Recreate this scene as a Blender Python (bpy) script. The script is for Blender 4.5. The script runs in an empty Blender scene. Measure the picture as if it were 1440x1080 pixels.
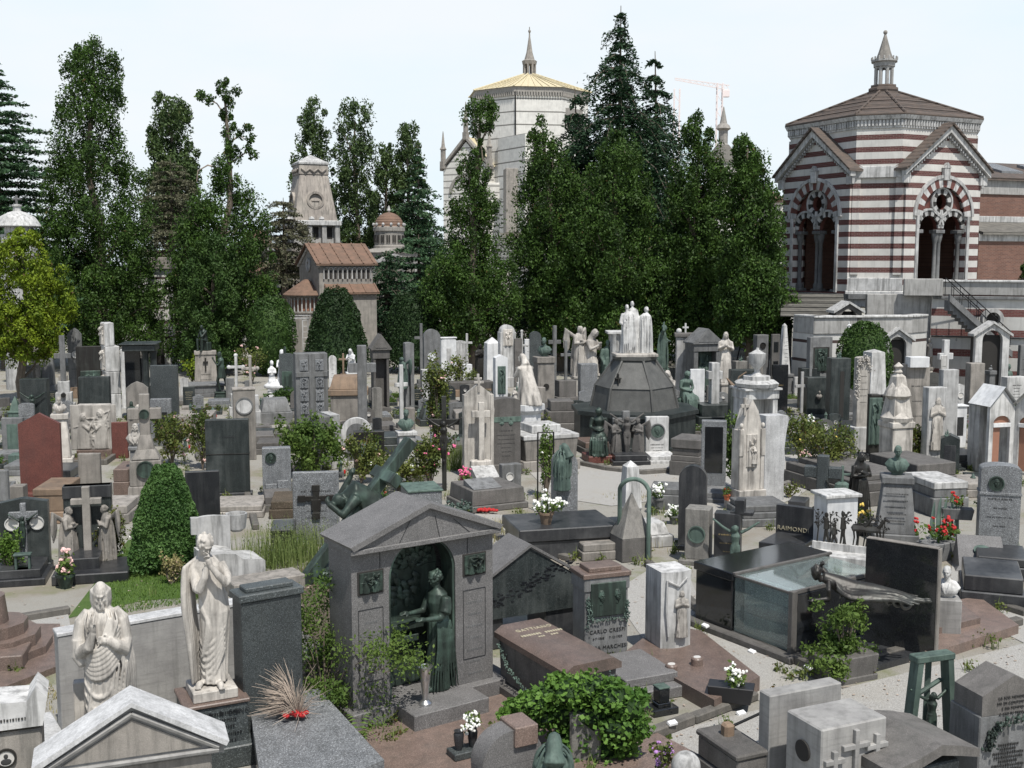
import bpy, bmesh, math, random
import numpy as np
from mathutils import Matrix, Vector, Euler, noise
R=math.radians; PI=math.pi
rnd=random.Random(7)
sc=bpy.context.scene; C=sc.collection
# ---------- camera model: pixel of the 1440x1080 photograph -> point in the place
FL=1580; HY=365; CH=6.2; PIT=math.atan((540-HY)/FL); cP,sP=math.cos(PIT),math.sin(PIT)
def gp(px,py,z=0.0):
    U=540-py; dy=FL*cP+U*sP; dz=-FL*sP+U*cP; t=(z-CH)/dz
    return Vector(((px-720)*t,dy*t,z))
def hz(yt,Y):
    U=540-yt; return CH+Y*(-FL*sP+U*cP)/(FL*cP+U*sP)
def span(x0,y0,x1,rot,z=0.0):
    p=gp(x0,y0,z); dx,dy=math.cos(R(rot)),math.sin(R(rot)); dep=p.y*cP+(CH-z)*sP
    s=((x1-720)*dep-FL*p.x)/(FL*dx-(x1-720)*dy*cP)
    return p,s,Vector((p.x+dx*s/2,p.y+dy*s/2,z))
def at_dist(px,D,z=0.0):           # a point D metres ahead under photo column px
    dep=D*cP+(CH-z)*sP
    return Vector(((px-720)*dep/FL,D,z))
def ppm(D): return FL/D
# ---------- materials
M={}
def nt(name):
    m=bpy.data.materials.new(name); m.use_nodes=True; t=m.node_tree; t.nodes.clear()
    o=t.nodes.new('ShaderNodeOutputMaterial'); b=t.nodes.new('ShaderNodeBsdfPrincipled'); t.links.new(b.outputs[0],o.inputs[0])
    return m,t,b,o
def N(t,k,**kw):
    n=t.nodes.new(k)
    for a,v in kw.items():
        if a in n.inputs: n.inputs[a].default_value=v
        else: setattr(n,a,v)
    return n
def mix(t,f,a,b,mode='MIX'):
    n=t.nodes.new('ShaderNodeMix'); n.data_type='RGBA'; n.blend_type=mode
    for i,v in ((0,f),(6,a),(7,b)):
        if hasattr(v,'links') or hasattr(v,'is_linked'): t.links.new(v,n.inputs[i])
        else: n.inputs[i].default_value=v if i==0 else (*v,1)
    return n.outputs[2]
def mth(t,op,a,b=None,cl=False):
    n=t.nodes.new('ShaderNodeMath'); n.operation=op; n.use_clamp=cl
    for i,v in enumerate((a,b)):
        if v is None: continue
        if hasattr(v,'is_linked'): t.links.new(v,n.inputs[i])
        else: n.inputs[i].default_value=v
    return n.outputs[0]
def ramp(t,fac,lo,hi,a=0.0,b=1.0):
    n=t.nodes.new('ShaderNodeMapRange'); t.links.new(fac,n.inputs[0])
    n.inputs[1].default_value=lo; n.inputs[2].default_value=hi; n.inputs[3].default_value=a; n.inputs[4].default_value=b
    return n.outputs[0]
def coords(t,sc_=(1,1,1),rand=True):
    tc=N(t,'ShaderNodeTexCoord'); mp=N(t,'ShaderNodeMapping'); mp.inputs['Scale'].default_value=sc_
    t.links.new(tc.outputs['Object'],mp.inputs[0])
    if rand:
        oi=N(t,'ShaderNodeObjectInfo'); r=mth(t,'MULTIPLY',oi.outputs['Random'],37.0); t.links.new(r,mp.inputs[1])
    return mp.outputs[0]
def noi(t,vec,s,det=6,rough=.6):
    n=N(t,'ShaderNodeTexNoise'); n.inputs['Scale'].default_value=s; n.inputs['Detail'].default_value=det; n.inputs['Roughness'].default_value=rough
    t.links.new(vec,n.inputs['Vector']); return n.outputs['Fac']
def stone(key,name,c1,c2,speck=.0,sscale=90,streak=.4,grime=(.05,.05,.045),rough=.75,bump=.3,var=.22,bands=None,metal=0,nscale=3,spec=.4):
    k=1.0 if key in('bw','trw','bk','bkm') else .93 if key in('wm','cm') else .80; c1=tuple(x*k for x in c1); c2=tuple(x*k*.9 for x in c2)
    m,t,b,o=nt(name); v=coords(t)
    f=ramp(t,noi(t,v,nscale),.32,.68); col=mix(t,f,c1,c2)
    if speck:
        s=ramp(t,noi(t,v,sscale,2),.42,.6); col=mix(t,mth(t,'MULTIPLY',s,speck),col,tuple(x*.35 for x in c1))
        s2=ramp(t,noi(t,v,sscale*1.7,2),.58,.68); col=mix(t,mth(t,'MULTIPLY',s2,speck),col,tuple(min(.9,x*2.2+.08) for x in c1))
    if bands:   # fine horizontal veins (travertine)
        vb=coords(t,(1,1,14)); f3=ramp(t,noi(t,vb,1.6,5),.5,.66); col=mix(t,mth(t,'MULTIPLY',f3,bands),col,tuple(x*.45 for x in c1))
    if streak:
        vs=coords(t,(6,6,.55)); f4=ramp(t,noi(t,vs,1.3,5,.65),.47,.66); col=mix(t,mth(t,'MULTIPLY',f4,streak),col,grime)
        f5=ramp(t,noi(t,v,1.1,4),.52,.75); col=mix(t,mth(t,'MULTIPLY',f5,streak*.8),col,tuple(x*2.4 for x in grime))
    oi=N(t,'ShaderNodeObjectInfo'); hv=N(t,'ShaderNodeHueSaturation'); t.links.new(col,hv.inputs['Color'])
    t.links.new(ramp(t,oi.outputs['Random'],0,1,1-var,1+var*.5),hv.inputs['Value']); t.links.new(hv.outputs[0],b.inputs['Base Color'])
    b.inputs['Roughness'].default_value=rough; b.inputs['Metallic'].default_value=metal; b.inputs['Specular IOR Level'].default_value=spec
    if bump:
        bn=N(t,'ShaderNodeBump'); bn.inputs['Strength'].default_value=bump; bn.inputs['Distance'].default_value=.012
        t.links.new(noi(t,v,26,8),bn.inputs['Height']); t.links.new(bn.outputs[0],b.inputs['Normal'])
    M[key]=m; return m
def plain(key,name,c,rough=.6,metal=0,var=0.15,spec=.4):
    m,t,b,o=nt(name); v=coords(t); f=noi(t,v,7); col=mix(t,f,tuple(x*(1-var) for x in c),tuple(min(1,x*(1+var)) for x in c))
    t.links.new(col,b.inputs['Base Color']); b.inputs['Roughness'].default_value=rough; b.inputs['Metallic'].default_value=metal; b.inputs['Specular IOR Level'].default_value=spec
    M[key]=m; return m
stone('wm','weathered white marble',(.64,.635,.62),(.47,.465,.455),streak=.62,grime=(.075,.075,.07))
stone('cm','cream statue marble',(.62,.58,.525),(.44,.41,.37),streak=.6,grime=(.06,.055,.05),bump=.4)
stone('bw','clean white marble',(.72,.72,.715),(.60,.61,.62),streak=.22,var=.08,bump=.12)
stone('tr','grey travertine',(.44,.43,.41),(.34,.33,.32),streak=.3,bands=.32,var=.1)
stone('trw','pale travertine top',(.60,.60,.60),(.45,.45,.45),speck=.25,sscale=30,streak=.3,var=.1)
stone('st','grey stone',(.26,.262,.262),(.165,.168,.17),speck=.3,streak=.55)
stone('sb','brown grey stone',(.20,.187,.175),(.135,.126,.118),speck=.4,streak=.45)
stone('ss','pinkish sandstone',(.42,.385,.345),(.30,.275,.245),streak=.5,speck=.2)
stone('tan','tan stone',(.34,.24,.165),(.25,.175,.12),streak=.35,speck=.15)
stone('mag','mauve grey granite',(.225,.217,.213),(.18,.174,.171),speck=.6,sscale=70,streak=.15,var=.06,rough=.6)
stone('gg','light speckled granite',(.30,.31,.32),(.21,.22,.23),speck=.8,sscale=45,streak=.25,var=.1,rough=.5)
stone('dg','dark green granite',(.04,.05,.05),(.025,.032,.032),speck=.6,sscale=60,streak=.25,grime=(.12,.13,.125),rough=.35,bump=.12)
stone('sg','dark speckled granite',(.095,.11,.112),(.06,.07,.073),speck=.8,sscale=50,streak=.2,grime=(.06,.065,.06),rough=.45,bump=.1)
stone('dg2','dark grey weathered granite',(.16,.16,.15),(.10,.10,.095),speck=.4,streak=.3,rough=.6)
stone('bk','polished black granite',(.018,.02,.022),(.012,.013,.015),speck=.3,sscale=80,streak=.05,rough=.07,bump=0,var=.1,spec=.6)
stone('bkm','satin black granite',(.035,.037,.04),(.025,.026,.03),speck=.4,sscale=80,streak=.3,grime=(.1,.1,.1),rough=.3,bump=.05)
stone('pk','pink granite',(.26,.19,.158),(.21,.15,.125),speck=.5,sscale=60,streak=.3,rough=.4,bump=.1)
stone('rd','red granite',(.19,.065,.05),(.15,.052,.042),speck=.5,sscale=60,streak=.08,rough=.5,bump=.1,var=.05)
stone('bz','dark bronze',(.03,.04,.034),(.05,.07,.058),streak=.6,grime=(.08,.125,.10),rough=.5,bump=.25,metal=.3)
stone('bg','verdigris bronze',(.15,.215,.18),(.085,.13,.11),streak=.7,grime=(.03,.045,.038),rough=.7,bump=.25)
stone('bd','brown black bronze',(.028,.026,.024),(.04,.036,.032),streak=.2,grime=(.09,.1,.09),rough=.45,bump=.2,metal=.3)
stone('cc','rough concrete',(.30,.285,.26),(.20,.19,.175),streak=.6,speck=.3,bump=.6)
stone('kb','weathered kerb stone',(.19,.175,.155),(.13,.12,.105),streak=.5,speck=.4,bump=.6)
plain('ir','black iron',(.02,.02,.02),.55,.5); plain('dk','dark interior',(.03,.028,.026),.9)
plain('let','dark lettering',(.04,.04,.04),.6); plain('letg','pale lettering',(.42,.38,.27),.5); plain('gold','dull gold lettering',(.35,.27,.13),.45,.4)
plain('ph','enamel portrait photo',(.55,.53,.50),.25); plain('wr','white plastic tag',(.75,.75,.75),.4); plain('pot','terracotta pot',(.45,.13,.06),.8)
plain('alu','silver vase metal',(.55,.55,.55),.28,.9); plain('bpl','black plastic',(.02,.02,.022),.4); plain('redc','red candle glass',(.55,.03,.03),.2)
plain('fw','white petals',(.78,.78,.74),.8); plain('fp','pink petals',(.72,.16,.30),.8); plain('fl','pale pink petals',(.75,.48,.45),.8); plain('fr','red petals',(.42,.025,.025),.8); plain('fy','yellow petals',(.68,.5,.12),.8); plain('fv','violet petals',(.38,.2,.45),.8)
plain('bark','grey brown bark',(.14,.115,.09),.95,var=.4); plain('twig','dry pale twig',(.33,.27,.22),.95,var=.3)
plain('brz2','copper brown shutters',(.30,.15,.10),.6)
def leafm(key,name,c1,c2,tr=.16,dead=.0):
    m,t,b,o=nt(name); g=N(t,'ShaderNodeNewGeometry'); v=coords(t)
    f=mth(t,'MULTIPLY',mth(t,'ADD',mth(t,'MULTIPLY',g.outputs['Random Per Island'],.45),mth(t,'MULTIPLY',ramp(t,noi(t,v,1.1,3),.36,.62),.75)),.85)
    col=mix(t,f,c1,c2)
    if dead: col=mix(t,ramp(t,g.outputs['Random Per Island'],1-dead,1-dead+.01),col,(.09,.06,.02))
    t.links.new(col,b.inputs['Base Color']); b.inputs['Roughness'].default_value=.6; b.inputs['Specular IOR Level'].default_value=.25
    tl=N(t,'ShaderNodeBsdfTranslucent'); t.links.new(col,tl.inputs[0]); mx=N(t,'ShaderNodeMixShader'); mx.inputs[0].default_value=tr
    t.links.new(b.outputs[0],mx.inputs[1]); t.links.new(tl.outputs[0],mx.inputs[2]); t.links.new(mx.outputs[0],o.inputs[0]); M[key]=m
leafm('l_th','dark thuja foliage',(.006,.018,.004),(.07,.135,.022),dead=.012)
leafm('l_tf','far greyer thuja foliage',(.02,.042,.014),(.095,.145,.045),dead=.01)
leafm('l_ce','blue green cedar foliage',(.02,.055,.028),(.085,.155,.07))
leafm('l_sp','dark spruce foliage',(.008,.026,.012),(.04,.085,.036))
leafm('l_gc','grey brown cedar foliage',(.07,.075,.045),(.15,.15,.09))
leafm('l_ye','yellow green foliage',(.035,.075,.005),(.22,.29,.02),dead=.03)
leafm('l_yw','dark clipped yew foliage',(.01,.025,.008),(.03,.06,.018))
leafm('l_hd','clipped hedge foliage',(.02,.05,.01),(.06,.11,.025))
leafm('l_cn','bright conical shrub foliage',(.035,.085,.02),(.09,.17,.045))
leafm('l_bu','broad shrub leaves',(.05,.10,.02),(.15,.22,.05),.35)
leafm('l_bo','mixed rose leaves',(.06,.10,.025),(.18,.20,.05),.35,dead=.08)
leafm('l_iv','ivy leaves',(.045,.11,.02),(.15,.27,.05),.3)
leafm('l_gr','grass blades',(.07,.14,.02),(.15,.24,.05),.35)
leafm('l_we','pale weed stems',(.10,.16,.04),(.24,.28,.10),.35)
leafm('l_dr','dry grass blades',(.20,.19,.07),(.38,.33,.16),.3)
# ---------- mesh builder
class MB:
    def __init__(s): s.v=[]; s.f=[]; s.m=Matrix()
    def add(s,vs,fs):
        b=len(s.v); m=s.m
        s.v+=[m@Vector(p) for p in vs]; s.f+=[[i+b for i in f] for f in fs]; return s
    def box(s,x0,x1,y0,y1,z0,z1,c=.012,tx=1,ty=1):
        c=min(c,(x1-x0)*.3,(y1-y0)*.3,(z1-z0)*.3)
        lo=(x0,y0,z0); hi=(x1,y1,z1); V={}; vs=[]
        cx,cy=(x0+x1)/2,(y0+y1)/2
        for i in (0,1):
            for j in (0,1):
                for k in (0,1):
                    for a in range(3):
                        sg=(i,j,k); p=[]
                        for q in range(3):
                            e=hi[q] if sg[q] else lo[q]
                            if q!=a: e+= -c if sg[q] else c
                            p.append(e)
                        if tx!=1 or ty!=1:
                            f=(p[2]-z0)/(z1-z0); p[0]=cx+(p[0]-cx)*(1+(tx-1)*f); p[1]=cy+(p[1]-cy)*(1+(ty-1)*f)
                        V[(i,j,k,a)]=len(vs); vs.append(p)
        fs=[]
        for a in range(3):
            b,d=[q for q in range(3) if q!=a]
            for sgn in (0,1):
                q=[]
                for (u,w) in ((0,0),(1,0),(1,1),(0,1)):
                    t=[0,0,0]; t[a]=sgn; t[b]=u; t[d]=w; q.append(V[(*t,a)])
                fs.append(q)
            # edges along axis a
            for u in (0,1):
                for w in (0,1):
                    t0=[0,0,0]; t0[b]=u; t0[d]=w; t1=list(t0); t1[a]=1
                    fs.append([V[(*t0,b)],V[(*t1,b)],V[(*t1,d)],V[(*t0,d)]])
        for i in (0,1):
            for j in (0,1):
                for k in (0,1): fs.append([V[(i,j,k,0)],V[(i,j,k,1)],V[(i,j,k,2)]])
        return s.add(vs,fs)
    def ext(s,poly,y0,y1):            # polygon in x,z pushed from y0 to y1
        n=len(poly); vs=[(x,y0,z) for x,z in poly]+[(x,y1,z) for x,z in poly]
        return s.add(vs,[list(range(n)),list(range(2*n-1,n-1,-1))]+[[i,(i+1)%n,n+(i+1)%n,n+i] for i in range(n)])
    def extz(s,poly,z0,z1,t=1,c=(0,0)):
        n=len(poly); vs=[(x,y,z0) for x,y in poly]+[(c[0]+(x-c[0])*t,c[1]+(y-c[1])*t,z1) for x,y in poly]
        return s.add(vs,[list(range(n)),list(range(2*n-1,n-1,-1))]+[[i,(i+1)%n,n+(i+1)%n,n+i] for i in range(n)])
    def lathe(s,prof,n=16,c=(0,0,0),sy=1,ph=0):
        vs=[];fs=[]
        for r,z in prof:
            for i in range(n):
                a=2*PI*i/n+ph; vs.append((c[0]+r*math.cos(a),c[1]+r*sy*math.sin(a),c[2]+z))
        for k in range(len(prof)-1):
            for i in range(n): j=(i+1)%n; fs.append([k*n+i,k*n+j,(k+1)*n+j,(k+1)*n+i])
        fs.append(list(range(n-1,-1,-1))); fs.append([(len(prof)-1)*n+i for i in range(n)])
        return s.add(vs,fs)
    def ell(s,c,r,n=12,rot=None):
        m=Matrix.Translation(c)@(Euler([R(a) for a in rot]).to_matrix().to_4x4() if rot else Matrix())
        old=s.m; s.m=old@m; k=max(4,n//2)
        s.lathe([(max(1e-3,math.sin(PI*i/k)),-math.cos(PI*i/k)) for i in range(k+1)],n) if False else None
        vs=[];fs=[]
        for i in range(1,k):
            for j in range(n):
                a=2*PI*j/n; q=PI*i/k; vs.append((r[0]*math.sin(q)*math.cos(a),r[1]*math.sin(q)*math.sin(a),-r[2]*math.cos(q)))
        b=len(vs); vs+=[(0,0,-r[2]),(0,0,r[2])]
        for i in range(k-2):
            for j in range(n): jj=(j+1)%n; fs.append([i*n+j,i*n+jj,(i+1)*n+jj,(i+1)*n+j])
        for j in range(n): jj=(j+1)%n; fs.append([b,jj,j]); fs.append([b+1,(k-2)*n+j,(k-2)*n+jj])
        s.add(vs,fs); s.m=old; return s
    def tube(s,pts,rad,n=8,sq=1):
        P_=[Vector(p) for p in pts]; L=len(P_)
        if not hasattr(rad,'__len__'): rad=[rad]*L
        if len(rad)==2 and L>2: rad=[rad[0]+(rad[1]-rad[0])*i/(L-1) for i in range(L)]
        T=[(P_[min(i+1,L-1)]-P_[max(i-1,0)]).normalized() for i in range(L)]
        u=T[0].orthogonal().normalized(); vs=[];fs=[]
        for i in range(L):
            u=(u-T[i]*u.dot(T[i])).normalized(); w=T[i].cross(u)
            for j in range(n):
                a=2*PI*j/n; vs.append(P_[i]+(u*math.cos(a)+w*math.sin(a)*sq)*rad[i])
        for i in range(L-1):
            for j in range(n): jj=(j+1)%n; fs.append([i*n+j,i*n+jj,(i+1)*n+jj,(i+1)*n+j])
        b=len(vs); vs+=[P_[0]-T[0]*rad[0]*.5,P_[-1]+T[-1]*rad[-1]*.5]
        for j in range(n): jj=(j+1)%n; fs.append([b,jj,j]); fs.append([b+1,(L-1)*n+j,(L-1)*n+jj])
        return s.add(vs,fs)
    def ring(s,cx,cz,r0,r1,y0,y1,a0=0,a1=360,n=24,seg=None):    # upright ring in the x,z plane
        vs=[];fs=[]; full=abs(a1-a0)>=360
        for i in range(n+1):
            a=R(a0+(a1-a0)*i/n); c_,s_=math.cos(a),math.sin(a)
            vs+=[(cx+r0*c_,y0,cz+r0*s_),(cx+r1*c_,y0,cz+r1*s_),(cx+r1*c_,y1,cz+r1*s_),(cx+r0*c_,y1,cz+r0*s_)]
        for i in range(n):
            for k in range(4): fs.append([i*4+k,i*4+(k+1)%4,(i+1)*4+(k+1)%4,(i+1)*4+k])
        if not full: fs+=[[0,1,2,3],[n*4+3,n*4+2,n*4+1,n*4]]
        return s.add(vs,fs)
    def disc(s,cx,cz,r,y0,y1,n=24,el=1): return s.ext([(cx+r*math.cos(2*PI*i/n),cz+r*el*math.sin(2*PI*i/n)) for i in range(n)],y0,y1)
    def build(s,name,mat,parent=None,smooth=35,kind=None):
        me=bpy.data.meshes.new(name); me.from_pydata([tuple(p) for p in s.v],[],s.f); me.update()
        bm=bmesh.new(); bm.from_mesh(me); bmesh.ops.recalc_face_normals(bm,faces=bm.faces); bm.to_mesh(me); bm.free()
        if smooth: me.shade_smooth() if hasattr(me,'shade_smooth') else None; me.set_sharp_from_angle(angle=R(smooth))
        return link(me,name,mat,parent,kind)
def each(mb,name,mat,parent,smooth=35):    # every separate piece becomes a part of its own
    n=len(mb.v); pr=list(range(n))
    def fd(a):
        while pr[a]!=a: pr[a]=pr[pr[a]]; a=pr[a]
        return a
    for f in mb.f:
        for i in f[1:]: pr[fd(i)]=fd(f[0])
    g={}
    for f in mb.f: g.setdefault(fd(f[0]),[]).append(f)
    out=[]
    for fs in g.values():
        ids=sorted({i for f in fs for i in f}); mp={i:k for k,i in enumerate(ids)}; q=MB(); q.v=[mb.v[i] for i in ids]; q.f=[[mp[i] for i in f] for f in fs]; out.append(q.build(name,mat,parent,smooth))
    return out
def link(me,name,mat,parent=None,kind=None,own=False):
    o=bpy.data.objects.new(name,me); C.objects.link(o)
    if not me.materials: me.materials.append(None if own else (M[mat] if isinstance(mat,str) else mat))
    if own or me.materials[0]!=(M[mat] if isinstance(mat,str) else mat):
        o.material_slots[0].link='OBJECT'; o.material_slots[0].material=M[mat] if isinstance(mat,str) else mat
    if parent: o.parent=parent
    if kind: o['kind']=kind
    return o
def thing(name,label,cat,loc,rot=0,group=None):
    o=bpy.data.objects.new(name,None); C.objects.link(o); o.location=loc; o.rotation_euler=(0,0,R(rot)); o.empty_display_size=.1
    o['label']=label; o['category']=cat; o['kind']='thing'
    if group: o['group']=group
    return o
def tag(o,label,cat,group=None):
    o['label']=label; o['category']=cat; o['kind']='thing'
    if group: o['group']=group
    return o
def arcpoly(w,z0,zs,top='arch',h=None,n=14):   # outline w wide from z0, shoulders at zs, top shape above
    hw=w/2; p=[(-hw,z0),(hw,z0),(hw,zs)]
    if top=='arch': p+=[(hw*math.cos(PI*i/n),zs+hw*math.sin(PI*i/n)) for i in range(1,n)]
    elif top=='seg':
        h=h or .15*w; p+=[(hw*math.cos(PI*i/n),zs+h*math.sin(PI*i/n)) for i in range(1,n)]
    elif top=='gable': p+=[(0,zs+(h or .25*w))]
    elif top=='point': p+=[(hw*.55,zs+(h or .6*w)*.62),(0,zs+(h or .6*w)),(-hw*.55,zs+(h or .6*w)*.62)]
    p+=[(-hw,zs)]; return p
def pierced(outer,holes,th):          # flat shape with holes -> mesh data (x,z plane, 0..th in y)
    cu=bpy.data.curves.new('shape','CURVE'); cu.dimensions='2D'; cu.fill_mode='BOTH'; cu.extrude=th/2
    for pl in [outer]+holes:
        sp=cu.splines.new('POLY'); sp.points.add(len(pl)-1); sp.use_cyclic_u=True
        for q,(x,z) in zip(sp.points,pl): q.co=(x,z,0,1)
    o=bpy.data.objects.new('shape',cu); C.objects.link(o)
    me=bpy.data.meshes.new_from_object(o.evaluated_get(bpy.context.evaluated_depsgraph_get()))
    vs=[(v.co.x,th/2-v.co.z,v.co.y) for v in me.vertices]; fs=[list(p.vertices) for p in me.polygons]
    bpy.data.objects.remove(o); bpy.data.curves.remove(cu); bpy.data.meshes.remove(me)
    return vs,fs
def text(s,size,mat,parent,x,y,z,name='lettering',tilt=90,align='CENTER',ext=.004,rz=0,sx=1):
    cu=bpy.data.curves.new('t','FONT'); cu.body=s; cu.size=size; cu.align_x=align; cu.extrude=ext; cu.resolution_u=2; cu.space_character=1.1
    o=bpy.data.objects.new('t',cu); C.objects.link(o)
    me=bpy.data.meshes.new_from_object(o.evaluated_get(bpy.context.evaluated_depsgraph_get()))
    bpy.data.objects.remove(o); bpy.data.curves.remove(cu); me.materials.clear()
    t=link(me,name,mat,parent); t.location=(x,y,z); t.rotation_euler=(R(tilt),0,R(rz)); t.scale=(sx,1,1); return t
# ---------- foliage
def rv(rng,n):
    v=rng.normal(size=(n,3)); return v/np.linalg.norm(v,axis=1)[:,None]
def leafmesh(pts,size,seed=0,asp=.55,flat=0,up=None,name='foliage'):
    rng=np.random.default_rng(seed); n=len(pts); u=rv(rng,n)
    if flat: u[:,2]*=1-flat; u/=np.linalg.norm(u,axis=1)[:,None]
    w=rv(rng,n)
    if flat: w[:,2]*=1-flat
    if up is not None: u=u*(1-up)+np.array([0,0,1.])*up; u/=np.linalg.norm(u,axis=1)[:,None]
    w=w-u*(w*u).sum(1)[:,None]; w/=np.linalg.norm(w,axis=1)[:,None]+1e-9
    s=(size*(.6+.8*rng.random(n)))[:,None]
    q=np.stack([pts-u*s*.5,pts+w*s*asp*.5,pts+u*s*.5,pts-w*s*asp*.5],1).reshape(-1,3)
    me=bpy.data.meshes.new(name); me.vertices.add(4*n); me.vertices.foreach_set('co',q.astype(np.float32).ravel())
    me.loops.add(4*n); me.loops.foreach_set('vertex_index',np.arange(4*n,dtype=np.int32))
    me.polygons.add(n); me.polygons.foreach_set('loop_start',np.arange(0,4*n,4,dtype=np.int32)); me.polygons.foreach_set('loop_total',np.full(n,4,dtype=np.int32))
    me.update(calc_edges=True); return me
def clumps(cen,rad,k,rng,shell=.6):
    cen=np.asarray(cen,float); n=len(cen); rad=np.asarray(rad,float).reshape(n,-1)
    if rad.shape[1]==1: rad=np.repeat(rad,3,1)
    d=rv(rng,n*k); r=(shell+(1-shell)*rng.random(n*k))[:,None]**.7*(.75+.5*rng.random(n*k))[:,None]
    return np.repeat(cen,k,0)+d*r*np.repeat(rad,k,0)
def prof_at(rows,y):
    if y<=rows[0][0]: return rows[0][1:]
    for a,b in zip(rows,rows[1:]):
        if y<=b[0]:
            f=(y-a[0])/(b[0]-a[0]); return (a[1]+(b[1]-a[1])*f,a[2]+(b[2]-a[2])*f)
    return rows[-1][1:]
def sil_tree(rows,yb,leaf,label,seed,ncl=260,k=75,lsz=.2,crad=.55,cat='tree',group=None,name='thuja_tree',D=None,depth=.9,trunk=True,stretch=1.5,limbs=26,tilt=0):
    """tree whose crown radius follows the widths seen in the photo, row by row"""
    rng=np.random.default_rng(seed); xb=(rows[-1][1]+rows[-1][2])/2
    loc=gp(xb,yb) if D is None else at_dist(xb,D); D=loc.y; s=ppm(D)
    root=thing(name,label,cat,loc,0,group)
    ncl=int(ncl*1.45); y0,y1=rows[0][0],rows[-1][0]; ys=np.linspace(y0,y1,200); w=np.array([max(4,prof_at(rows,y)[1]-prof_at(rows,y)[0]) for y in ys])**1.15
    ys_=rng.choice(ys,ncl,p=w/w.sum()); cen=[];rad=[]
    off=Vector((seed*3.7,seed*1.3,0))
    for y in ys_:
        l,r=prof_at(rows,y); hw=(r-l)/2/s; cx=((l+r)/2-xb)/s; cr=crad*(.35+.75*rng.random())*min(1,.25+hw/2.0)
        a=rng.random()*2*PI; q=math.sqrt(.2+.8*rng.random()); zz_=hz(y,D); nv=noise.noise(Vector((math.cos(a)*1.6,math.sin(a)*1.6,zz_*.8))+off)+.5*noise.noise(Vector((math.cos(a)*4,math.sin(a)*4,zz_*2))+off)
        if nv<-.28 and q>.6: q*=.7
        tf=(zz_-hz(y1,D))/(hz(y0,D)-hz(y1,D)); rr=max(0,hw*min(1.07,.96+(.45+.5*tf)*nv)-cr*.62)
        if tf>.45 and nv<-.12 and rng.random()<.75: continue
        cen.append((cx+rr*q*math.cos(a),rr*q*math.sin(a)*depth,hz(y,D)-cr*.3)); rad.append((cr,cr,cr*stretch))
    pts=clumps(cen,rad,k,rng); pts=pts[pts[:,2]>.15]
    link(leafmesh(pts,lsz,seed,.5,up=.4),'crown',leaf,root)
    if trunk:
        mb=MB(); H=hz(y0,D); tp=[]
        for i in range(9):
            f=i/8; z=H*.98*f; y=y1+(y0-y1)*max(0,(z-hz(y1,D))/(H-hz(y1,D)+1e-6)); l,r=prof_at(rows,y); tp.append((((l+r)/2-xb)/s+rng.normal()*.06,rng.normal()*.06,z*.95))
        mb.tube(tp,[.32*(1-.9*i/8)*min(1,H/14)+.03 for i in range(9)],7)
        idx=rng.choice(len(cen),min(limbs,len(cen)),replace=False)
        for i in idx:
            c=Vector(cen[i]); f=min(.95,max(.05,(c.z-.6)/H)); j=int(f*8); b=Vector(tp[j]).lerp(Vector(tp[min(8,j+1)]),f*8-j)
            b.z-=.3; mid=(b+c)/2+Vector((rng.normal()*.15,rng.normal()*.15,-.15)); mb.tube([b,mid,c],[.07,.05,.02],5)
        mb.build('trunk','bark',root)
    return root
def layer_tree(px,yt,radf,leaf,label,seed,D,droop=.25,nlev=30,lsz=.24,per=1.0,name='cedar_tree',cat='tree',lean=0,zlow=1.0,flat=.75,tipdrop=.3,wob=.25,dens=1.0):
    """conifer in whorls of branches; radf(f) radius in metres at height fraction f"""
    rng=np.random.default_rng(seed); loc=at_dist(px,D); root=thing(name,label,cat,loc); H=hz(yt,D); P_=[]; mb=MB()
    mb.tube([(lean*f*f*2,0,H*f) for f in [0,.3,.6,.85,1]],[.34,.26,.16,.07,.02],8)
    for i in range(nlev):
        f=1-(1-zlow/H)*((i+.5)/nlev)**.9; z=H*f; rr=radf(f)
        f_=f; rr*=.72+.5*rng.random(); nb=int(4+rr*1.6*per)
        for b in range(nb):
            a=2*PI*(b+rng.random())/nb; L=rr*(1-wob+2*wob*rng.random()); zz=z+rng.normal()*.06
            dr=droop*(.7+.6*rng.random()); prev=Vector((lean*f*f*2,0,zz)); line=[prev]
            for q in (.33,.66,1.0):
                p=Vector((lean*f*f*2+math.cos(a)*L*q,math.sin(a)*L*q,zz+ .12*L*q - dr*L*q*q - (tipdrop if q==1 else 0)*rng.random())); line.append(p)
            mb.tube(line,[.05*min(1,rr/2)+.01,.04*min(1,rr/2)+.01,.02,.008],4)
            n=int((30+70*L)*dens); t=rng.random(n)**.7; seg=np.minimum((t*3).astype(int),2); fr=t*3-seg
            A=np.array([list(l) for l in line]); base=A[seg]+(A[seg+1]-A[seg])*fr[:,None]
            sp=(.05+.10*min(L,2.6)*np.sin(np.clip(t,0.05,1)*PI*.8))[:,None]
            off=rng.normal(size=(n,3))*sp*np.array([1,1,.22]); off[:,2]-=np.abs(rng.normal(size=n))*.13*droop*3*np.minimum(1,L/1.5)
            P_.append(base+off)
    link(leafmesh(np.concatenate(P_),lsz,seed,.45,flat=flat*.6,name='crown'),'crown',leaf,root); mb.build('trunk','bark',root); return root
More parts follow.
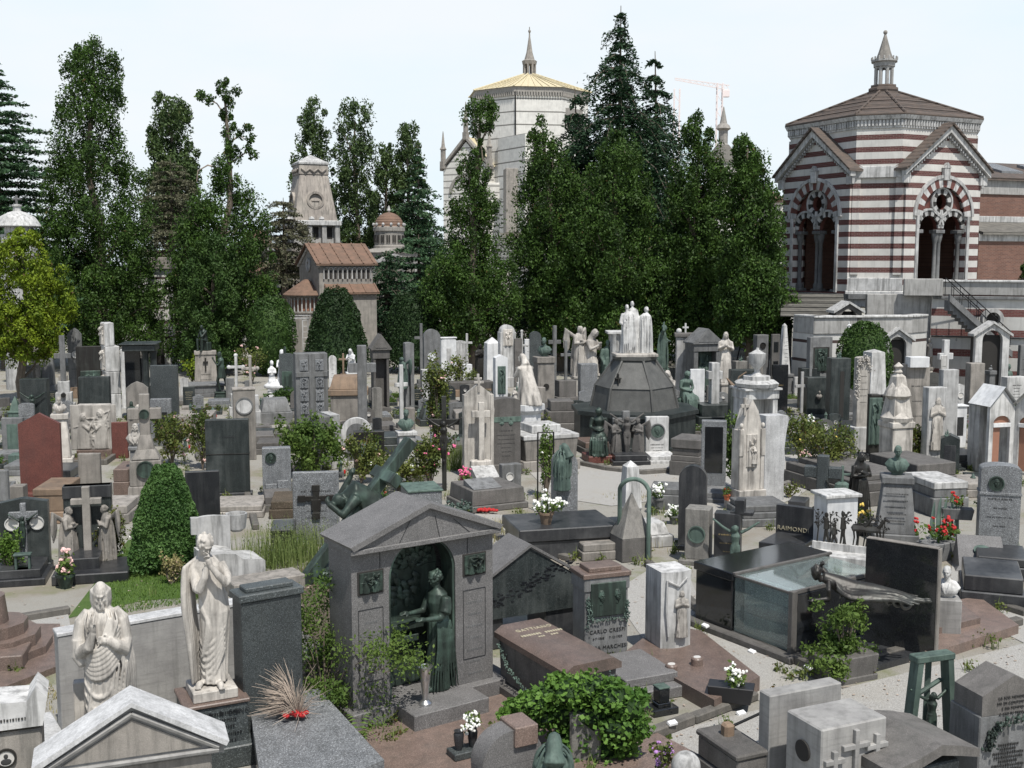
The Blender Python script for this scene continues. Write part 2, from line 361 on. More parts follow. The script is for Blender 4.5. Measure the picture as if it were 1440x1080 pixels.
def solid_bush(shape,n,lsz,leaf,parent,seed,core=.86,up=.1,asp=.6,noise_amp=.08):
    """shape(u,v)->(x,y,z) surface; leaves over it plus a solid core added to block light"""
    rng=np.random.default_rng(seed); u=rng.random(n); v=rng.random(n)
    pts=np.array([shape(a,b) for a,b in zip(u,v)]); c=pts.mean(0)
    nz=np.array([noise.noise(Vector(p)*2.3)*noise_amp+noise.noise(Vector(p)*7)*noise_amp*.5 for p in pts])
    f=(1+nz-rng.random(n)**2*.14)[:,None]; pts=np.concatenate([c+(pts-c)*f])
    link(leafmesh(pts,lsz,seed,asp,up=up),'foliage',leaf,parent)
    vs=[];fs=[];A,B=16,12
    for j in range(B+1):
        for i in range(A): p=c+(np.array(shape(i/A,j/B))-c)*core; vs.append(tuple(p))
    for j in range(B):
        for i in range(A): k=(i+1)%A; fs.append([j*A+i,j*A+k,(j+1)*A+k,(j+1)*A+i])
    mb=MB(); mb.add(vs,fs); mb.build('inner_twigs',leaf,parent)  # closed shell added inside so light does not pass through the leaves
def sph(rx,ry,z0,z1,p=1.0):
    def f(u,v):
        q=PI*(v*.98+.01); h=(z0+z1)/2-(z1-z0)/2*math.cos(q); s=math.sin(q)**p; return (rx*s*math.cos(2*PI*u),ry*s*math.sin(2*PI*u),h)
    return f
def cone(r,h,top=.06,belly=.75):
    def f(u,v):
        v=v**.8; rr=r*((1-v)**belly*(1-top)+top)*min(1,.55+v*6); return (rr*math.cos(2*PI*u),rr*math.sin(2*PI*u),.03+h*v)
    return f
def bush(px,py,wpx,ypx_top,leaf,label,seed,n=900,lsz=.07,flower=None,nf=30,fs=.045,cat='shrub',name='rose_bush',stems=10,loose=.5,group=None,fm=None,z0=0.0):
    """open shrub: stems from the root, leaf clumps, optional blooms"""
    rng=np.random.default_rng(seed); loc=gp(px,py,z0); D=loc.y; w=wpx/ppm(D)/2; H=hz(ypx_top,D)-z0
    root=thing(name,label,cat,loc,0,group); mb=MB(); cen=[]
    for i in range(stems):
        a=rng.random()*2*PI; r=w*math.sqrt(rng.random())*.85; h=H*(.55+.4*rng.random())
        p=Vector((r*math.cos(a),r*math.sin(a)*.8,h)); m=Vector((p.x*.35+rng.normal()*.05,p.y*.35,h*.5)); mb.tube([(0,0,0),m,p],[.02,.014,.006],5)
        for q in (.45,.7,.9,1.0,.8): c=m.lerp(p,q) if q>.5 else m; cen.append((c.x+rng.normal()*w*.22,c.y+rng.normal()*w*.2,max(.06,c.z+rng.normal()*H*.08)))
    mb.build('stem','bark',root); k=max(6,n//len(cen)); pts=clumps(cen,[[w*.27,w*.27,H*.13+.04]]*len(cen),k,rng,.1); pts=pts[pts[:,2]>.02]
    link(leafmesh(pts,lsz,seed,.65),'foliage',leaf,root)
    if flower: blooms(pts,nf,fs,flower,root,rng)
    return root
def blooms(pts,nf,fs,flower,root,rng,name='bloom'):
    o=pts[rng.choice(len(pts),min(nf,len(pts)),replace=False)]; c=pts.mean(0)
    mb=MB()
    for p in o:
        p=c+(p-c)*1.06; q=fs*(.6+.7*rng.random())
        for _ in range(4): mb.ell((p[0]+rng.normal()*q*.4,p[1]+rng.normal()*q*.4,p[2]+rng.normal()*q*.3),(q*.6,q*.6,q*.4),6,(rng.random()*90,rng.random()*90,0))
    mb.build(name,flower,root)
def blades(x,y,w,d,h,n,rng,mb,lean=.3,wd=.008):
    for _ in range(n):
        px,py=x+(rng.random()-.5)*w,y+(rng.random()-.5)*d; hh=h*(.4+.7*rng.random()); a=rng.random()*2*PI; l=hh*lean*rng.random(); dx,dy=math.cos(a),math.sin(a)
        mb.add([(px-dy*wd,py+dx*wd,0),(px+dy*wd,py-dx*wd,0),(px+dx*l*.4+dy*wd*.7,py+dy*l*.4-dx*wd*.7,hh*.6),(px+dx*l*.4-dy*wd*.7,py+dy*l*.4+dx*wd*.7,hh*.6),(px+dx*l,py+dy*l,hh)],[[0,1,2,3],[3,2,4]])
# ---------- sculpted figures, built once in the empty scene as continuous surfaces
FIG={}
def sculpt(key,mb,vox=.02,sm=2,name='figure'):
    me=bpy.data.meshes.new(name); me.from_pydata([tuple(p) for p in mb.v],[],mb.f); me.update()
    bm=bmesh.new(); bm.from_mesh(me); bmesh.ops.recalc_face_normals(bm,faces=bm.faces); bm.to_mesh(me); bm.free()
    o=bpy.data.objects.new('sculpt',me); C.objects.link(o)
    r=o.modifiers.new('r','REMESH'); r.mode='VOXEL'; r.voxel_size=vox
    if sm: s=o.modifiers.new('s','SMOOTH'); s.factor=.5; s.iterations=sm
    out=bpy.data.meshes.new_from_object(o.evaluated_get(bpy.context.evaluated_depsgraph_get())); out.name=name
    bpy.data.objects.remove(o); bpy.data.meshes.remove(me)
    out.shade_smooth(); out.materials.clear(); FIG[key]=out; return out
def figure(key,mat,parent,loc=(0,0,0),rot=0,s=1,name='figure'):
    o=link(FIG[key],name,mat,parent,own=True); o.location=loc; o.rotation_euler=(0,0,R(rot)); o.scale=(s,s,s) if not hasattr(s,'__len__') else s; return o
def head(mb,c,s=.235,yaw=0,pitch=0,roll=0,hair='short',beard=False,seed=1):
    old=mb.m; mb.m=old@Matrix.Translation(c)@Euler((R(pitch),R(roll),R(yaw)),'XYZ').to_matrix().to_4x4()
    E=lambda x,y,z,a,b,d,n=10,rot=None: mb.ell((x*s,y*s,z*s),(a*s,b*s,d*s),n,rot)
    E(0,.02,.12,.345,.42,.40,16); E(0,-.14,-.12,.27,.25,.36,14); E(0,-.24,-.40,.12,.12,.10)
    E(0,-.39,.11,.23,.07,.045); mb.tube([(0,-.40*s,.08*s),(0,-.46*s,-.06*s),(0,-.50*s,-.12*s)],[.03*s,.045*s,.06*s],6)
    for k in (-1,1):
        E(k*.12,-.335,.02,.06,.045,.035); E(k*.16,-.29,-.14,.10,.09,.10); E(k*.34,0,-.02,.04,.08,.12)
    E(0,-.385,-.25,.105,.045,.035); E(0,-.37,-.31,.08,.05,.03)
    r=random.Random(seed)
    if hair=='short':
        for i in range(26):
            a=r.random()*2*PI; q=r.random()*.95; E(.33*q*math.cos(a),.08+.36*q*math.sin(a),.13+.37*math.sqrt(1-q*q*.9),.10,.10,.09,7)
    if hair in('curly','bun'):
        for i in range(46):
            a=r.uniform(-.25*PI,1.25*PI); z=r.uniform(-.3,.5); q=math.sqrt(max(0,1-((z-.1)/.46)**2)); E(.37*q*math.cos(a),.05+.42*q*math.sin(a),z,.10,.10,.10,7)
        E(0,.45,-.12 if hair=='bun' else .02,.2,.2,.2)
    if hair=='long':
        for k in (-1,1):
            for i in range(4):
                x=k*(.25+.05*i); mb.tube([(x*.45*s,(-.06+.12*i)*s,.34*s),(x*1.2*s,(-.12+.14*i)*s,.1*s),(x*1.25*s,(-.12+.14*i)*s,-.35*s),(x*1.15*s,(-.1+.15*i)*s,-.75*s)],[.09*s,.11*s,.10*s,.06*s],7)
        E(0,.1,.2,.38,.42,.36,14)
    if hair=='veil':
        mb.tube([(0,.02*s,.45*s),(0,.10*s,.1*s),(0,.16*s,-.4*s),(0,.2*s,-.9*s)],[.30*s,.43*s,.45*s,.6*s],14,.85); mb.tube([(-.36*s,-.25*s,-.3*s),(-.3*s,-.33*s,.2*s),(0,-.34*s,.46*s),(.3*s,-.33*s,.2*s),(.36*s,-.25*s,-.3*s)],.07*s,6)
    if beard:
        for i in range(14): E(r.uniform(-.2,.2),-.30+r.uniform(-.06,.05),-.38+r.uniform(-.14,.08),.08,.08,.11,7)
    mb.tube([(0,.06*s,-.2*s),(0,.12*s,-.75*s)],[.2*s,.24*s],10)
    mb.m=old
def hand(mb,w,fw,up,s=.18,curl=.5,side=1,bless=False):
    """palm, four bent fingers of unequal length, thumb from the side of the palm"""
    w=Vector(w); f=Vector(fw).normalized(); u=Vector(up); u=(u-f*u.dot(f)).normalized(); r=f.cross(u)*side
    mb.tube([w,w+f*s*.22,w+f*s*.48],[s*.15,s*.22,s*.21],8,.5 if False else 1)
    for i,(L,o) in enumerate(((.42,-.17),(.48,-.06),(.45,.06),(.34,.17))):
        cu=curl*(1.0 if not bless or i>1 else .1); b=w+f*s*.45+r*o*s*1.1; p1=b+(f*math.cos(cu*.5)-u*math.sin(cu*.5))*L*s*.45
        p2=p1+(f*math.cos(cu*1.5)-u*math.sin(cu*1.5))*L*s*.35; p3=p2+(f*math.cos(cu*2.3)-u*math.sin(cu*2.3))*L*s*.25
        mb.tube([b,p1,p2,p3],[s*.062,s*.056,s*.05,s*.042],6)
    t=w+f*s*.15-r*s*.17; t1=t+(f*.7-r*.7-u*.2).normalized()*s*.2; mb.tube([t,t1,t1+(f*.9-r*.25-u*.35).normalized()*s*.18],[s*.08,s*.066,s*.05],6)
def robe(mb,lv,amp=.1,k=9,tw=1.5,seed=0,n=64,asy=.5,sub=5):
    """closed loft through (x,y,z,rx,ry) with carved folds; amp per level scales with height"""
    r=random.Random(seed); ph=[r.random()*6.3 for _ in range(4)]
    L=[]
    for a,b in zip(lv,lv[1:]):
        for i in range(sub): f=i/sub; L.append([a[q]+(b[q]-a[q])*f for q in range(len(a))])
    L.append(list(lv[-1])); vs=[];fs=[]
    z0,z1=lv[0][2],lv[-1][2]
    for l in L:
        x,y,z,rx,ry=l[:5]; am=l[5] if len(l)>5 else amp*max(.15,1-abs(z-z0)/abs(z1-z0)*.8)
        for j in range(n):
            a=2*PI*j/n; t=tw*(z-z0)
            f=math.sin(k*a+t*2+ph[0]+1.2*math.sin(a+ph[2])); g=math.sin((k*1.7//1)*a-t*3+ph[1]); h=math.sin(3*a+t+ph[3])
            m=1+am*(-abs(f)**.6*1.1+.55+.35*g+asy*.5*h); vs.append((x+rx*m*math.cos(a),y+ry*m*math.sin(a),z))
    for i in range(len(L)-1):
        for j in range(n): jj=(j+1)%n; fs.append([i*n+j,i*n+jj,(i+1)*n+jj,(i+1)*n+j])
    fs.append(list(range(n-1,-1,-1))); fs.append([(len(L)-1)*n+j for j in range(n)])
    mb.add(vs,fs)
def fold(mb,pts,r=.022): 
    P_=[Vector(p) for p in pts]; q=[]
    for i in range(len(P_)-1):
        for t in (0,.33,.66): 
            a=P_[max(0,i-1)];b=P_[i];c=P_[i+1];d=P_[min(len(P_)-1,i+2)]
            q.append(.5*((2*b)+(c-a)*t+(2*a-5*b+4*c-d)*t*t+(3*b-a-3*c+d)*t**3))
    q.append(P_[-1]); n=len(q); mb.tube(q,[r*(.35+.65*math.sin(PI*(i+.5)/n)) for i in range(n)],7)
def wings(mb,x=0,y=.12,z=1.35,L=.9,sp=.35,n=7):
    for k in (-1,1):
        for i in range(n):
            f=i/(n-1); b=Vector((x+k*.07,y,z-.05*f)); e=Vector((x+k*(.12+sp*(.4+.6*(1-f))),y+.12,z+.22-.2*f-L*(.35+.5*(1-abs(f-.35)))))
            mid=Vector((x+k*(.15+sp*.8*(1-f*.5)),y+.1,z+.24-.14*f)); mb.tube([b,mid,(mid+e)/2,e],[.05,.07,.065,.02],6)
# --- blessing bearded man with a book
def f_christ():
    mb=MB(); head(mb,(0,-.06,1.66),.245,0,12,0,'long',True)
    robe(mb,[(0,0,0,.27,.22,.13),(0,0,.45,.255,.205,.11),(0,0,.85,.25,.19,.07),(0,0,1.05,.235,.175,.05),(0,0,1.25,.25,.165,.04),(0,0,1.38,.26,.15,.03),(0,.01,1.47,.2,.12,.02),(0,.01,1.54,.09,.08,0)],k=8,seed=3,tw=.6)
    for k in (-1,1): mb.tube([(k*.16,.01,1.45),(k*.25,0,1.36),(k*.30,-.02,1.15)],[.09,.11,.105],12)
    mb.tube([(-.28,-.03,1.2),(-.27,-.12,1.08),(-.17,-.22,1.16),(-.11,-.22,1.30)],[.10,.09,.07,.045],12); hand(mb,(-.11,-.22,1.29),(.05,-.05,1),(0,1,.1),.19,.9,-1,True)
    mb.tube([(.30,-.03,1.15),(.28,-.13,1.08),(.2,-.2,1.14),(.09,-.22,1.20)],[.10,.09,.065,.045],12); hand(mb,(.10,-.215,1.19),(-1,-.05,.25),(0,1,0),.19,.4,1)
    mb.m=Matrix.Translation((.10,-.17,1.29))@Euler((R(-12),R(25),0)).to_matrix().to_4x4(); mb.box(-.075,.075,-.03,.03,-.12,.13,.008); mb.m=Matrix()
    # sleeves: right arm sleeve gathers at elbow, left hangs long
    mb.tube([(-.3,-.04,1.2),(-.31,-.05,1.02),(-.27,-.09,.93)],[.1,.1,.05],10)
    for i in range(5): fold(mb,[(.24+.025*i,-.16+.035*i,1.18),(.27+.03*i,-.14+.04*i,.95),(.30+.025*i,-.10+.04*i,.72),(.30+.02*i,-.07+.04*i,.55-.03*i)],.036)
    # mantle swept diagonally across the waist, then falling
    for i in range(7):
        z=.86+i*.035; fold(mb,[(-.25,-.04,z+.02+i*.012),(-.15,-.155,z-.06+i*.012),(.02,-.195,z-.05+i*.02),(.17,-.165,z+.06+i*.022),(.25,-.08,z+.20+i*.01)],.034)
    for i in range(9):
        x=-.22+i*.053; q=.04*abs(x)/.22; fold(mb,[(x+.12,-.165,.86+.012*i),(x+.06,-.185+q,.62),(x,-.195+q,.3),(x-.02,-.20+q,.02)],.026)
    for i in range(3): fold(mb,[(-.25,-.06,.74-.13*i),(-.12,-.175,.60-.14*i),(.06,-.19,.62-.13*i),(.2,-.13,.84-.1*i)],.03)
    for k in (-1,1):
        for i in range(3): fold(mb,[(k*(.07+.05*i),-.08,1.5),(k*(.10+.055*i),-.17,1.38),(k*(.05+.04*i),-.2,1.2)],.016)
    sculpt('christ',mb,.0095,1)
# --- mourning girl, head bowed, hands joined by her cheek
def f_girl():
    mb=MB(); head(mb,(.0,-.10,1.60),.225,38,30,0,'curly')
    robe(mb,[(.04,0,.05,.16,.15,.12),(.03,0,.3,.15,.135,.10),(.05,0,.6,.17,.14,.07),(.07,0,.85,.185,.15,.035),(.04,0,1.05,.165,.135,.03),(0,0,1.22,.18,.135,.03),(-.02,0,1.36,.2,.12,.02),(-.02,0,1.45,.11,.09,0)],k=7,seed=5,tw=2.2)
    mb.tube([(-.02,0,1.40),(-.01,-.05,1.52)],[.07,.055],10)
    # mantle from her right shoulder straight to the ground
    for i in range(6): fold(mb,[(-.08-.03*i,.06-.04*i,1.47-.02*i),(-.19-.012*i,.02-.035*i,1.32),(-.20-.012*i,.03-.04*i,.95),(-.16-.012*i,.05-.04*i,.5),(-.13-.012*i,.06-.04*i,.06)],.042)
    mb.tube([(-.19,-.01,1.38),(-.10,-.16,1.13),(-.07,-.22,1.14)],[.065,.06,.055],10); mb.tube([(-.07,-.21,1.12),(.01,-.24,1.27),(.05,-.22,1.42)],[.055,.045,.032],10); hand(mb,(.05,-.22,1.41),(-.05,0,1),(.4,.9,0),.17,.5,1)
    mb.tube([(.16,0,1.36),(.25,-.08,1.24),(.26,-.16,1.18)],[.065,.058,.055],10); mb.tube([(.26,-.16,1.18),(.17,-.24,1.30),(.09,-.25,1.40)],[.052,.043,.032],10); hand(mb,(.09,-.25,1.39),(-.35,.05,1),(0,1,0),.17,.6,-1)
    # long falling folds and the swag over the knee
    for i in range(6): fold(mb,[(.10+.025*i,-.11+.02*i,1.05),(.13+.02*i,-.12+.03*i,.75),(.10+.02*i,-.11+.03*i,.4),(.04+.03*i,-.11+.03*i,.05)],.024)
    for i in range(6): fold(mb,[(-.12,-.02,.56-.08*i),(-.05,-.10,.47-.08*i),(.07,-.125,.52-.07*i),(.2,-.07,.74-.06*i)],.028)
    for i in range(3): fold(mb,[(-.1,-.1,1.0-.04*i),(0,-.135,.78),(-.02+.03*i,-.135,.58),(-.08,-.11,.35)],.026)
    mb.ell((-.11,-.16,.06),(.045,.10,.04),10); mb.ell((.15,-.17,.06),(.045,.11,.04),10,(0,0,20))
    for k,x,y in ((0,-.11,-.25),(1,.185,-.265)):
        for i in range(4): mb.ell((x-.03+.02*i,y+abs(i-1)*.008,.045),(.012,.022,.014),6)
    sculpt('girl',mb,.0095,1)
# --- bronze woman seen from the side, arm held out (faces -x)
def f_side():
    mb=MB(); head(mb,(-.04,0,1.62),.225,-90,8,0,'bun')
    robe(mb,[(0,0,0,.20,.17,.15),(0,0,.4,.17,.15,.14),(.02,0,.75,.165,.15,.08),(.03,0,.98,.165,.155,.05),(.02,0,1.12,.13,.125,.03),(.01,0,1.28,.15,.15,.02),(.01,0,1.4,.13,.15,.02),(0,0,1.47,.07,.08,0)],k=9,seed=9,tw=.8)
    mb.tube([(0,0,1.42),(-.03,0,1.55)],[.065,.055],10)
    for sy,e in ((-1,(-.08,-.2,1.10)),(1,(-.12,.17,1.12))):
        mb.tube([(.02,sy*.17,1.37),e],[.065,.05],10); h=(e[0]-.27,e[1]+.02*-sy,e[2]+.02); mb.tube([e,h],[.05,.032],10); hand(mb,h,(-1,0,.25),(0,-.3,1),.18,.35,sy)
    mb.tube([(.02,-.17,1.36),(.0,-.2,1.22),(-.03,-.21,1.16)],[.08,.085,.09],10)
    for i in range(9): fold(mb,[(-.12+.03*i,-.15,1.02),(-.12+.035*i,-.17,.7),(-.16+.045*i,-.17,.35),(-.2+.055*i,-.17,.02)],.018)
    mb.ell((-.2,-.05,.03),(.12,.05,.035),10); sculpt('side',mb,.011,1)
def body(mb,pel,chest,neck,sh,hips,al,ll,rw=1):
    """limbs as tapered chains: al/ll = [(shoulder..hand pts)], [(hip..foot pts)]"""
    mb.tube([pel,(Vector(pel)+Vector(chest))/2,chest,neck],[.135*rw,.115*rw,.155*rw,.06],14,1)
    for a in al: mb.tube(a,[.06,.048,.04,.03][:len(a)],9)
    for l in ll: mb.tube(l,[.095,.065,.055,.04,.035][:len(l)],9)
def f_crucified():
    mb=MB(); head(mb,(0,-.12,1.50),.22,20,25,0,'long',True)
    body(mb,(0,-.05,.88),(0,-.06,1.26),(0,-.06,1.44),0,0,[[(-.17,-.05,1.38),(-.42,-.02,1.52),(-.66,0,1.70)],[(.17,-.05,1.38),(.42,-.02,1.52),(.66,0,1.70)]],
     [[(-.08,-.06,.86),(-.08,-.14,.45),(-.03,-.06,.05)],[(.08,-.06,.86),(.06,-.14,.45),(.02,-.06,.02)]])
    robe(mb,[(0,-.06,.74,.15,.12,.15),(0,-.06,.84,.165,.13,.12),(0,-.06,.96,.15,.12,.05)],k=7)
    for k in (-1,1): hand(mb,(k*.66,0,1.70),(k,0,.6),(0,-1,0),.15,.8,k)
    mb.ell((0,-.1,-.05),(.06,.06,.1)); sculpt('crucified',mb,.02,2)
def f_standing(key='standing',hands='pray',hair='veil',wing=False,yaw=0,pitch=15,seed=2,vox=.022):
    mb=MB(); head(mb,(0,-.05,1.58),.23,yaw,pitch,0,hair,seed=seed)
    robe(mb,[(0,0,0,.25,.22,.16),(0,0,.5,.2,.18,.13),(0,0,.9,.19,.165,.07),(0,0,1.15,.17,.14,.04),(0,0,1.32,.2,.13,.03),(0,0,1.42,.15,.1,.0),(0,0,1.48,.07,.07,0)],k=7,seed=seed)
    if hands=='pray':
        for k in (-1,1): mb.tube([(k*.17,0,1.36),(k*.22,-.08,1.12),(k*.03,-.25,1.24)],[.075,.075,.045],9); hand(mb,(k*.025,-.25,1.22),(0,-.1,1),(-k,0,0),.17,.15,k)
    elif hands=='cross':
        for k in (-1,1): mb.tube([(k*.17,0,1.36),(k*.23,-.06,1.12),(-k*.03,-.2,1.18+k*.04)],[.075,.07,.045],9); hand(mb,(-k*.02,-.2,1.18+k*.04),(-k,0,.3),(0,1,0),.17,.3,k)
    elif hands=='down':
        mb.tube([(-.18,0,1.36),(-.26,-.02,1.08),(-.2,-.16,.88)],[.075,.065,.04],9); hand(mb,(-.2,-.16,.88),(0,-.5,-1),(1,0,0),.17,.4,1)
        mb.tube([(.18,0,1.36),(.28,-.04,1.14),(.22,-.25,1.2)],[.075,.065,.04],9); hand(mb,(.22,-.25,1.2),(-.2,-1,.3),(0,0,1),.17,.4,1)
    elif hands=='up':
        mb.tube([(-.18,0,1.36),(-.3,-.05,1.5),(-.22,-.05,1.72)],[.07,.055,.035],9); hand(mb,(-.22,-.05,1.72),(.3,0,1),(0,1,0),.17,.4,1)
        mb.tube([(.18,0,1.36),(.26,-.1,1.1),(.1,-.24,1.05)],[.075,.065,.04],9); hand(mb,(.1,-.24,1.05),(-1,-.3,.1),(0,1,0),.17,.4,1)
    for i in range(7): x=-.2+.065*i; fold(mb,[(x*.6,-.16,1.05),(x*.8,-.19,.7),(x,-.2,.3),(x*1.1,-.2,.02)],.022)
    for k in (-1,1): fold(mb,[(k*.12,.13,1.35),(k*.16,.17,.9),(k*.18,.19,.4),(k*.18,.2,.05)],.04)
    if wing: wings(mb)
    sculpt(key,mb,vox,2)
def f_kneel():
    mb=MB(); head(mb,(0,-.18,1.12),.23,0,25,0,'veil')
    robe(mb,[(0,.1,0,.26,.42,.12),(0,.08,.25,.24,.36,.1),(0,.03,.5,.2,.24,.06),(0,-.03,.75,.19,.17,.04),(0,-.06,.9,.18,.13,.02),(0,-.08,1.0,.08,.08,0)],k=7,seed=4)
    for k in (-1,1): mb.tube([(k*.17,-.06,.9),(k*.2,-.2,.68),(k*.03,-.36,.8)],[.07,.06,.04],9); hand(mb,(k*.03,-.36,.8),(0,-.3,1),(-k,0,0),.16,.15,k)
    sculpt('kneel',mb,.022,2)
def f_seated(key='seated',hair='bun',thinker=False,robed=True):
    mb=MB(); head(mb,(0,-.22 if thinker else -.14,1.22),.23,0 if not thinker else 10,30,0,hair)
    mb.tube([(0,0,.5),(0,-.02,.8),(0,-.08,1.02),(0,-.1,1.14)],[.17,.14,.16,.06],14)
    for k in (-1,1):
        mb.tube([(k*.1,0,.5),(k*.14,-.42,.52 if not thinker else .62),(k*.12,-.40,.05)],[.1,.075,.05],9); mb.ell((k*.12,-.48,.03),(.045,.11,.04))
        if thinker: e=(k*.1,-.38,.72); h=(k*.02,-.34,1.03)
        else: e=(k*.24,-.12,.8); h=(k*.06,-.32,.72)
        mb.tube([(k*.18,-.08,1.04),e],[.065,.05],9); mb.tube([e,h],[.05,.035],9); hand(mb,h,(-k*.5,-.3,.1 if not thinker else .8),(0,.3,1),.16,.6,k)
    if robed:
        robe(mb,[(0,-.38,0,.28,.16,.18),(0,-.34,.3,.26,.17,.15),(0,-.26,.48,.24,.25,.08),(0,-.18,.62,.2,.2,.04),(0,-.05,.8,.15,.13,.02)],k=8,seed=6)
        for i in range(7): x=-.22+.07*i; fold(mb,[(x*.6,-.2,.64),(x,-.48,.52),(x*1.1,-.52,.25),(x*1.2,-.52,.02)],.025)
    mb.box(-.25,.25,-.12,.25,0,.45,.03); sculpt(key,mb,.02,2)
def f_bust(key,hair='short',beard=False,vox=.014,draped=False):
    mb=MB(); head(mb,(0,-.02,.56),.245,0,0,0,hair,beard,seed=len(key)); mb.tube([(0,.03,.44),(0,.05,.32)],[.068,.085],12)
    mb.tube([(-.21,.06,.2),(-.14,.05,.29),(0,.05,.31),(.14,.05,.29),(.21,.06,.2)],[.085,.1,.11,.1,.085],12); mb.ell((0,.03,.20),(.24,.155,.17),16); mb.ell((0,.04,.05),(.13,.09,.1),14)
    for k in (-1,1):
        fold(mb,[(k*.07,-.07,.34),(k*.06,-.115,.24),(0,-.12,.1)],.022)
        if draped:
            for i in range(3): fold(mb,[(k*(.1+.03*i),0,.34),(k*(.12+.02*i),-.09,.2),(k*.03,-.11,.04+.03*i)],.018)
    sculpt(key,mb,vox,2)
def f_lying():      # stretched out along x, head at -x, raised on one arm, arm reaching
    mb=MB(); head(mb,(-.78,-.06,.40),.23,-70,35,0,'bun')
    mb.tube([(-.62,0,.33),(-.3,.02,.22),(.0,.02,.16),(.4,0,.13),(.9,.0,.10),(1.2,.02,.07)],[.09,.15,.15,.15,.10,.04],14,.8)
    mb.tube([(-.52,-.12,.28),(-.52,-.28,.18),(-.50,-.26,.04)],[.06,.05,.04],9); mb.tube([(-.50,-.26,.05),(-.80,-.36,.04)],[.045,.03],9); hand(mb,(-.8,-.36,.04),(-1,-.1,0),(0,0,1),.17,.2,1)
    mb.tube([(-.52,.14,.3),(-.7,.2,.45),(-.62,.1,.52)],[.06,.05,.035],9); hand(mb,(-.62,.1,.52),(-.4,-.6,.2),(0,0,1),.16,.5,1)
    rr=random.Random(5)
    for i in range(15):
        y=-.24+.034*i; z=.2*math.sqrt(max(.02,1-(y/.26)**2)); fold(mb,[(-.38+.02*rr.random(),y*.7,z+.1),(-.1,y*(1.0+.2*rr.random()),z*.8+.03*rr.random()),(.3,y*1.1,z*.75+.02),(.75+.1*rr.random(),y*1.05+.05*rr.random(),z*.55+.05*rr.random()),(1.12+.2*rr.random(),y*1.3,.05)],.038)
    for i in range(9): x=-.3+.15*i; fold(mb,[(x,-.24,.05),(x+.1,-.12,.19-.03*i),(x+.25,.05,.2-.03*i),(x+.3,.16,.1)],.04)
    for y in (-.03,.07): mb.tube([(1.0,y,.07),(1.4,y,.05)],[.05,.028],8); mb.ell((1.47,y,.06),(.09,.03,.03))
    sculpt('lying',mb,.016,2)
def f_bent():       # man bowed under a great cross, robed, facing -x and down
    mb=MB(); head(mb,(-.62,-.05,1.02),.25,-80,50,0,'long',True)
    mb.tube([(.1,0,.72),(-.1,0,1.0),(-.4,0,1.15),(-.55,-.02,1.08)],[.19,.2,.2,.08],14)
    mb.tube([(-.38,-.2,1.1),(-.62,-.3,.86),(-.8,-.12,1.02)],[.1,.075,.05],10); hand(mb,(-.8,-.12,1.02),(-.2,.8,.6),(-1,0,0),.2,.9,1)
    mb.tube([(-.38,.2,1.12),(-.55,.34,1.0),(-.35,.35,1.35)],[.1,.075,.05],10); hand(mb,(-.35,.35,1.35),(.3,-.4,.8),(0,-1,0),.2,.9,1)
    robe(mb,[(.1,0,0,.42,.3,.16),(.08,0,.35,.36,.28,.14),(.05,0,.7,.28,.25,.1),(-.08,0,.95,.24,.23,.05),(-.2,0,1.1,.18,.18,.02)],k=8,seed=8)
    for i in range(8): fold(mb,[(-.3+.06*i,-.17,1.05),(-.22+.08*i,-.19,.7),(-.22+.09*i,-.21,.35),(-.25+.1*i,-.22,.02)],.04)
    sculpt('bent',mb,.02,2)
def f_boy():
    mb=MB(); head(mb,(-.05,-.02,1.36),.22,-60,20,0,'short')
    mb.tube([(0,0,.75),(0,0,1.0),(-.02,0,1.18),(-.03,0,1.26)],[.11,.1,.125,.05],12)
    mb.tube([(-.05,0,.75),(-.14,-.02,.42),(-.06,0,.05)],[.08,.06,.04],9); mb.tube([(.06,0,.75),(.14,.05,.42),(.2,.1,.05)],[.08,.06,.04],9)
    for k in (-1,1): mb.tube([(0,k*.12,1.16),(-.14,k*.13,.98),(-.28,k*.06,1.2)],[.05,.04,.03],8); hand(mb,(-.28,k*.06,1.2),(-.3,0,1),(0,k,0),.15,.3,k)
    robe(mb,[(0,0,.5,.17,.14,.12),(0,0,.72,.14,.12,.08),(0,0,.95,.12,.11,.03)],k=6); sculpt('boy',mb,.022,2)
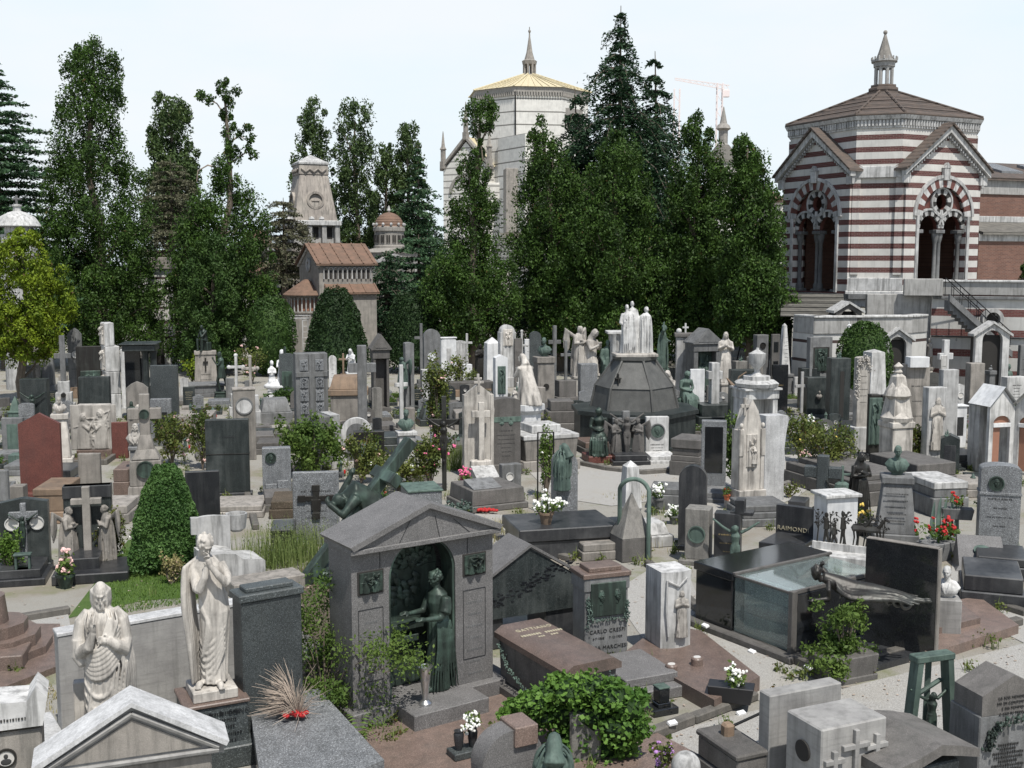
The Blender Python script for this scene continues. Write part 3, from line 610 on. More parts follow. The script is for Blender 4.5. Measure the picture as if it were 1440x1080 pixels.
def f_group():     # three draped figures seen mostly from behind, the mantle of two falling together
    mb=MB(); head(mb,(-.32,0,1.62),.23,160,10,0,'short'); head(mb,(-.08,.1,1.74),.23,180,0,0,'short',seed=4); head(mb,(.5,.02,1.55),.22,200,15,0,'bun')
    robe(mb,[(-.2,0,0,.42,.28,.12),(-.22,0,.6,.34,.26,.14),(-.25,0,1.1,.30,.24,.10),(-.25,0,1.4,.26,.18,.05),(-.25,0,1.5,.12,.1,0)],k=10,seed=11,tw=.3)
    robe(mb,[(.42,0,0,.38,.27,.08),(.45,0,.6,.33,.25,.08),(.46,0,1.05,.29,.22,.05),(.46,0,1.34,.24,.17,.03),(.48,0,1.44,.1,.1,0)],k=7,seed=12,tw=.2)
    robe(mb,[(.05,.1,0,.3,.25,.1),(0,.1,1.2,.26,.2,.1),(-.05,.1,1.55,.2,.14,.02),(-.06,.1,1.63,.08,.08,0)],k=7,seed=13,tw=.2)
    mb.tube([(-.48,0,1.4),(-.58,-.05,1.1),(-.45,-.2,.98)],[.09,.08,.05],9); hand(mb,(-.45,-.2,.98),(.6,-.5,0),(0,0,1),.17,.4,1)
    for i in range(8): x=-.5+.07*i; fold(mb,[(x*.8-.05,-.22,1.35),(x,-.28,.9),(x+.02,-.29,.4),(x,-.3,.02)],.03)
    for i in range(4): x=.28+.12*i; fold(mb,[(x,-.17,1.3),(x,-.25,.8),(x-.02,-.28,.1)],.025)
    sculpt('group',mb,.018,2)
def f_children():
    mb=MB()
    for x,y,s,yw,sd in ((-.22,0,.62,30,1),(.12,.05,.85,-20,2)):
        mb.m=Matrix.Translation((x,y,0))@Matrix.Scale(s,4); head(mb,(0,0,1.36),.27,yw,10,0,'short',seed=sd); mb.tube([(0,0,.5),(0,0,.9),(0,0,1.1),(0,0,1.2)],[.16,.15,.15,.06],12)
        for k in (-1,1): mb.tube([(k*.15,0,1.08),(k*.2,-.12,.85),(k*.05,-.25,.9)],[.06,.05,.035],8); hand(mb,(k*.05,-.25,.9),(-k,-.2,.2),(0,0,1),.15,.5,k); mb.tube([(k*.08,0,.5),(k*.12,-.25,.42),(k*.1,-.25,.02)],[.09,.07,.045],8)
        robe(mb,[(0,0,0,.25,.22,.1),(0,0,.4,.22,.2,.1),(0,0,.7,.16,.15,.03)],k=6,seed=sd)
    mb.m=Matrix(); mb.ell((0,0,.1),(.5,.35,.16),14); sculpt('children',mb,.022,2)
def f_relief(key,seed=0):    # shallow relief scene in the x,z plane, 1 x 1, faces -y
    mb=MB(); r=random.Random(seed); mb.box(-.5,.5,0,.06,0,1,.01)
    for x,h in ((-.22,.72),(.16,.8)):
        head(mb,(x,-.03,h),.17,30 if x<0 else -30,20,0,'veil'); robe(mb,[(x,0,.02,.16,.07,.15),(x,0,.3,.14,.07,.15),(x,0,.55,.12,.06,.05),(x,0,.64,.07,.05,0)],k=7,seed=seed+1)
        mb.tube([(x,-.05,.55),(x*.4,-.08,.45),(x*.2,-.08,.58)],[.04,.035,.02],7)
    for i in range(7): fold(mb,[(r.uniform(-.45,.45),-.02,r.uniform(.05,.3)) for _ in range(1)]+[(r.uniform(-.45,.45),-.03,r.uniform(.1,.9)) for _ in range(2)],.02)
    sculpt(key,mb,.014,2,'relief')
def f_face(key='face',hair='short',beard=False):  # head in half relief for medallions
    mb=MB(); head(mb,(0,0,0),1,18,0,0,hair,beard); sculpt(key,mb,.03,2,'portrait')
for f in (f_christ,f_girl,f_side,f_crucified,f_kneel,f_lying,f_bent,f_boy,f_group,f_children): f()
f_standing(); f_standing('angel','cross','curly',True,seed=5); f_standing('man','down','short',seed=6,pitch=5); f_standing('raised','up','long',seed=7,pitch=0); f_standing('monk','cross','veil',seed=8,yaw=20,pitch=8,vox=.016)
f_seated(); f_seated('thinker','short',True,False); f_bust('bust'); f_bust('bustb','short',True); f_bust('bustw','veil',False,draped=True)
f_relief('rel'); f_relief('relb',4); f_face()
def f_headveil():
    mb=MB(); head(mb,(0,-.05,1.45),.24,170,20,0,'veil'); robe(mb,[(0,0,.5,.24,.2,.1),(0,0,.9,.22,.18,.08),(0,0,1.2,.24,.16,.03),(0,0,1.32,.12,.1,0)],k=8)
    for i in range(12): a=i*.5; fold(mb,[(.1*math.cos(a),.1*math.sin(a),1.42),(.2*math.cos(a+.2),.17*math.sin(a+.2),1.3),(.24*math.cos(a+.1),.2*math.sin(a+.1),1.1),(.25*math.cos(a),.2*math.sin(a),.8)],.025)
    sculpt('mourner',mb,.013,2)
f_headveil()
# ---------- grave monuments
LAST=[None]; POTS=[]
def slabparts(root,W,H,D,mat,o,z0=0):
    if not any(k in o for k in('ins','inset','med','rel','fig')) and o.get('pn','slab')=='slab' and int(W*7919)%5<3: o=dict(o,ins=(3+int(W*9973)%3,.35,.72,'let' if mat not in('bk','bkm','dg','sg') else 'letg'))
    b=o.get('base'); zb=z0
    if b:
        bh=b[0]; e=b[1]; mb=MB(); mb.box(-W/2-e,W/2+e,-e*1.4,D+e,z0,z0+bh,.015)
        if len(b)>3: mb.box(-W/2-e*2,W/2+e*2,-e*3,D+e*2,z0,z0+bh*.45,.015)
        mb.build('base',b[2] if len(b)>2 and b[2] else mat,root); zb=z0+bh-.003
    top=o.get('top','flat'); th=o.get('th'); 
    if th is None: th={'flat':0,'arch':W/2,'seg':.13*W,'gable':.22*W,'point':.55*W}[top]
    zs=H-th; mb=MB()
    if top=='flat': mb.box(-W/2,W/2,0,D,zb,H,.015)
    else: mb.ext(arcpoly(W,zb,zs,top,th),0,D)
    if o.get('pil'):
        for k in (-1,1): mb.box(k*W/2-.05,k*W/2+.05,-.03,D+.02,zb+.004,zs-.004,.01)
    SL=mb.build(o.get('pn','slab'),mat,root)
    if o.get('cap'):
        c=o['cap']; mb=MB(); mb.box(-W/2-c[1],W/2+c[1],-c[1],D+c[1],H,H+c[0],.012); mb.build('cap',c[2] if len(c)>2 else mat,root)
    zz=lambda f:zb+(H-zb)*f
    for (xf,zf,r,m,kind) in o.get('med',[]):
        r=r*W; mb=MB(); mb.disc(xf*W,zz(zf),r*.87,-.012,.004); md=mb.build('medallion',m if kind!='photo' else 'ph',root); mb=MB(); mb.ring(xf*W,zz(zf),r*.86,r,-.035,0.004); mb.build('rim',o.get('rimm',m),md)
        if kind=='face': f=figure('face',m,md,(xf*W,-.006,zz(zf)+r*.12),0,1,'portrait'); f.scale=(r*1.15,r*.45,r*1.15)
    for (w,a,c,m) in o.get('inset',[]):
        mb=MB(); mb.box(-W*w/2,W*w/2,-.012,.01,zz(a),zz(c),.004); mb.build('panel',m,SL)
    for (xf,zf,s,m) in o.get('cross',[]):
        s=s*W; t=s*.11; mb=MB(); mb.box(xf*W-t,xf*W+t,-.04,.004,zz(zf)-s*.75,zz(zf)+s*.55,.006); mb.box(xf*W-s*.45,xf*W+s*.45,-.037,.004,zz(zf)+s*.05,zz(zf)+s*.27,.006); mb.build('cross',m,root)
    if o.get('ins') :
        n,a,c,m=o['ins']; r=random.Random(int(W*1000)); mb=MB()
        for i in range(n):
            z=zz(c)-(zz(c)-zz(a))*i/max(1,n-1); ww=W*(.25+.4*r.random()); x=-ww/2; hh=min(.035,W*.05)*(1.2 if i==0 else .8)
            while x<ww/2:
                l=hh*r.uniform(.3,.8); mb.box(x,x+l*.8,-.006,.002,z,z+hh*r.uniform(.75,1),.001); x+=l+hh*.22*(1 if r.random()<.8 else 3)
        mb.build('inscription',m,SL)
    for (k,m,xf,a,c,sx) in o.get('rel',[]):
        f=figure(k,m,root,(xf*W,-.02,zz(a)),0,1,'relief'); f.scale=((zz(c)-zz(a))*sx,.8,(zz(c)-zz(a)))
    for (s,sz,xf,zf,m) in o.get('text',[]): text(s,sz,m,root,xf*W,-.008,zz(zf))
    for (k,m,x,z,s,r) in o.get('fig',[]): figure(k,m,root,(x*W,o.get('fy',-.12),zz(z)),r,s)
    return zb
def extras(root,W,H,D,mat,o):
    if o.get('led'):
        l=o['led']; L,h=l[0],l[1]; m=l[2] if len(l)>2 else mat; wf=l[3] if len(l)>3 else 1.0; mb=MB()
        mb.box(-W*wf/2-.09,W*wf/2+.09,-L-.1,-.02,0,h*.45,.012); mb.build('ledger_base',l[4] if len(l)>4 else m,root)
        mb=MB(); mb.box(-W*wf/2,W*wf/2,-L,-.03,h*.45-.002,h,.012); mb.build('ledger',m,root)
    if o.get('plot'):
        L,m=o['plot'][:2]; w=W/2+.18; mb=MB()
        for q in ((-w,-w+.12,-L,0),(w-.12,w,-L,0),(-w+.123,w-.123,-L,-L+.12)): mb.box(q[0],q[1],q[2],q[3],0,.16,.015)
        mb.build('kerb',m,root)
        if len(o['plot'])>2:
            mb=MB(); mb.box(-w+.124,w-.124,-L+.124,-.003,0,.07,.004); mb.build('bed',o['plot'][2],root)
CATN={'slab':('headstone','headstone'),'cross':('stone_cross','cross'),'obel':('obelisk','obelisk'),'ped':('statue_monument','statue'),'bust':('bust_monument','bust'),'tomb':('sarcophagus','sarcophagus'),'aed':('small_shrine','shrine'),'box':('stone_block','tomb')}
def A(kind,x0,y0,x1,yt,mat,label,rot=16,d=None,name=None,cat=None,group=None,z=0.0,**o):
    p,W,c=span(x0,y0,x1,rot,z); H=hz(yt,c.y)-z; nm,ct=CATN[kind]
    root=thing(name or nm,label,cat or ct,c,rot,group)
    if 'plain' in label or 'blank' in label: o['ins']=None
    D=d or max(.14,min(.5,W*.35)); LAST[0]=(root,W,H,D)
    if kind=='slab': slabparts(root,W,H,D,mat,o)
    elif kind=='box': slabparts(root,W,H,D,mat,dict(o,pn='block'))
    elif kind=='cross':
        bf=o.get('bf',.22); t=W*o.get('t',.2); zb=H*bf; az=zb+(H-zb)*o.get('az',.66); mb=MB(); dd=o.get('cd',t*.7)
        mb.box(-t/2,t/2,D/2-dd/2,D/2+dd/2,zb-.004,H,.015); mb.box(-W/2,-t/2+.003,D/2-dd/2+.003,D/2+dd/2-.003,az,az+t,.012); mb.box(t/2-.003,W/2,D/2-dd/2+.003,D/2+dd/2-.003,az,az+t,.012)
        if o.get('knob'):
            for (x,zz) in ((-W/2,az+t/2),(W/2,az+t/2),(0,H)): mb.ell((x,D/2,zz),(t*.75,t*.5,t*.75),10)
        mb.build('cross',mat,root)
        bw=o.get('bw',W*.8); bm=o.get('bm',mat); mb=MB(); n=o.get('steps',2)
        for i in range(n):
            q=1-i*.22; mb.box(-bw*q/2,bw*q/2,D/2-bw*q*.4,D/2+bw*q*.4,zb*i/n+(0 if i==0 else -.003),zb*(i+1)/n,.015)
        mb.build('pedestal',bm,root)
        if o.get('med'):
            m=o['med']; mb=MB(); mb.disc(0,zb*m[0],bw*m[1],D/2-bw*.4-.03,D/2-bw*.3); mb.build('medallion',m[2],root)
        if o.get('fig'): figure(o['fig'],o.get('fm','bz'),root,(0,D/2-dd/2-.05,az-1.28*(W/1.5)),0,W/1.5)
    elif kind=='obel':
        bf=o.get('bf',.3); bw=W; zb=H*bf; mb=MB(); mb.box(-bw/2,bw/2,0,bw,0,zb*.25,.02); mb.box(-bw*.43,bw*.43,bw*.07,bw*.93,zb*.25-.002,zb*.88,.015); mb.box(-bw*.48,bw*.48,bw*.02,bw*.98,zb*.88-.002,zb,.015); mb.build('pedestal',o.get('bm',mat),root)
        sw=W*o.get('sw',.68)/2; t=o.get('tp',.55); mb=MB(); tip=o.get('tip',.10); zt=zb+(H-zb)*(1-tip); q=[(-sw,bw/2-sw),(sw,bw/2-sw),(sw,bw/2+sw),(-sw,bw/2+sw)]
        mb.extz(q,zb-.002,zt,t,(0,bw/2)); q2=[(x*t,bw/2+(y-bw/2)*t) for x,y in q]; mb.extz(q2,zt-.001,H,.05 if tip>.03 else .8,(0,bw/2)); mb.build('shaft',mat,root,smooth=0)
        if o.get('knobs'):
            mb=MB(); mb.lathe([(.01,-.02),(sw*t*.8,.03),(sw*t*.5,.12),(sw*t*.9,.2),(.01,.32)],10,(0,bw/2,H-.05)); mb.build('finial',mat,root)
        if o.get('garl'): wreath(root,[(sw*.2,bw/2-sw*.9,zb+(H-zb)*.9),(-sw*.9,bw/2-sw*.85,zb+(H-zb)*.7),(-sw*.7,bw/2-sw,zb+(H-zb)*.4)],.06,mat,'garland')
    elif kind in('ped','bust'):
        fk=o.get('f','standing' if kind=='ped' else 'bust'); fh={'bust':.82,'bustb':.82,'bustw':.82,'kneel':1.25,'seated':1.35,'thinker':1.35,'children':1.1,'group':1.85,'lying':.6,'boy':1.5,'mourner':1.55,'rel':1,'bent':1.3}.get(fk,1.72)
        pf=o.get('pf',.45); zb=H*pf; s=(H-zb)/fh; mb=MB(); st=o.get('st','plinth'); pd=o.get('pd',W)
        if st=='plinth':
            mb.box(-W/2-.06,W/2+.06,-.06,pd+.06,0,zb*.16,.02); mb.box(-W/2,W/2,0,pd,zb*.16-.002,zb*.9,.015,o.get('tp',.92),o.get('tp',.92)); w2=W*o.get('tp',.92)
            mb.box(-w2/2-.05,w2/2+.05,pd/2-w2/2*pd/W-.05,pd/2+w2/2*pd/W+.05,zb*.9-.002,zb,.015)
        elif st=='round':
            r=W/2; mb.lathe([(r*1.15,0),(r*1.15,zb*.12),(r*.95,zb*.2),(r*.8,zb*.3),(r*.72,zb*.85),(r*.95,zb*.92),(r*.95,zb)],18,(0,pd/2,0))
        elif st=='oct':
            r=W/2; mb.lathe([(r*1.12,0),(r*1.12,zb*.14),(r*.86,zb*.22),(r*.86,zb*.82),(r*1.1,zb*.9),(r*1.1,zb)],8,(0,pd/2,0),1,PI/8)
        mb.build('pedestal',o.get('pm',mat),root)
        if o.get('pcross'): mb=MB(); mb.box(-.035,.035,-.04,0,zb*.45,zb*.82,.005); mb.box(-.12,.12,-.038,.0,zb*.66,zb*.72,.005); mb.build('cross','bd',root)
        if o.get('pmed'): m=o['pmed']; mb=MB(); mb.disc(0,zb*m[0],W*m[1],-.03,.01); mb.build('medallion',m[2],root)
        if o.get('ins') : slabparts(root,W*.98,zb*.98,.02,'let',dict(ins=o['ins'],pn='x'),0) if False else inscr(root,W*.9,zb,o['ins'])
        figure(fk,mat if 'fm' not in o else o['fm'],root,(0,pd/2,zb-.01),o.get('fr',0),s)
    elif kind=='tomb':
        L=o.get('L',D); tiers=o.get('tiers',[(1,0,.3),(.86,.3,.85),(.95,.85,1)]); 
        for i,t in enumerate(tiers):
            w=W*t[0]/2; e=(1-t[0])*min(W,L)/2; mb=MB(); mb.box(-w,w,e,L-e,H*t[1]-(.002 if i else 0),H*t[2],.02,t[3] if len(t)>3 else 1,t[3] if len(t)>3 else 1); mb.build(['plinth','chest','lid','upper_lid','ridge'][i],t[4] if len(t)>4 else mat,root)
    elif kind=='aed':
        rf=o.get('rf',.22); zr=H*(1-rf); pw=W*.16; mb=MB(); D=d or W*.7; mb.box(-W/2-.06,W/2+.06,-.08,D+.06,0,H*.06,.015); 
        for k in (-1,1): mb.box(k*W/2-(pw if k>0 else 0),k*W/2+(pw if k<0 else 0),0,D,H*.06-.002,zr*.86,.012)
        mb.box(-W/2+pw+.002,W/2-pw-.002,D*.6,D-.01,H*.06-.002,zr*.86,.01); mb.box(-W/2-.03,W/2+.03,-.03,D+.03,zr*.86-.002,zr,.012); mb.build('wall',mat,root)
        mb=MB(); mb.ext([(-W/2-.1,zr+.002),(W/2+.1,zr+.002),(W/2+.1,zr+.06),(0,H),(-W/2-.1,zr+.06)],-.1,D+.08); mb.build('roof',o.get('rm',mat),root)
        mb=MB(); mb.ext([(-W*.36,zr+.09),(W*.36,zr+.09),(0,H-.09)],-.115,-.095); mb.build('pediment',o.get('rm',mat),root)
        if o.get('in'): f=figure(o['in'][0],o['in'][1],root,(0,D*.5,H*.07),0,1,'figure'); s=zr*.78/(1.72 if o['in'][0]!='rel' else 1); f.scale=(s*(1 if o['in'][0]!='rel' else (W-2*pw)/s/1.0),s,s)
    extras(root,W,H,D,mat,o); return root
def inscr(root,W,H,ins,y=-.004):
    n,a,c,m=ins; r=random.Random(int(W*999)); mb=MB()
    for i in range(n):
        z=H*c-(H*c-H*a)*i/max(1,n-1); ww=W*(.35+.4*r.random()); x=-ww/2; hh=min(.035,W*.06)
        while x<ww/2: l=hh*r.uniform(.3,.8); mb.box(x,x+l*.8,y-.006,y+.003,z,z+hh*r.uniform(.75,1),.001); x+=l+hh*.25
    mb.build('inscription',m,root)
def wreath(root,pts,r,mat,name='garland',n=None,lsz=None,seed=3):
    rng=np.random.default_rng(seed); P_=[Vector(p) for p in pts]; out=[]
    L=sum((b-a).length for a,b in zip(P_,P_[1:])); mb=MB(); n=n or int(L/r*7)
    for i in range(n):
        t=i/n*(len(P_)-1); k=int(t); p=P_[k].lerp(P_[k+1],t-k); q=Vector(rng.normal(size=3))*r*.45
        mb.ell(p+q,(r*.42,r*.2,r*.28),6,(rng.random()*180,rng.random()*180,rng.random()*180))
    return mb.build(name,mat,root)
def pot(x,y,label,fm='fw',pm='pot',z=0.0,s=1.0,seed=1,nf=16,cat='flower pot',name='flower_pot',group=None,box=False):
    loc=gp(x,y,z); root=thing(name,label,cat,loc,rnd.uniform(-20,40),group); POTS.append(root); rng=np.random.default_rng(seed); mb=MB()
    if box: mb.box(-.24*s,.24*s,-.11*s,.11*s,0,.2*s,.01,1.15,1.15); h=.2*s
    else: mb.lathe([(.07*s,0),(.1*s,.14*s),(.115*s,.14*s),(.115*s,.17*s),(.09*s,.17*s),(.02,.15*s)],14); h=.17*s
    mb.build('pot' if not box else 'trough',pm,root)
    pts=clumps([(rng.normal()*.06*s*(2 if box else 1),rng.normal()*.05*s,h+.1*s+.05*s*rng.normal()) for _ in range(9)],[[.09*s]]*9,22,rng,.2)
    link(leafmesh(pts,.06*s,seed,.5),'foliage','l_bu',root); blooms(pts+np.array([0,0,.05*s]),nf,.035*s,fm,root,rng); return root
def numtag(x,y,i,rot=20,z=.12):
    mb=MB(); mb.box(-.07,.07,-.04,.04,0,.04,.006,.9,.9); o=mb.build('number_tag','wr',None); o.location=gp(x,y,z); o.rotation_euler=(R(18),0,R(rot)); return o
def kerbline(pts,label,h=.13,w=.16,mat='kb',name='kerb',z=0):
    P_=[gp(x,y,z) for x,y in pts]; c=P_[0]; mb=MB(); r=random.Random(int(pts[0][0]))
    for a,b in zip(P_,P_[1:]):
        L=(b-a).length; u=(b-a).normalized(); ang=math.atan2(u.y,u.x); n=max(1,int(L/1.1))
        for i in range(n):
            mb.m=Matrix.Translation(a-c+u*(L*i/n))@Matrix.Rotation(ang,4,'Z'); mb.box(0.004,L/n-.006,0,w,0,h+r.uniform(-.012,.008),.018)
    mb.m=Matrix(); o=mb.build(name,mat,None); o.location=c; tag(o,label,'kerb'); return o
# ---------- setting: ground, sky, light, camera
def ground_mat():
    m,t,b,o=nt('raked gravel and dirt'); v=coords(t,rand=False)
    n1=noi(t,v,90,3,.7); n2=noi(t,v,.35,5); n3=noi(t,v,28,4,.7); n4=noi(t,v,.9,6)
    c=mix(t,ramp(t,n1,.35,.65),(.20,.19,.165),(.36,.345,.31)); c=mix(t,mth(t,'MULTIPLY',ramp(t,n3,.52,.66),.45),c,(.20,.185,.155))
    c=mix(t,mth(t,'MULTIPLY',ramp(t,n2,.5,.62),.55),c,(.20,.165,.12)); c=mix(t,mth(t,'MULTIPLY',ramp(t,n4,.54,.66),.7),c,(.16,.17,.08))
    t.links.new(c,b.inputs['Base Color']); b.inputs['Roughness'].default_value=.95
    bn=N(t,'ShaderNodeBump'); bn.inputs['Strength'].default_value=.7; bn.inputs['Distance'].default_value=.02; t.links.new(n1,bn.inputs['Height']); t.links.new(bn.outputs[0],b.inputs['Normal']); M['gr']=m
ground_mat()
def gravelm():
    m,t,b,o=nt('pale fine gravel'); v=coords(t,rand=False); n1=noi(t,v,75,3,.75); n2=noi(t,v,.8,5); n3=noi(t,v,9,5,.7)
    c=mix(t,ramp(t,n1,.38,.62),(.22,.21,.195),(.42,.41,.385)); c=mix(t,mth(t,'MULTIPLY',ramp(t,n2,.5,.65),.35),c,(.30,.275,.23)); c=mix(t,mth(t,'MULTIPLY',ramp(t,n3,.6,.72),.35),c,(.22,.20,.165))
    t.links.new(c,b.inputs['Base Color']); b.inputs['Roughness'].default_value=.95
    bn=N(t,'ShaderNodeBump'); bn.inputs['Strength'].default_value=.6; bn.inputs['Distance'].default_value=.015; t.links.new(n1,bn.inputs['Height']); t.links.new(bn.outputs[0],b.inputs['Normal']); M['gv']=m
gravelm()
stone('soil','brown planting soil',(.15,.115,.08),(.10,.08,.055),streak=0,speck=.4,sscale=30,bump=.8,rough=.95)
stone('turf','mown turf soil',(.06,.12,.02),(.10,.16,.035),streak=0,speck=.3,sscale=40,bump=.8,rough=.95,var=0)
mb=MB(); mb.add([(-540,-40,0),(540,-40,0),(540,600,0),(-540,600,0)],[[0,1,2,3]]); g=mb.build('ground','gr',None,kind='structure')
def sheet(pts,mat,name,z=.006,kind='structure'):
    P_=[gp(x,y) for x,y in pts]; mb=MB(); mb.add([(p.x,p.y,z) for p in P_],[list(range(len(P_)))]); o=mb.build(name,mat,None,kind=kind); return o
sheet([(780,1000),(900,1040),(1440,905),(1440,985),(1440,1150),(560,1150)],'gv','gravel_path')
sheet([(985,880),(1150,955),(1075,990),(905,900),(860,835),(930,790),(965,800),(990,860)],'gv','gravel_path',.009)
sheet([(735,655),(780,700),(860,712),(960,700),(1020,740),(1120,700),(1190,650),(1200,600),(1100,600),(1000,640),(870,660),(790,645)],'gv','gravel_path',.012)
sheet([(560,765),(700,810),(760,775),(720,725),(600,720)],'gv','gravel_path',.012)
sheet([(1340,790),(1440,850),(1440,905),(1330,850)],'gv','gravel_path',.012)
sheet([(0,868),(95,860),(100,885),(0,880)],'gv','gravel_path',.012)
sheet([(422,800),(492,800),(505,1010),(430,1015)],'soil','planting_soil',.010)
t=sheet([(95,870),(200,845),(300,838),(312,770),(270,740),(180,760)],'turf','lawn_soil',.008)
rng=np.random.default_rng(5); mb=MB(); q=[gp(*p) for p in ((140,868),(290,845),(285,770),(170,775))]
for _ in range(9000):
    a,b=rng.random(),rng.random(); p=q[0].lerp(q[1],a).lerp(q[3].lerp(q[2],a),b); blades(p.x,p.y,.05,.05,.07,1,rng,mb,.8,.006)
mb.build('grass','l_gr',None,0,'stuff')
mb=MB()
for (x,y,w,d,n,h) in ((690,752,1.6,.8,500,.25),(800,775,2.2,.5,900,.28),(860,770,1.2,.6,300,.2),(700,740,1.2,.6,300,.2),(560,760,1.0,.8,200,.2),(60,985,1.2,.8,500,.08),(900,700,1.2,.5,200,.12),(650,700,1.0,.6,200,.15)):
    c=gp(x,y)
    for _ in range(n): blades(c.x+rng.normal()*w*.35,c.y+rng.normal()*d*.4,.05,.05,h,1,rng,mb,.9,.006)
mb.build('dry_grass','l_dr',None,0,'stuff')
w=bpy.data.worlds.new("World"); sc.world=w; w.use_nodes=True; t=w.node_tree; bg=t.nodes['Background']; sky=t.nodes.new('ShaderNodeTexSky'); sky.sky_type='NISHITA'; sky.sun_disc=False
SEL,SAZ=62,24           # sun: height, and degrees right(+) of straight behind the camera
sky.sun_elevation=R(SEL); sky.sun_rotation=R(180-SAZ); sky.air_density=1.2; sky.dust_density=1.0; sky.ozone_density=1.5; bg.inputs[1].default_value=.104
tc=N(t,'ShaderNodeTexCoord'); mp=N(t,'ShaderNodeMapping'); mp.inputs['Scale'].default_value=(1,1,3.2); t.links.new(tc.outputs['Generated'],mp.inputs[0])
f=ramp(t,noi(t,mp.outputs[0],2.2,5,.55),.35,.62,.45,.95); cl=mix(t,f,(7.0,8.9,9.9),(9.0,9.35,9.7)); cc_=N(t,'ShaderNodeMix'); cc_.data_type='RGBA'; cc_.inputs[0].default_value=.85
sg_=N(t,'ShaderNodeSeparateXYZ'); t.links.new(tc.outputs['Generated'],sg_.inputs[0]); t.links.new(ramp(t,sg_.outputs[2],.25,.43,.95,.05),cc_.inputs[0])
t.links.new(sky.outputs[0],cc_.inputs[6]); t.links.new(cl,cc_.inputs[7]); t.links.new(cc_.outputs[2],bg.inputs[0])
l=bpy.data.lights.new('sun','SUN'); l.energy=5.0; l.angle=R(.9); l.color=(1,.965,.9); lo=bpy.data.objects.new('sun',l); C.objects.link(lo)
sd=Vector((math.cos(R(SEL))*math.sin(R(SAZ)),-math.cos(R(SEL))*math.cos(R(SAZ)),math.sin(R(SEL)))); lo.rotation_euler=sd.to_track_quat('Z','Y').to_euler()
cam=bpy.data.cameras.new('camera'); co=bpy.data.objects.new('camera',cam); C.objects.link(co); co.location=(0,0,CH); co.rotation_euler=(R(90)-PIT,0,0)
cam.sensor_width=36; cam.lens=36*FL/1440; cam.clip_start=.1; cam.clip_end=3000; sc.camera=co
sc.view_settings.view_transform='Standard'; sc.view_settings.look='None'; sc.view_settings.exposure=0.02; sc.view_settings.gamma=1
# ---------- buildings
def stripem(key,name,c1,c2,per,frac,off=0,brick=True,c1b=None,thin=False):
    m,t,b,o=nt(name); tc=N(t,'ShaderNodeTexCoord'); sx=N(t,'ShaderNodeSeparateXYZ'); t.links.new(tc.outputs['Object'],sx.inputs[0])
    z=mth(t,'MODULO',mth(t,'ADD',sx.outputs[2],off+50*per),per); s=mth(t,'LESS_THAN',z,per*frac); v=coords(t,rand=False)
    ca=mix(t,ramp(t,noi(t,v,1.6),.3,.7),c1,tuple(x*.78 for x in c1)); vs=coords(t,(5,5,.5),False); ca=mix(t,mth(t,'MULTIPLY',ramp(t,noi(t,vs,1.2,5),.52,.75),.45),ca,tuple(x*.45 for x in c1))
    if brick:
        br=N(t,'ShaderNodeTexBrick'); br.inputs['Scale'].default_value=1; br.inputs['Brick Width'].default_value=.26; br.inputs['Row Height'].default_value=.075; br.inputs['Mortar Size'].default_value=.009
        cx=N(t,'ShaderNodeCombineXYZ'); t.links.new(mth(t,'ADD',sx.outputs[0],sx.outputs[1]),cx.inputs[0]); t.links.new(sx.outputs[2],cx.inputs[1]); t.links.new(cx.outputs[0],br.inputs['Vector'])
        br.inputs['Color1'].default_value=(*c2,1); br.inputs['Color2'].default_value=(*[x*.62 for x in c2],1); br.inputs['Mortar'].default_value=(.2,.15,.13,1); cb=br.outputs[0]
        cb=mix(t,mth(t,'MULTIPLY',ramp(t,noi(t,v,.8),.4,.7),.4),cb,tuple(x*.5 for x in c2))
    else: cb=mix(t,noi(t,v,3),c2,tuple(x*.6 for x in c2))
    if frac>=1: col=cb
    elif thin: col=mix(t,s,ca,cb)
    else: col=mix(t,s,ca,cb)
    t.links.new(col,b.inputs['Base Color']); b.inputs['Roughness'].default_value=.85; M[key]=m
stripem('pv','white stone and red brick courses',(.60,.585,.55),(.115,.032,.03),.59,.44,.35)
stripem('pw','white courses with thin dark bands',(.58,.57,.54),(.07,.045,.04),.86,.16,.1,False,thin=True)
stripem('pr','white courses with red bands',(.58,.57,.54),(.17,.05,.045),.95,.36,.25)
stripem('br','old red brickwork',(.5,.5,.5),(.20,.095,.065),1,1.0)
stripem('ch','cream marble with thin grey bands',(.74,.72,.67),(.22,.21,.19),1.75,.10,0,False,thin=True)
stripem('ch2','white marble with narrow grey courses',(.70,.68,.63),(.30,.29,.27),.9,.22,0,False,thin=True)
def tilem(key,name,c1,c2,s=6):
    m,t,b,o=nt(name); v=coords(t,(1,1,s),False); n=noi(t,v,2.5,5); col=mix(t,ramp(t,n,.35,.65),c1,c2); t.links.new(col,b.inputs['Base Color']); b.inputs['Roughness'].default_value=.85
    bn=N(t,'ShaderNodeBump'); bn.inputs['Strength'].default_value=.6; bn.inputs['Distance'].default_value=.05; w=N(t,'ShaderNodeTexWave'); w.inputs['Scale'].default_value=1.6; w.bands_direction='Z'; t.links.new(coords(t,rand=False),w.inputs[0]); t.links.new(w.outputs[1],bn.inputs['Height']); t.links.new(bn.outputs[0],b.inputs['Normal']); M[key]=m
tilem('rf','weathered stone tiles',(.115,.085,.068),(.065,.055,.048)); tilem('rc','copper brown roof',(.19,.115,.08),(.13,.085,.06),1); tilem('ry','pale gold metal roof',(.58,.51,.34),(.48,.42,.28),1); tilem('rg','mossy grey slate',(.16,.15,.13),(.09,.085,.075))
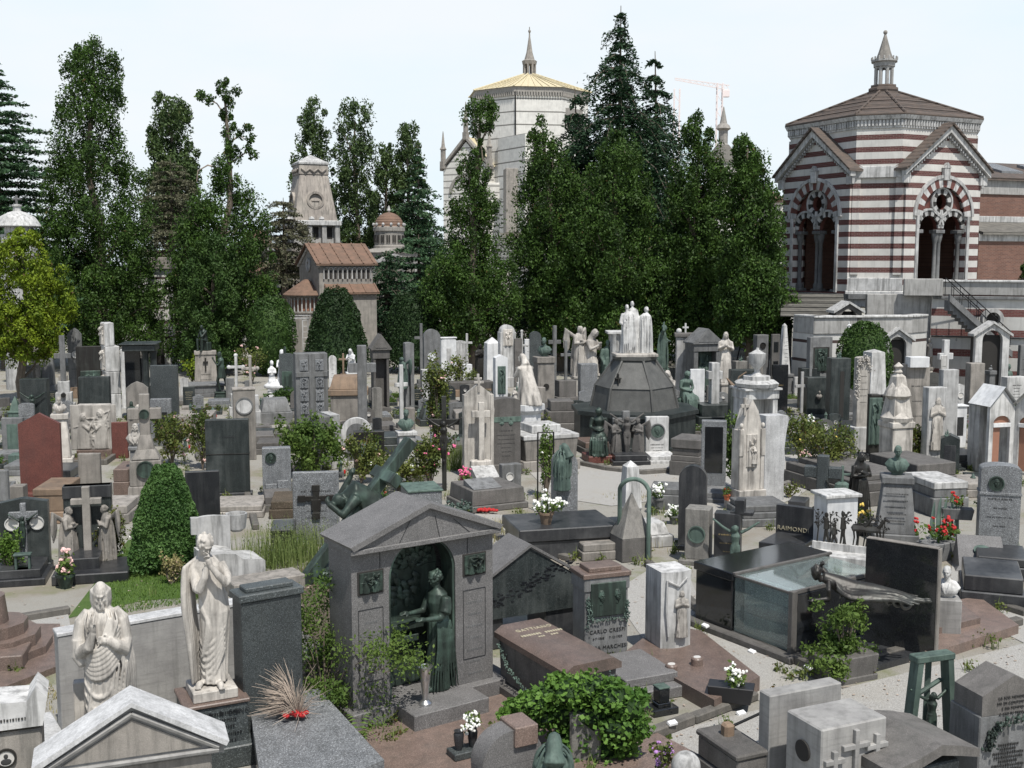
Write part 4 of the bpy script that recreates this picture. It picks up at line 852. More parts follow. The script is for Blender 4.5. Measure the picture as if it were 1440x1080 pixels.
stone('pl','pale plaster',(.50,.49,.47),(.42,.41,.39),streak=.45,var=.05); stone('bst','grey ashlar',(.43,.40,.36),(.34,.32,.29),streak=.35,var=.05); stone('ts','weathered tower stone',(.50,.45,.39),(.33,.29,.26),streak=.55,var=0,nscale=.8)
def poly8(la,lb,rot=0):     # irregular octagon, short faces la (one to -y), long faces lb
    d=lb*math.sqrt(.5); h=la/2+d; p=[(-la/2,-h),(la/2,-h),(h,-la/2),(h,la/2),(la/2,h),(-la/2,h),(-h,la/2),(-h,-la/2)]
    return p
def sc8(p,k): return [(x*k,y*k) for x,y in p]
# --- striped pavilion
def pavilion():
    D=60.5; c=at_dist(1228,D); root=thing('striped_pavilion','octagonal pavilion striped in white stone and red brick with a slender lantern on its roof','chapel',(c.x,c.y,0),-19)
    F0=4.55; ZE=13.2; P8=poly8(2.2,5.05); hS=2.2/2+5.05*math.sqrt(.5); aL=(5.05/2+2.2*math.sqrt(.5)); 
    # each long diagonal wall and each short wall is its own mesh; hollow inside
    def faceM(ang,ap): return Matrix.Rotation(R(ang),4,'Z')@Matrix.Translation((0,-ap,0))
    for ang in (0,90,180,270):
        mb=MB(); mb.m=faceM(ang,hS); mb.box(-1.1,1.1,0,.55,F0-.75,ZE-.75,.01)
        mb.box(-1.2,-.82,-.16,.02,F0+.9,10.2,.01); mb.box(.82,1.2,-.16,.02,F0+.9,10.2,.01); mb.build('corner_wall','pv',root)
        mb=MB(); mb.m=faceM(ang,hS); mb.box(-1.4,1.4,-.25,.0,F0-.7,F0+.1,.03); mb.box(-1.33,1.33,-.2,.0,F0+.1-.003,F0+.75,.03); mb.box(-1.33,1.33,-.2,.02,10.2,10.75,.02); each(mb,'plinth_course','wm',root)
    for ang in (45,135,225,315):
        m0=faceM(ang,aL); W=5.05; zs=8.35; rO=1.62   # great arch
        outer=[(-W/2,F0-.75),(W/2,F0-.75),(W/2,10.55),(0,12.35),(-W/2,10.55)]
        hole=[(-rO,F0)]+[(rO,F0)]+[(rO*math.cos(PI*i/24),zs+rO*math.sin(PI*i/24)) for i in range(25)]
        mb=MB(); mb.m=m0@Matrix.Translation((0,-.3,0)); vs,fs=pierced(outer,[hole],.7); mb.add(vs,fs)
        wl=mb.build('gable_wall','pv',root)
        if ang in (135,225): mb=MB(); mb.m=m0; mb.box(-1.9,1.9,.5,.6,F0,10.2,.01); mb.build('inner_wall','br',root)
        # alternating voussoirs
        for par,mt in ((0,'wm'),(1,'rd')):
            mb=MB(); mb.m=m0
            for i in range(19):
                if i%2==par: mb.ring(0,zs,1.42,1.86,-.36,-.28,i*180/19,(i+1)*180/19,2)
            mb.build('archivolt',mt,root)
        mb=MB(); mb.m=m0; mb.ring(0,zs,1.862,2.02,-.42,-.28,0,180,24)
        for k in (-1,1): mb.box(k*1.72-.09,k*1.72+.09,-.38,-.28,F0,zs-.003,.01)
        mb.box(-.2,.2,-.5,-.3,zs+1.75,zs+2.35,.02); mb.ext([(-.24,zs+2.352),(.24,zs+2.352),(0,zs+2.62)],-.52,-.3); mb.build('hood_mould','wm',root)
        # tracery: twin arches and a round light
        rs=.68; zs2=7.75; cx=.80; oz=9.05; orr=.42
        out=[(-1.44,zs2-.25),(-cx-rs,zs2-.25)]+[(-cx-rs*math.cos(PI*i/12),zs2+rs*math.sin(PI*i/12)) for i in range(13)]+[(-cx+rs,zs2-.25),(cx-rs,zs2-.25)]+[(cx-rs*math.cos(PI*i/12),zs2+rs*math.sin(PI*i/12)) for i in range(13)]+[(cx+rs,zs2-.25),(1.44,zs2-.25),(1.44,zs)]+[(1.44*math.cos(PI*i/16),zs+1.44*math.sin(PI*i/16)) for i in range(1,16)]+[(-1.44,zs)]
        hol=[(orr*math.cos(2*PI*i/20),oz+orr*math.sin(2*PI*i/20)*1.1) for i in range(20)]
        mb=MB(); mb.m=m0@Matrix.Translation((0,-.12,0)); vs,fs=pierced(out,[hol],.3); mb.add(vs,fs); TR_=mb.build('tracery','rd',root)
        for par,mt in ((0,'wm'),(1,'dk')):
            mb=MB(); mb.m=m0
            for k in (-1,1):
                for i in range(11):
                    if i%2==par: mb.ring(k*cx,zs2,rs-.06,rs+.2,-.2,-.1,i*180/11,(i+1)*180/11,2)
            for i in range(14):
                if i%2==par: mb.ring(0,oz,orr-.03,orr+.22,-.2,-.1,i*360/14,(i+1)*360/14,2)
            mb.build('voussoirs',mt,TR_)
        mb=MB(); mb.m=m0
        for k in (-1,1): mb.ring(k*cx,zs2,rs+.202,rs+.30,-.24,-.1,10,170,14)
        mb.ring(0,oz,orr+.222,orr+.31,-.24,-.1,0,360,20); mb.build('moulding','wm',TR_)
        for x in (-1.46,0,1.46):
            mb=MB(); mb.m=m0
            for dx in ((-.13,.13) if x==0 else (0,)): mb.lathe([(.17,F0+.1),(.17,F0+.35),(.105,F0+.45),(.10,7.0),(.12,7.05),(.19,7.35),(.19,7.5)],12,(x+dx,.05,0))
            mb.box(x-.3,x+.3,-.2,.3,F0+.0,F0+.14,.02); mb.box(x-.3,x+.3,-.2,.3,7.5,7.68,.02); mb.build('column','st',root)
        # raking cornice and gable roof
        mb=MB(); mb.m=m0
        for k in (-1,1): mb.add([(k*(W/2+.35),-.62,10.28),(0,-.62,12.42),(0,-.62,12.78),(k*(W/2+.35),-.62,10.62),(k*(W/2+.35),-.3,10.28),(0,-.3,12.42),(0,-.3,12.78),(k*(W/2+.35),-.3,10.62)],[[0,1,2,3],[4,7,6,5],[0,4,5,1],[3,2,6,7],[0,3,7,4],[1,5,6,2]])
        mb.box(-W/2-.3,-W/2+.15,-.45,-.29,9.9,10.4,.02); mb.box(W/2-.15,W/2+.3,-.45,-.29,9.9,10.4,.02)
        mb.build('raking_cornice','wm',root)
        mb=MB(); mb.m=m0
        for i in range(34):
            f=(i+.5)/34*2-1; z=12.30-abs(f)*1.95; mb.box(f*2.6-.035,f*2.6+.035,-.52,-.3,z-.10,z+.02,.005)
        mb.build('dentils','wm',root)
        mb=MB(); mb.m=m0; e=W/2+.42
        for k in (-1,1): mb.add([(k*e,-.75,10.52),(0,-.75,12.80),(0,1.6,12.80),(k*e,1.6,10.52),(k*e,-.75,10.62),(0,-.75,12.92),(0,1.6,12.92),(k*e,1.6,10.62)],[[0,1,2,3],[4,7,6,5],[0,4,5,1],[3,2,6,7],[0,3,7,4]])
        mb.build('gable_roof','rf',root)
    mb=MB(); mb.extz(sc8(P8,.985),10.4,ZE-.6); mb.build('drum','pv',root,smooth=0)
    mb=MB(); mb.extz(sc8(P8,1.0),ZE-.6,ZE-.18); mb.extz(sc8(P8,1.03),ZE-.18-.003,ZE,1.02); 
    q=sc8(P8,1.008)
    for a,b in zip(q,q[1:]+q[:1]):
        L=math.dist(a,b); n=int(L/.17)
        for i in range(n): f=(i+.5)/n; x,y=a[0]+(b[0]-a[0])*f,a[1]+(b[1]-a[1])*f; mb.box(x-.05,x+.05,y-.05,y+.05,ZE-.5,ZE-.2,.01)
    mb.build('cornice','wm',root,smooth=0)
    mb=MB(); pr=sc8(P8,1.05); mb.extz(pr,ZE,ZE+.1); mb.extz(sc8(P8,1.04),ZE+.097,ZE+1.7,.14)
    for a in sc8(P8,1.04): mb.tube([(a[0],a[1],ZE+.12),(a[0]*.14,a[1]*.14,ZE+1.74)],.07,6)
    for k in (.86,.7,.54,.38): 
        q=sc8(P8,1.045*k+.02); z=ZE+.13+1.6*(1-k)/.86
        for a,b in zip(q,q[1:]+q[:1]): mb.tube([(a[0],a[1],z),(b[0],b[1],z)],.028,4)
    mb.build('roof','rf',root,smooth=0)
    z=ZE+1.62; mb=MB(); mb.lathe([(.8,0),(.8,.3),(.68,.36),(.68,.48)],8,(0,0,z),1,PI/8); mb.build('lantern_base','rf',root,0)
    mb=MB(); z+=.48
    for i in range(8): a=PI/8+i*PI/4; mb.tube([(.52*math.cos(a),.52*math.sin(a),z),(.52*math.cos(a),.52*math.sin(a),z+1.0)],.115,6)
    mb.lathe([(.7,.95),(.72,1.15),(.86,1.2),(.86,1.3),(.6,1.32)],8,(0,0,z),1,PI/8)
    for i in range(8):
        a=i*PI/4; mb.m=Matrix.Rotation(a,4,'Z')@Matrix.Translation((0,-.50,0)); mb.ring(0,z+.72,.14,.3,-.05,.05,0,180,8)
    mb.m=Matrix()
    for i in range(16): a=i*PI/8; mb.box(.78*math.cos(a)-.05,.78*math.cos(a)+.05,.78*math.sin(a)-.05,.78*math.sin(a)+.05,z+1.29,z+1.46,.02)
    ln_=mb.build('lantern','pl',root); ln_.scale=(.82,.82,1); mb=MB(); mb.lathe([(.45,1.31),(.3,1.75),(.06,2.6),(.05,2.65)],8,(0,0,z)); mb.ell((0,0,z+2.72),(.11,.11,.12)); mb.build('spire','ss',root)
    mb=MB(); mb.extz(sc8(P8,1.1),F0-.3,F0-.05); mb.build('floor','st',root,0)
    return root
pavilion()
# --- terrace at the pavilion's foot
def T(px,D): c=at_dist(px,D); return c
tr=thing('terrace_wall','long terrace wall banded in red and white with a round quatrefoil window','wall',(0,0,0))
def wallseg(root,name,mat,a,b,z0,z1,th=.6,c=.02):
    a=Vector((a[0],a[1],0)); b=Vector((b[0],b[1],0)); L=(b-a).length; u=(b-a)/L; mb=MB(); o=mb; mb.box(0,L,0,th,z0,z1,c); ob=mb.build(name,mat,root); ob.location=a; ob.rotation_euler=(0,0,math.atan2(u.y,u.x)); return ob
a=T(1305,53.5); b=T(1500,51.0); ZT=5.3
wallseg(tr,'wall','pr',a,b,0,4.55); wallseg(tr,'parapet','pl',a-Vector((0,.1,0)),b-Vector((0,.1,0)),4.55,5.15,.5); wallseg(tr,'coping','wm',a-Vector((0,.2,0)),b-Vector((0,.2,0)),5.15,5.25,.7)
wallseg(tr,'string_course','st',a-Vector((0,.16,0)),b-Vector((0,.16,0)),4.35,4.5,.3); wallseg(tr,'string_course','bkm',a-Vector((0,.12,0)),b-Vector((0,.12,0)),2.55,2.62,.3)
a2=T(1245,54.3); wallseg(tr,'parapet','pl',T(1266,53.4),T(1320,53.0),4.5,5.3,.5); wallseg(tr,'wall','pl',T(1215,54.2),T(1305,53.7),0,4.55)
cc=T(1388,52.2); mb=MB(); mb.ring(0,3.45,.33,.5,-.32,-.02); mb.build('window_ring','wm',tr).location=(cc.x,cc.y,0)
mb=MB(); 
for q in range(4): mb.disc(.15*math.cos(q*PI/2+.0),3.45+.15*math.sin(q*PI/2),.17,-.12-.003*q,-.03)
mb.build('quatrefoil','dk',tr).location=(cc.x,cc.y,0)
mb=MB(); mb.disc(0,3.45,.335,-.10,-.02); mb.build('window_panel','wm',tr).location=(cc.x,cc.y,0)
# stair descending to the right in front of the wall
st=thing('terrace_stair','stone stair with iron rails running down beside the terrace wall','stair',T(1322,52.6)); mb=MB(); n=16
for i in range(n): mb.box(.17*i,.17*i+.19,-.75,-.05,4.5-.165*(i+1)-.5,4.5-.165*(i+1),.01)
mb.build('steps','st',st); mb=MB(); mb.add([(-.1,-.95,4.62),(2.9,-.95,2.0),(2.9,-.95,1.7),(-.1,-.95,4.3),(-.1,-.77,4.62),(2.9,-.77,2.0),(2.9,-.77,1.7),(-.1,-.77,4.3)],[[0,1,2,3],[4,7,6,5],[0,4,5,1],[2,6,7,3],[0,3,7,4],[1,5,6,2]]); mb.build('string','st',st,0)
mb=MB(); 
for off in (-.86,-.1):
    mb.tube([(0,off,5.35),(2.8,off,2.9)],.025,5)
    for i in range(8): mb.tube([(.4*i,off,4.5-.33*i),(.4*i,off,5.35-.35*i)],.016,5)
mb.tube([(0,-.86,5.0),(2.8,-.86,2.5)],.018,5); mb.build('handrail','ir',st)
# lower white banded vault block in front of the pavilion
vb=thing('vault_block','low white vault block with thin dark bands under the pavilion','building',(0,0,0))
a=T(1112,51.5); b=T(1141,50.0); c=T(1278,50.6); d=T(1300,51.6)
for nm,mt,z0,z1,e in (('wall','pw',0,2.9,0),('parapet','pl',2.9,3.62,-.06),('coping','wm',3.62,3.72,-.14)):
    for p,q in ((a,b),(b,c),(c,d)): wallseg(vb,nm,mt,p+Vector((0,e,0)),q+Vector((0,e,0)),z0,z1,.5+abs(e))
mb=MB(); A_=[(a.x,a.y+.3,3.55),(b.x,b.y+.3,3.55),(c.x,c.y+.3,3.55),(d.x,54,3.55),(a.x,54,3.55)]; mb.add(A_,[[0,1,2,3,4]]); mb.build('flat_roof','rg',vb,0)
# door gable, niche
def gabled(px,D,w,z0,zs,za,label,inner,name='gabled_niche',rot=0,d=.6,mat='wm',rm='wm'):
    c=T(px,D); r=thing(name,label,'niche',c,rot); hol=[(-w*.3,z0+.02),(w*.3,z0+.02)]+[(w*.3*math.cos(PI*i/10),zs-.25+w*.3*math.sin(PI*i/10)) for i in range(11)]
    mb=MB(); vs,fs=pierced([(-w/2,z0),(w/2,z0),(w/2,zs),(0,za-.12),(-w/2,zs)],[hol],d*.4); mb.add(vs,fs); mb.build('front',mat,r,0); mb=MB(); mb.box(-w/2+.02,w/2-.02,d*.4+.003,d,z0,zs-.05,.01); mb.build('back_wall',inner,r)
    mb=MB(); 
    for k in (-1,1): mb.add([(k*(w/2+.12),-.1,zs-.08),(0,-.1,za-.1),(0,-.1,za),(k*(w/2+.12),-.1,zs+.03),(k*(w/2+.12),d,zs-.08),(0,d,za-.1),(0,d,za),(k*(w/2+.12),d,zs+.03)],[[0,1,2,3],[4,7,6,5],[0,4,5,1],[3,2,6,7],[0,3,7,4]])
    mb.build('roof',rm,r,0); return r
g1=gabled(1190,50.2,1.15,2.2,3.9,4.35,'small gabled niche with a white figurine on the vault roof','dk',d=1.2,mat='sb'); figure('standing','bw',g1,(0,-.02,2.85),0,.35)
gabled(1260,50.1,1.25,1.2,2.65,3.2,'white pedimented doorway behind the round clipped bush','dk',name='pedimented_doorway')
gabled(1392,49.6,1.5,.5,2.9,3.5,'little gabled chapel front below the round window','dk',name='small_chapel')
# steps up to the left arch
mb=MB(); 
for i in range(11): mb.box(-1.45,1.45,i*.34,i*.34+.36,3.6,3.68+i*.085,.01)
s=mb.build('pavilion_steps','rg',None); s.location=T(1140,51.4); s.rotation_euler=(0,0,R(-14)); tag(s,'broad grey steps rising to the left arch of the pavilion','steps')
# --- brick wing to the right
w=thing('brick_wing','long red brick wing with tiled roofs behind the pavilion','building',(0,0,0)); a=T(1368,62); b=T(1368,62)+Vector((26,11,0))
wallseg(w,'upper_wall','br',a+Vector((-1,2.6,0)),b+Vector((0,2.6,0)),7.5,10.1); wallseg(w,'white_band','wm',a+Vector((-1,2.5,0)),b+Vector((0,2.5,0)),8.35,8.7,.2); wallseg(w,'eaves_frieze','pl',a+Vector((-1,2.5,0)),b+Vector((0,2.5,0)),9.95,10.8,.3)
wallseg(w,'lower_wall','br',a,b,0,7.55); wallseg(w,'lower_frieze','wm',a-Vector((0,.08,0)),b-Vector((0,.08,0)),7.2,7.6,.2)
def slope(root,mat,a,b,z0,z1,dep,over=.3):
    u=(b-a).normalized(); n=Vector((-u.y,u.x,0)); p=[a-n*over,b-n*over,b+n*dep,a+n*dep]; mb=MB(); mb.add([(q.x,q.y,z) for q,z in zip(p,(z0,z0,z1,z1))]+[(q.x,q.y,z-.15) for q,z in zip(p,(z0,z0,z1,z1))],[[0,1,2,3],[7,6,5,4],[0,4,5,1],[0,3,7,4],[1,5,6,2]]); return mb.build('roof',mat,root,0)
slope(w,'rg',a,b,7.7,8.35,2.6); slope(w,'rf',a+Vector((-1,2.6,0)),b+Vector((0,2.6,0)),10.9,12.3,5)
u=(b-a).normalized()
mb=MB()
for k in (2.0,5.5,9): 
    q=a+Vector((-1,2.6,0))+u*k; n=Vector((-u.y,u.x,0)); s0=q+n*1.2; s1=q+n*3.4; L=1.7; mb.add([(s0.x,s0.y,11.45),((s0+u*L).x,(s0+u*L).y,11.45),((s1+u*L).x,(s1+u*L).y,12.1),(s1.x,s1.y,12.1),(s0.x,s0.y,11.2),((s0+u*L).x,(s0+u*L).y,11.2),((s1+u*L).x,(s1+u*L).y,11.6),(s1.x,s1.y,11.6)],[[0,1,2,3],[0,4,5,1],[1,5,6,2],[0,3,7,4]])
each(mb,'skylight','gg',w,0)
mb=MB(); q=a+Vector((-1,2.4,0))+u*2.4; mb.tube([(q.x,q.y,10.9),(q.x-.25,q.y-.1,10.3),(q.x-.3,q.y-.1,8.3)],.05,6); q=a+u*4.2; mb.tube([(q.x,q.y-.12,7.6),(q.x-.1,q.y-.15,7.0),(q.x-.1,q.y-.15,4.5)],.05,6); each(mb,'downpipe','ir',w)
# --- domed church behind the trees
def church():
    D=165; c=at_dist(744,D); s=ppm(D); r=thing('domed_church','great cream marble church with an octagonal dome and gold coloured roof','church',(c.x,c.y,0),8); z=lambda y:hz(y,D)
    def o8(rad): return [(rad*math.cos(PI/8+i*PI/4),rad*math.sin(PI/8+i*PI/4)) for i in range(8)]
    Rr=8.6; mb=MB(); mb.extz(o8(Rr),z(262),z(140)); mb.build('drum','ch',r,0)
    mb=MB(); mb.extz(o8(Rr*1.03),z(141),z(134)); 
    q=o8(Rr*1.02)
    for a,b in zip(q,q[1:]+q[:1]):
        for i in range(18): f=(i+.5)/18; x,y=a[0]+(b[0]-a[0])*f,a[1]+(b[1]-a[1])*f; mb.box(x-.12,x+.12,y-.12,y+.12,z(146),z(141),.01)
    mb.build('cornice','bst',r,0); mb=MB(); mb.extz(o8(Rr*1.06),z(134),z(106),.1)
    for a in o8(Rr*1.06): mb.tube([(a[0],a[1],z(133.5)),(a[0]*.1,a[1]*.1,z(105))],.14,5)
    for k in range(8):
        a,b=q[k],q[(k+1)%8]
        for i in range(1,7): f=i/7; x,y=a[0]+(b[0]-a[0])*f,a[1]+(b[1]-a[1])*f; mb.tube([(x*1.03,y*1.03,z(133)),(x*.1,y*.1,z(105.5))],.05,4)
    mb.build('roof','ry',r,0)
    mb=MB(); mb.lathe([(1.15,z(110)),(1.15,z(106)),(.9,z(105))],8); 
    for i in range(8): a=PI/8+i*PI/4; mb.tube([(.8*math.cos(a),.8*math.sin(a),z(106)),(.8*math.cos(a),.8*math.sin(a),z(90))],.17,6)
    mb.lathe([(1.0,z(91)),(1.1,z(86)),(.75,z(84)),(.45,z(74)),(.12,z(52)),(.1,z(46))],8); mb.tube([(0,0,z(48)),(0,0,z(38))],.06,5); mb.ell((0,0,z(44)),(.2,.2,.25)); mb.build('lantern','ss',r)
    # window strip on the right front face
    mb=MB(); mb.m=Matrix.Rotation(R(37),4,'Z')@Matrix.Translation((0,-Rr*.925,0)); mb.box(-2.3,2.3,-.25,.1,z(190),z(160),.02); fr=mb.build('window','bst',r)
    mb=MB(); mb.m=Matrix.Rotation(R(37),4,'Z')@Matrix.Translation((0,-Rr*.925,0))
    for i in range(4): mb.ext([(x-1.5+1.0*i,zz) for x,zz in arcpoly(.65,z(188),z(172),'arch')],-.28,-.2)
    each(mb,'pane','dk',fr)
    mb=MB(); mb.tube([(-3.2,-Rr*.95,z(141)),(-3.2,-Rr*.95,z(200))],.09,6); mb.build('downpipe','ir',r)
    # square block and lower body
    mb=MB(); mb.m=Matrix.Rotation(R(22),4,'Z'); mb.box(-7.5,-2,-11.5,-4,z(330),z(202),.05); mb.m=Matrix(); mb.build('buttress_block','ch',r)
    mb=MB(); mb.box(-8,12,-7,12,0,z(262),.1); mb.build('nave','ch2',r)
    # gabled transept on the left
    t=Matrix.Translation((-9.6,-4,0))@Matrix.Rotation(R(-38),4,'Z'); W=7.6; zs=z(243); za=z(205); mb=MB(); mb.m=t; mb.ext([(-W/2,0),(W/2,0),(W/2,zs),(0,za),(-W/2,zs)],0,11); mb.build('transept','ch2',r)
    mb=MB(); mb.m=t
    for k in (-1,1): mb.add([(k*(W/2+.4),-.3,zs),(0,-.3,za+.4),(0,-.3,za+.9),(k*(W/2+.4),-.3,zs+.5),(k*(W/2+.4),.6,zs),(0,.6,za+.4),(0,.6,za+.9),(k*(W/2+.4),.6,zs+.5)],[[0,1,2,3],[4,7,6,5],[0,4,5,1],[3,2,6,7],[0,3,7,4]])
    mb.ring(0,zs-3.2,2.3,2.75,-.2,.1,0,180,20); mb.build('raking_cornice','bst',r)
    mb=MB(); mb.m=t
    for k in (-1,1): mb.add([(k*(W/2+.3),.6,zs+.35),(0,.6,za+.75),(0,11,za+.75),(k*(W/2+.3),11,zs+.35)],[[0,1,2,3]])
    mb.build('transept_roof','ry',r,0)
    for k in (-1,0,1):
        mb=MB(); mb.m=t; zb=(zs if k else za)+.3; mb.lathe([(.55,zb),(.55,zb+1),(.4,zb+1),(.4,zb+2.6),(.55,zb+2.7),(.3,zb+3.1),(.05,zb+5.2)],6,(k*W/2,0,0)); mb.build('pinnacle','ss',r)
    mb=MB(); mb.box(-5,-1,-11.7,-9,z(330),z(246),.05); mb.build('carved_bay','ss',r)
church()
# --- turret and flank roofs to the right of the church
D=135; c=at_dist(1012,D); z=lambda y:hz(y,D); r=thing('striped_turret_hall','far banded hall with a conical roof and a pale stone pinnacle','building',(c.x,c.y,0)); s=ppm(D)
mb=MB(); mb.lathe([(2.2,0),(2.2,z(230))],12); mb.build('drum','ch2',r,0); mb=MB(); mb.lathe([(2.4,z(230)),(2.3,z(226)),(.8,z(205)),(.7,z(204))],12); mb.build('roof','rg',r,0)
mb=MB(); mb.lathe([(.75,z(205)),(.55,z(202)),(.55,z(184)),(.9,z(181)),(.7,z(176)),(.45,z(174)),(.12,z(154)),(.05,z(150))],8); mb.build('pinnacle','bst',r)
mb=MB(); mb.box(-1,8.5,3,12,0,z(282),.1); mb.build('hall','ch2',r); mb=MB(); mb.lathe([(7,z(282)),(6.8,z(276)),(4,z(258)),(1,z(250)),(.3,z(249))],16,(2,6,0)); mb.build('low_dome','rc',r,0)
# --- tapering tower tomb
D=86; c=at_dist(441,D); z=lambda y:hz(y,D); s=ppm(D); r=thing('tower_mausoleum','tapering stone tower tomb with wreath carving and white pyramid cap','mausoleum',(c.x,c.y,0),24)
mb=MB(); w0=1.62; mb.box(-w0,w0,-w0,w0,z(312),z(246),.05,.66,.66); mb.box(-w0*.7,w0*.7,-w0*.7,w0*.7,z(247),z(233),.03,.96,.96); mb.build('shaft','ts',r)
mb=MB(); mb.box(-1.15,1.15,-1.15,1.15,z(233),z(229.5),.03); mb.extz([(-1.12,-1.12),(1.12,-1.12),(1.12,1.12),(-1.12,1.12)],z(229.6),z(218),.04); mb.build('cap','wm',r,0)
mb=MB()
for an in (0,-90):
    mb.m=Matrix.Rotation(R(an),4,'Z')@Matrix.Translation((0,-1.45,0)); mb.ring(0,z(283),.5,.66,-.05,.2,0,360,20); mb.box(-.3,.3,.0,.12,z(284.5),z(282.5),.02)
    mb.m=Matrix.Rotation(R(an),4,'Z')@Matrix.Translation((0,-1.13,0))
    for i in range(3): mb.tube([(-.95+.62*i,-.02,z(239)),(-.64+.62*i,-.06,z(243.5)),(-.33+.62*i,-.02,z(239))],.07,6)
mb.m=Matrix(); mb.build('wreath_carving','ts',r)
mb=MB(); mb.box(-1.85,1.85,-1.85,1.85,z(318),z(311),.04)
for i in range(14): a=i*2*PI/14; mb.ell((1.7*math.cos(a),1.7*math.sin(a),z(309)),(.22,.22,.2),8)
mb.build('cornice','wm',r); mb=MB(); mb.box(-1.35,1.35,-1.35,1.35,z(345),z(318),.02)
for an in (0,-90,90,180):
    mb.m=Matrix.Rotation(R(an),4,'Z')
    for x in (-1.5,-.62,.62-.31,.93,1.5): pass
    for x in (-1.55,-.55,.55,1.55): mb.box(x-.17,x+.17,-1.75,-1.36,z(342),z(318),.02)
mb.m=Matrix(); mb.build('pillared_stage','pl',r)
mb=MB()
for an in (0,-90):
    mb.m=Matrix.Rotation(R(an),4,'Z')
    for x in (-1.05,0,1.05): mb.box(x-.2,x+.2,-1.37,-1.34,z(336),z(320),.003)
each(mb,'window','dk',r); mb=MB(); mb.box(-2.0,2.0,-2.0,2.0,0,z(345)+.003,.05); mb.build('lower_block','ts',r)
# --- romanesque chapel with copper roof
D=70; c=at_dist(489,D); z=lambda y:hz(y,D); s=ppm(D); r=thing('chapel_tomb','small grey romanesque chapel tomb with copper brown roof and round apse','chapel',(c.x,c.y,0),28)
W=3.5; L=4.0; hw=W/2; ze=z(372); za=z(345)
mb=MB(); mb.box(-hw,hw,0,L,0,ze,.03); mb.m=Matrix.Rotation(R(-90),4,'Z'); mb.ext([(-L,ze-.003),(0,ze-.003),(-L/2,za-.05)],-hw,hw); mb.m=Matrix(); mb.build('walls','bst',r)
mb=MB()
for k in (0,1): y0,y1=(-.25,L/2) if k==0 else (L+.25,L/2); mb.add([(-hw-.25,y0,ze-.05),(hw+.25,y0,ze-.05),(hw+.25,y1,za+.05),(-hw-.25,y1,za+.05),(-hw-.25,y0,ze+.05),(hw+.25,y0,ze+.05),(hw+.25,y1,za+.15),(-hw-.25,y1,za+.15)],[[0,1,2,3],[4,7,6,5],[0,4,5,1],[0,3,7,4],[1,5,6,2]])
for i in range(6): x=-hw+.0+i*W/5; mb.tube([(x,-.25,ze+.07),(x,L/2,za+.17)],.05,5)
mb.build('roof','rc',r,0)
mb=MB(); mb.add([(-hw+.3,-.75,z(411)),(hw+.15,-.75,z(411)),(hw+.15,.02,z(399)),(-hw+.3,.02,z(399)),(-hw+.3,-.75,z(411)-.1),(hw+.15,-.75,z(411)-.1),(hw+.15,.02,z(411)-.1),(-hw+.3,.02,z(411)-.1)],[[0,1,2,3],[0,4,5,1],[1,5,6,2],[0,3,7,4],[4,7,6,5]])
for i in range(5): x=-hw+.35+i*.8; mb.tube([(x,-.76,z(411)+.02),(x,.02,z(399)+.02)],.035,4)
mb.build('aisle_roof','rc',r,0); mb=MB(); mb.box(-hw+.4,hw+.02,-.55,.03,0,z(411)-.08,.02)
for i in range(13): mb.box(-hw+.5+i*.24,-hw+.6+i*.24,-.6,-.54,z(418),z(413),.01)
mb.build('aisle','bst',r)
mb=MB()
for i in range(11): x=-hw+.28+i*.305; mb.lathe([(.05,z(392)),(.04,z(390)),(.04,z(380)),(.06,z(378))],6,(x,-.06,0)); 
each(mb,'column','wm',r); mb=MB()
for i in range(11): x=-hw+.28+i*.305; mb.ring(x+.15,z(379),.10,.15,-.1,.0,0,180,8)
mb.build('arcade','wm',r); mb=MB(); 
for i in range(10): x=-hw+.43+i*.305; mb.box(x-.08,x+.08,-.012,.01,z(392),z(380),.002)
each(mb,'window','dk',r)
for nm,mt,fn in (('gable_cornice','wm',lambda m:[m.tube([(-hw-.05,-.05,ze-.1),(-hw-.05,L/2,za-.1),(-hw-.05,L+.05,ze-.1)],.09,5)]),('rose_window','wm',lambda m:[setattr(m,'m',Matrix.Rotation(R(-90),4,'Z')),m.ring(-L/2,z(373),.22,.42,-hw-.08,-hw+.02),m.disc(-L/2,z(373),.2,-hw-.03,-hw+.02)])):
    mb=MB(); fn(mb); mb.build(nm,mt,r)
mb=MB(); zc=z(415); mb.lathe([(1.15,0),(1.15,zc-1.15),(1.25,zc-1.1),(1.25,zc-1.0),(1.0,zc-1.0),(1.0,zc-.15),(1.25,zc-.12),(1.25,zc)],18,(-hw-.3,L*.42,0)); mb.build('apse','bst',r,30)
mb=MB(); mb.lathe([(1.45,zc),(1.42,zc+.08),(.15,zc+.95),(.05,zc+.97)],18,(-hw-.3,L*.42,0)); mb.build('apse_roof','rc',r,0)
mb=MB()
for i in range(18): a=PI*.75+i*PI/14; mb.lathe([(.05,zc-1.0),(.045,zc-.3),(.07,zc-.15)],6,(-hw-.3+1.15*math.cos(a),L*.42+1.15*math.sin(a),0))
each(mb,'column','wm',r); mb=MB(); mb.lathe([(1.02,zc-.95),(1.02,zc-.3)],18,(-hw-.3,L*.42,0)); mb.build('apse_panels','brz2',r)
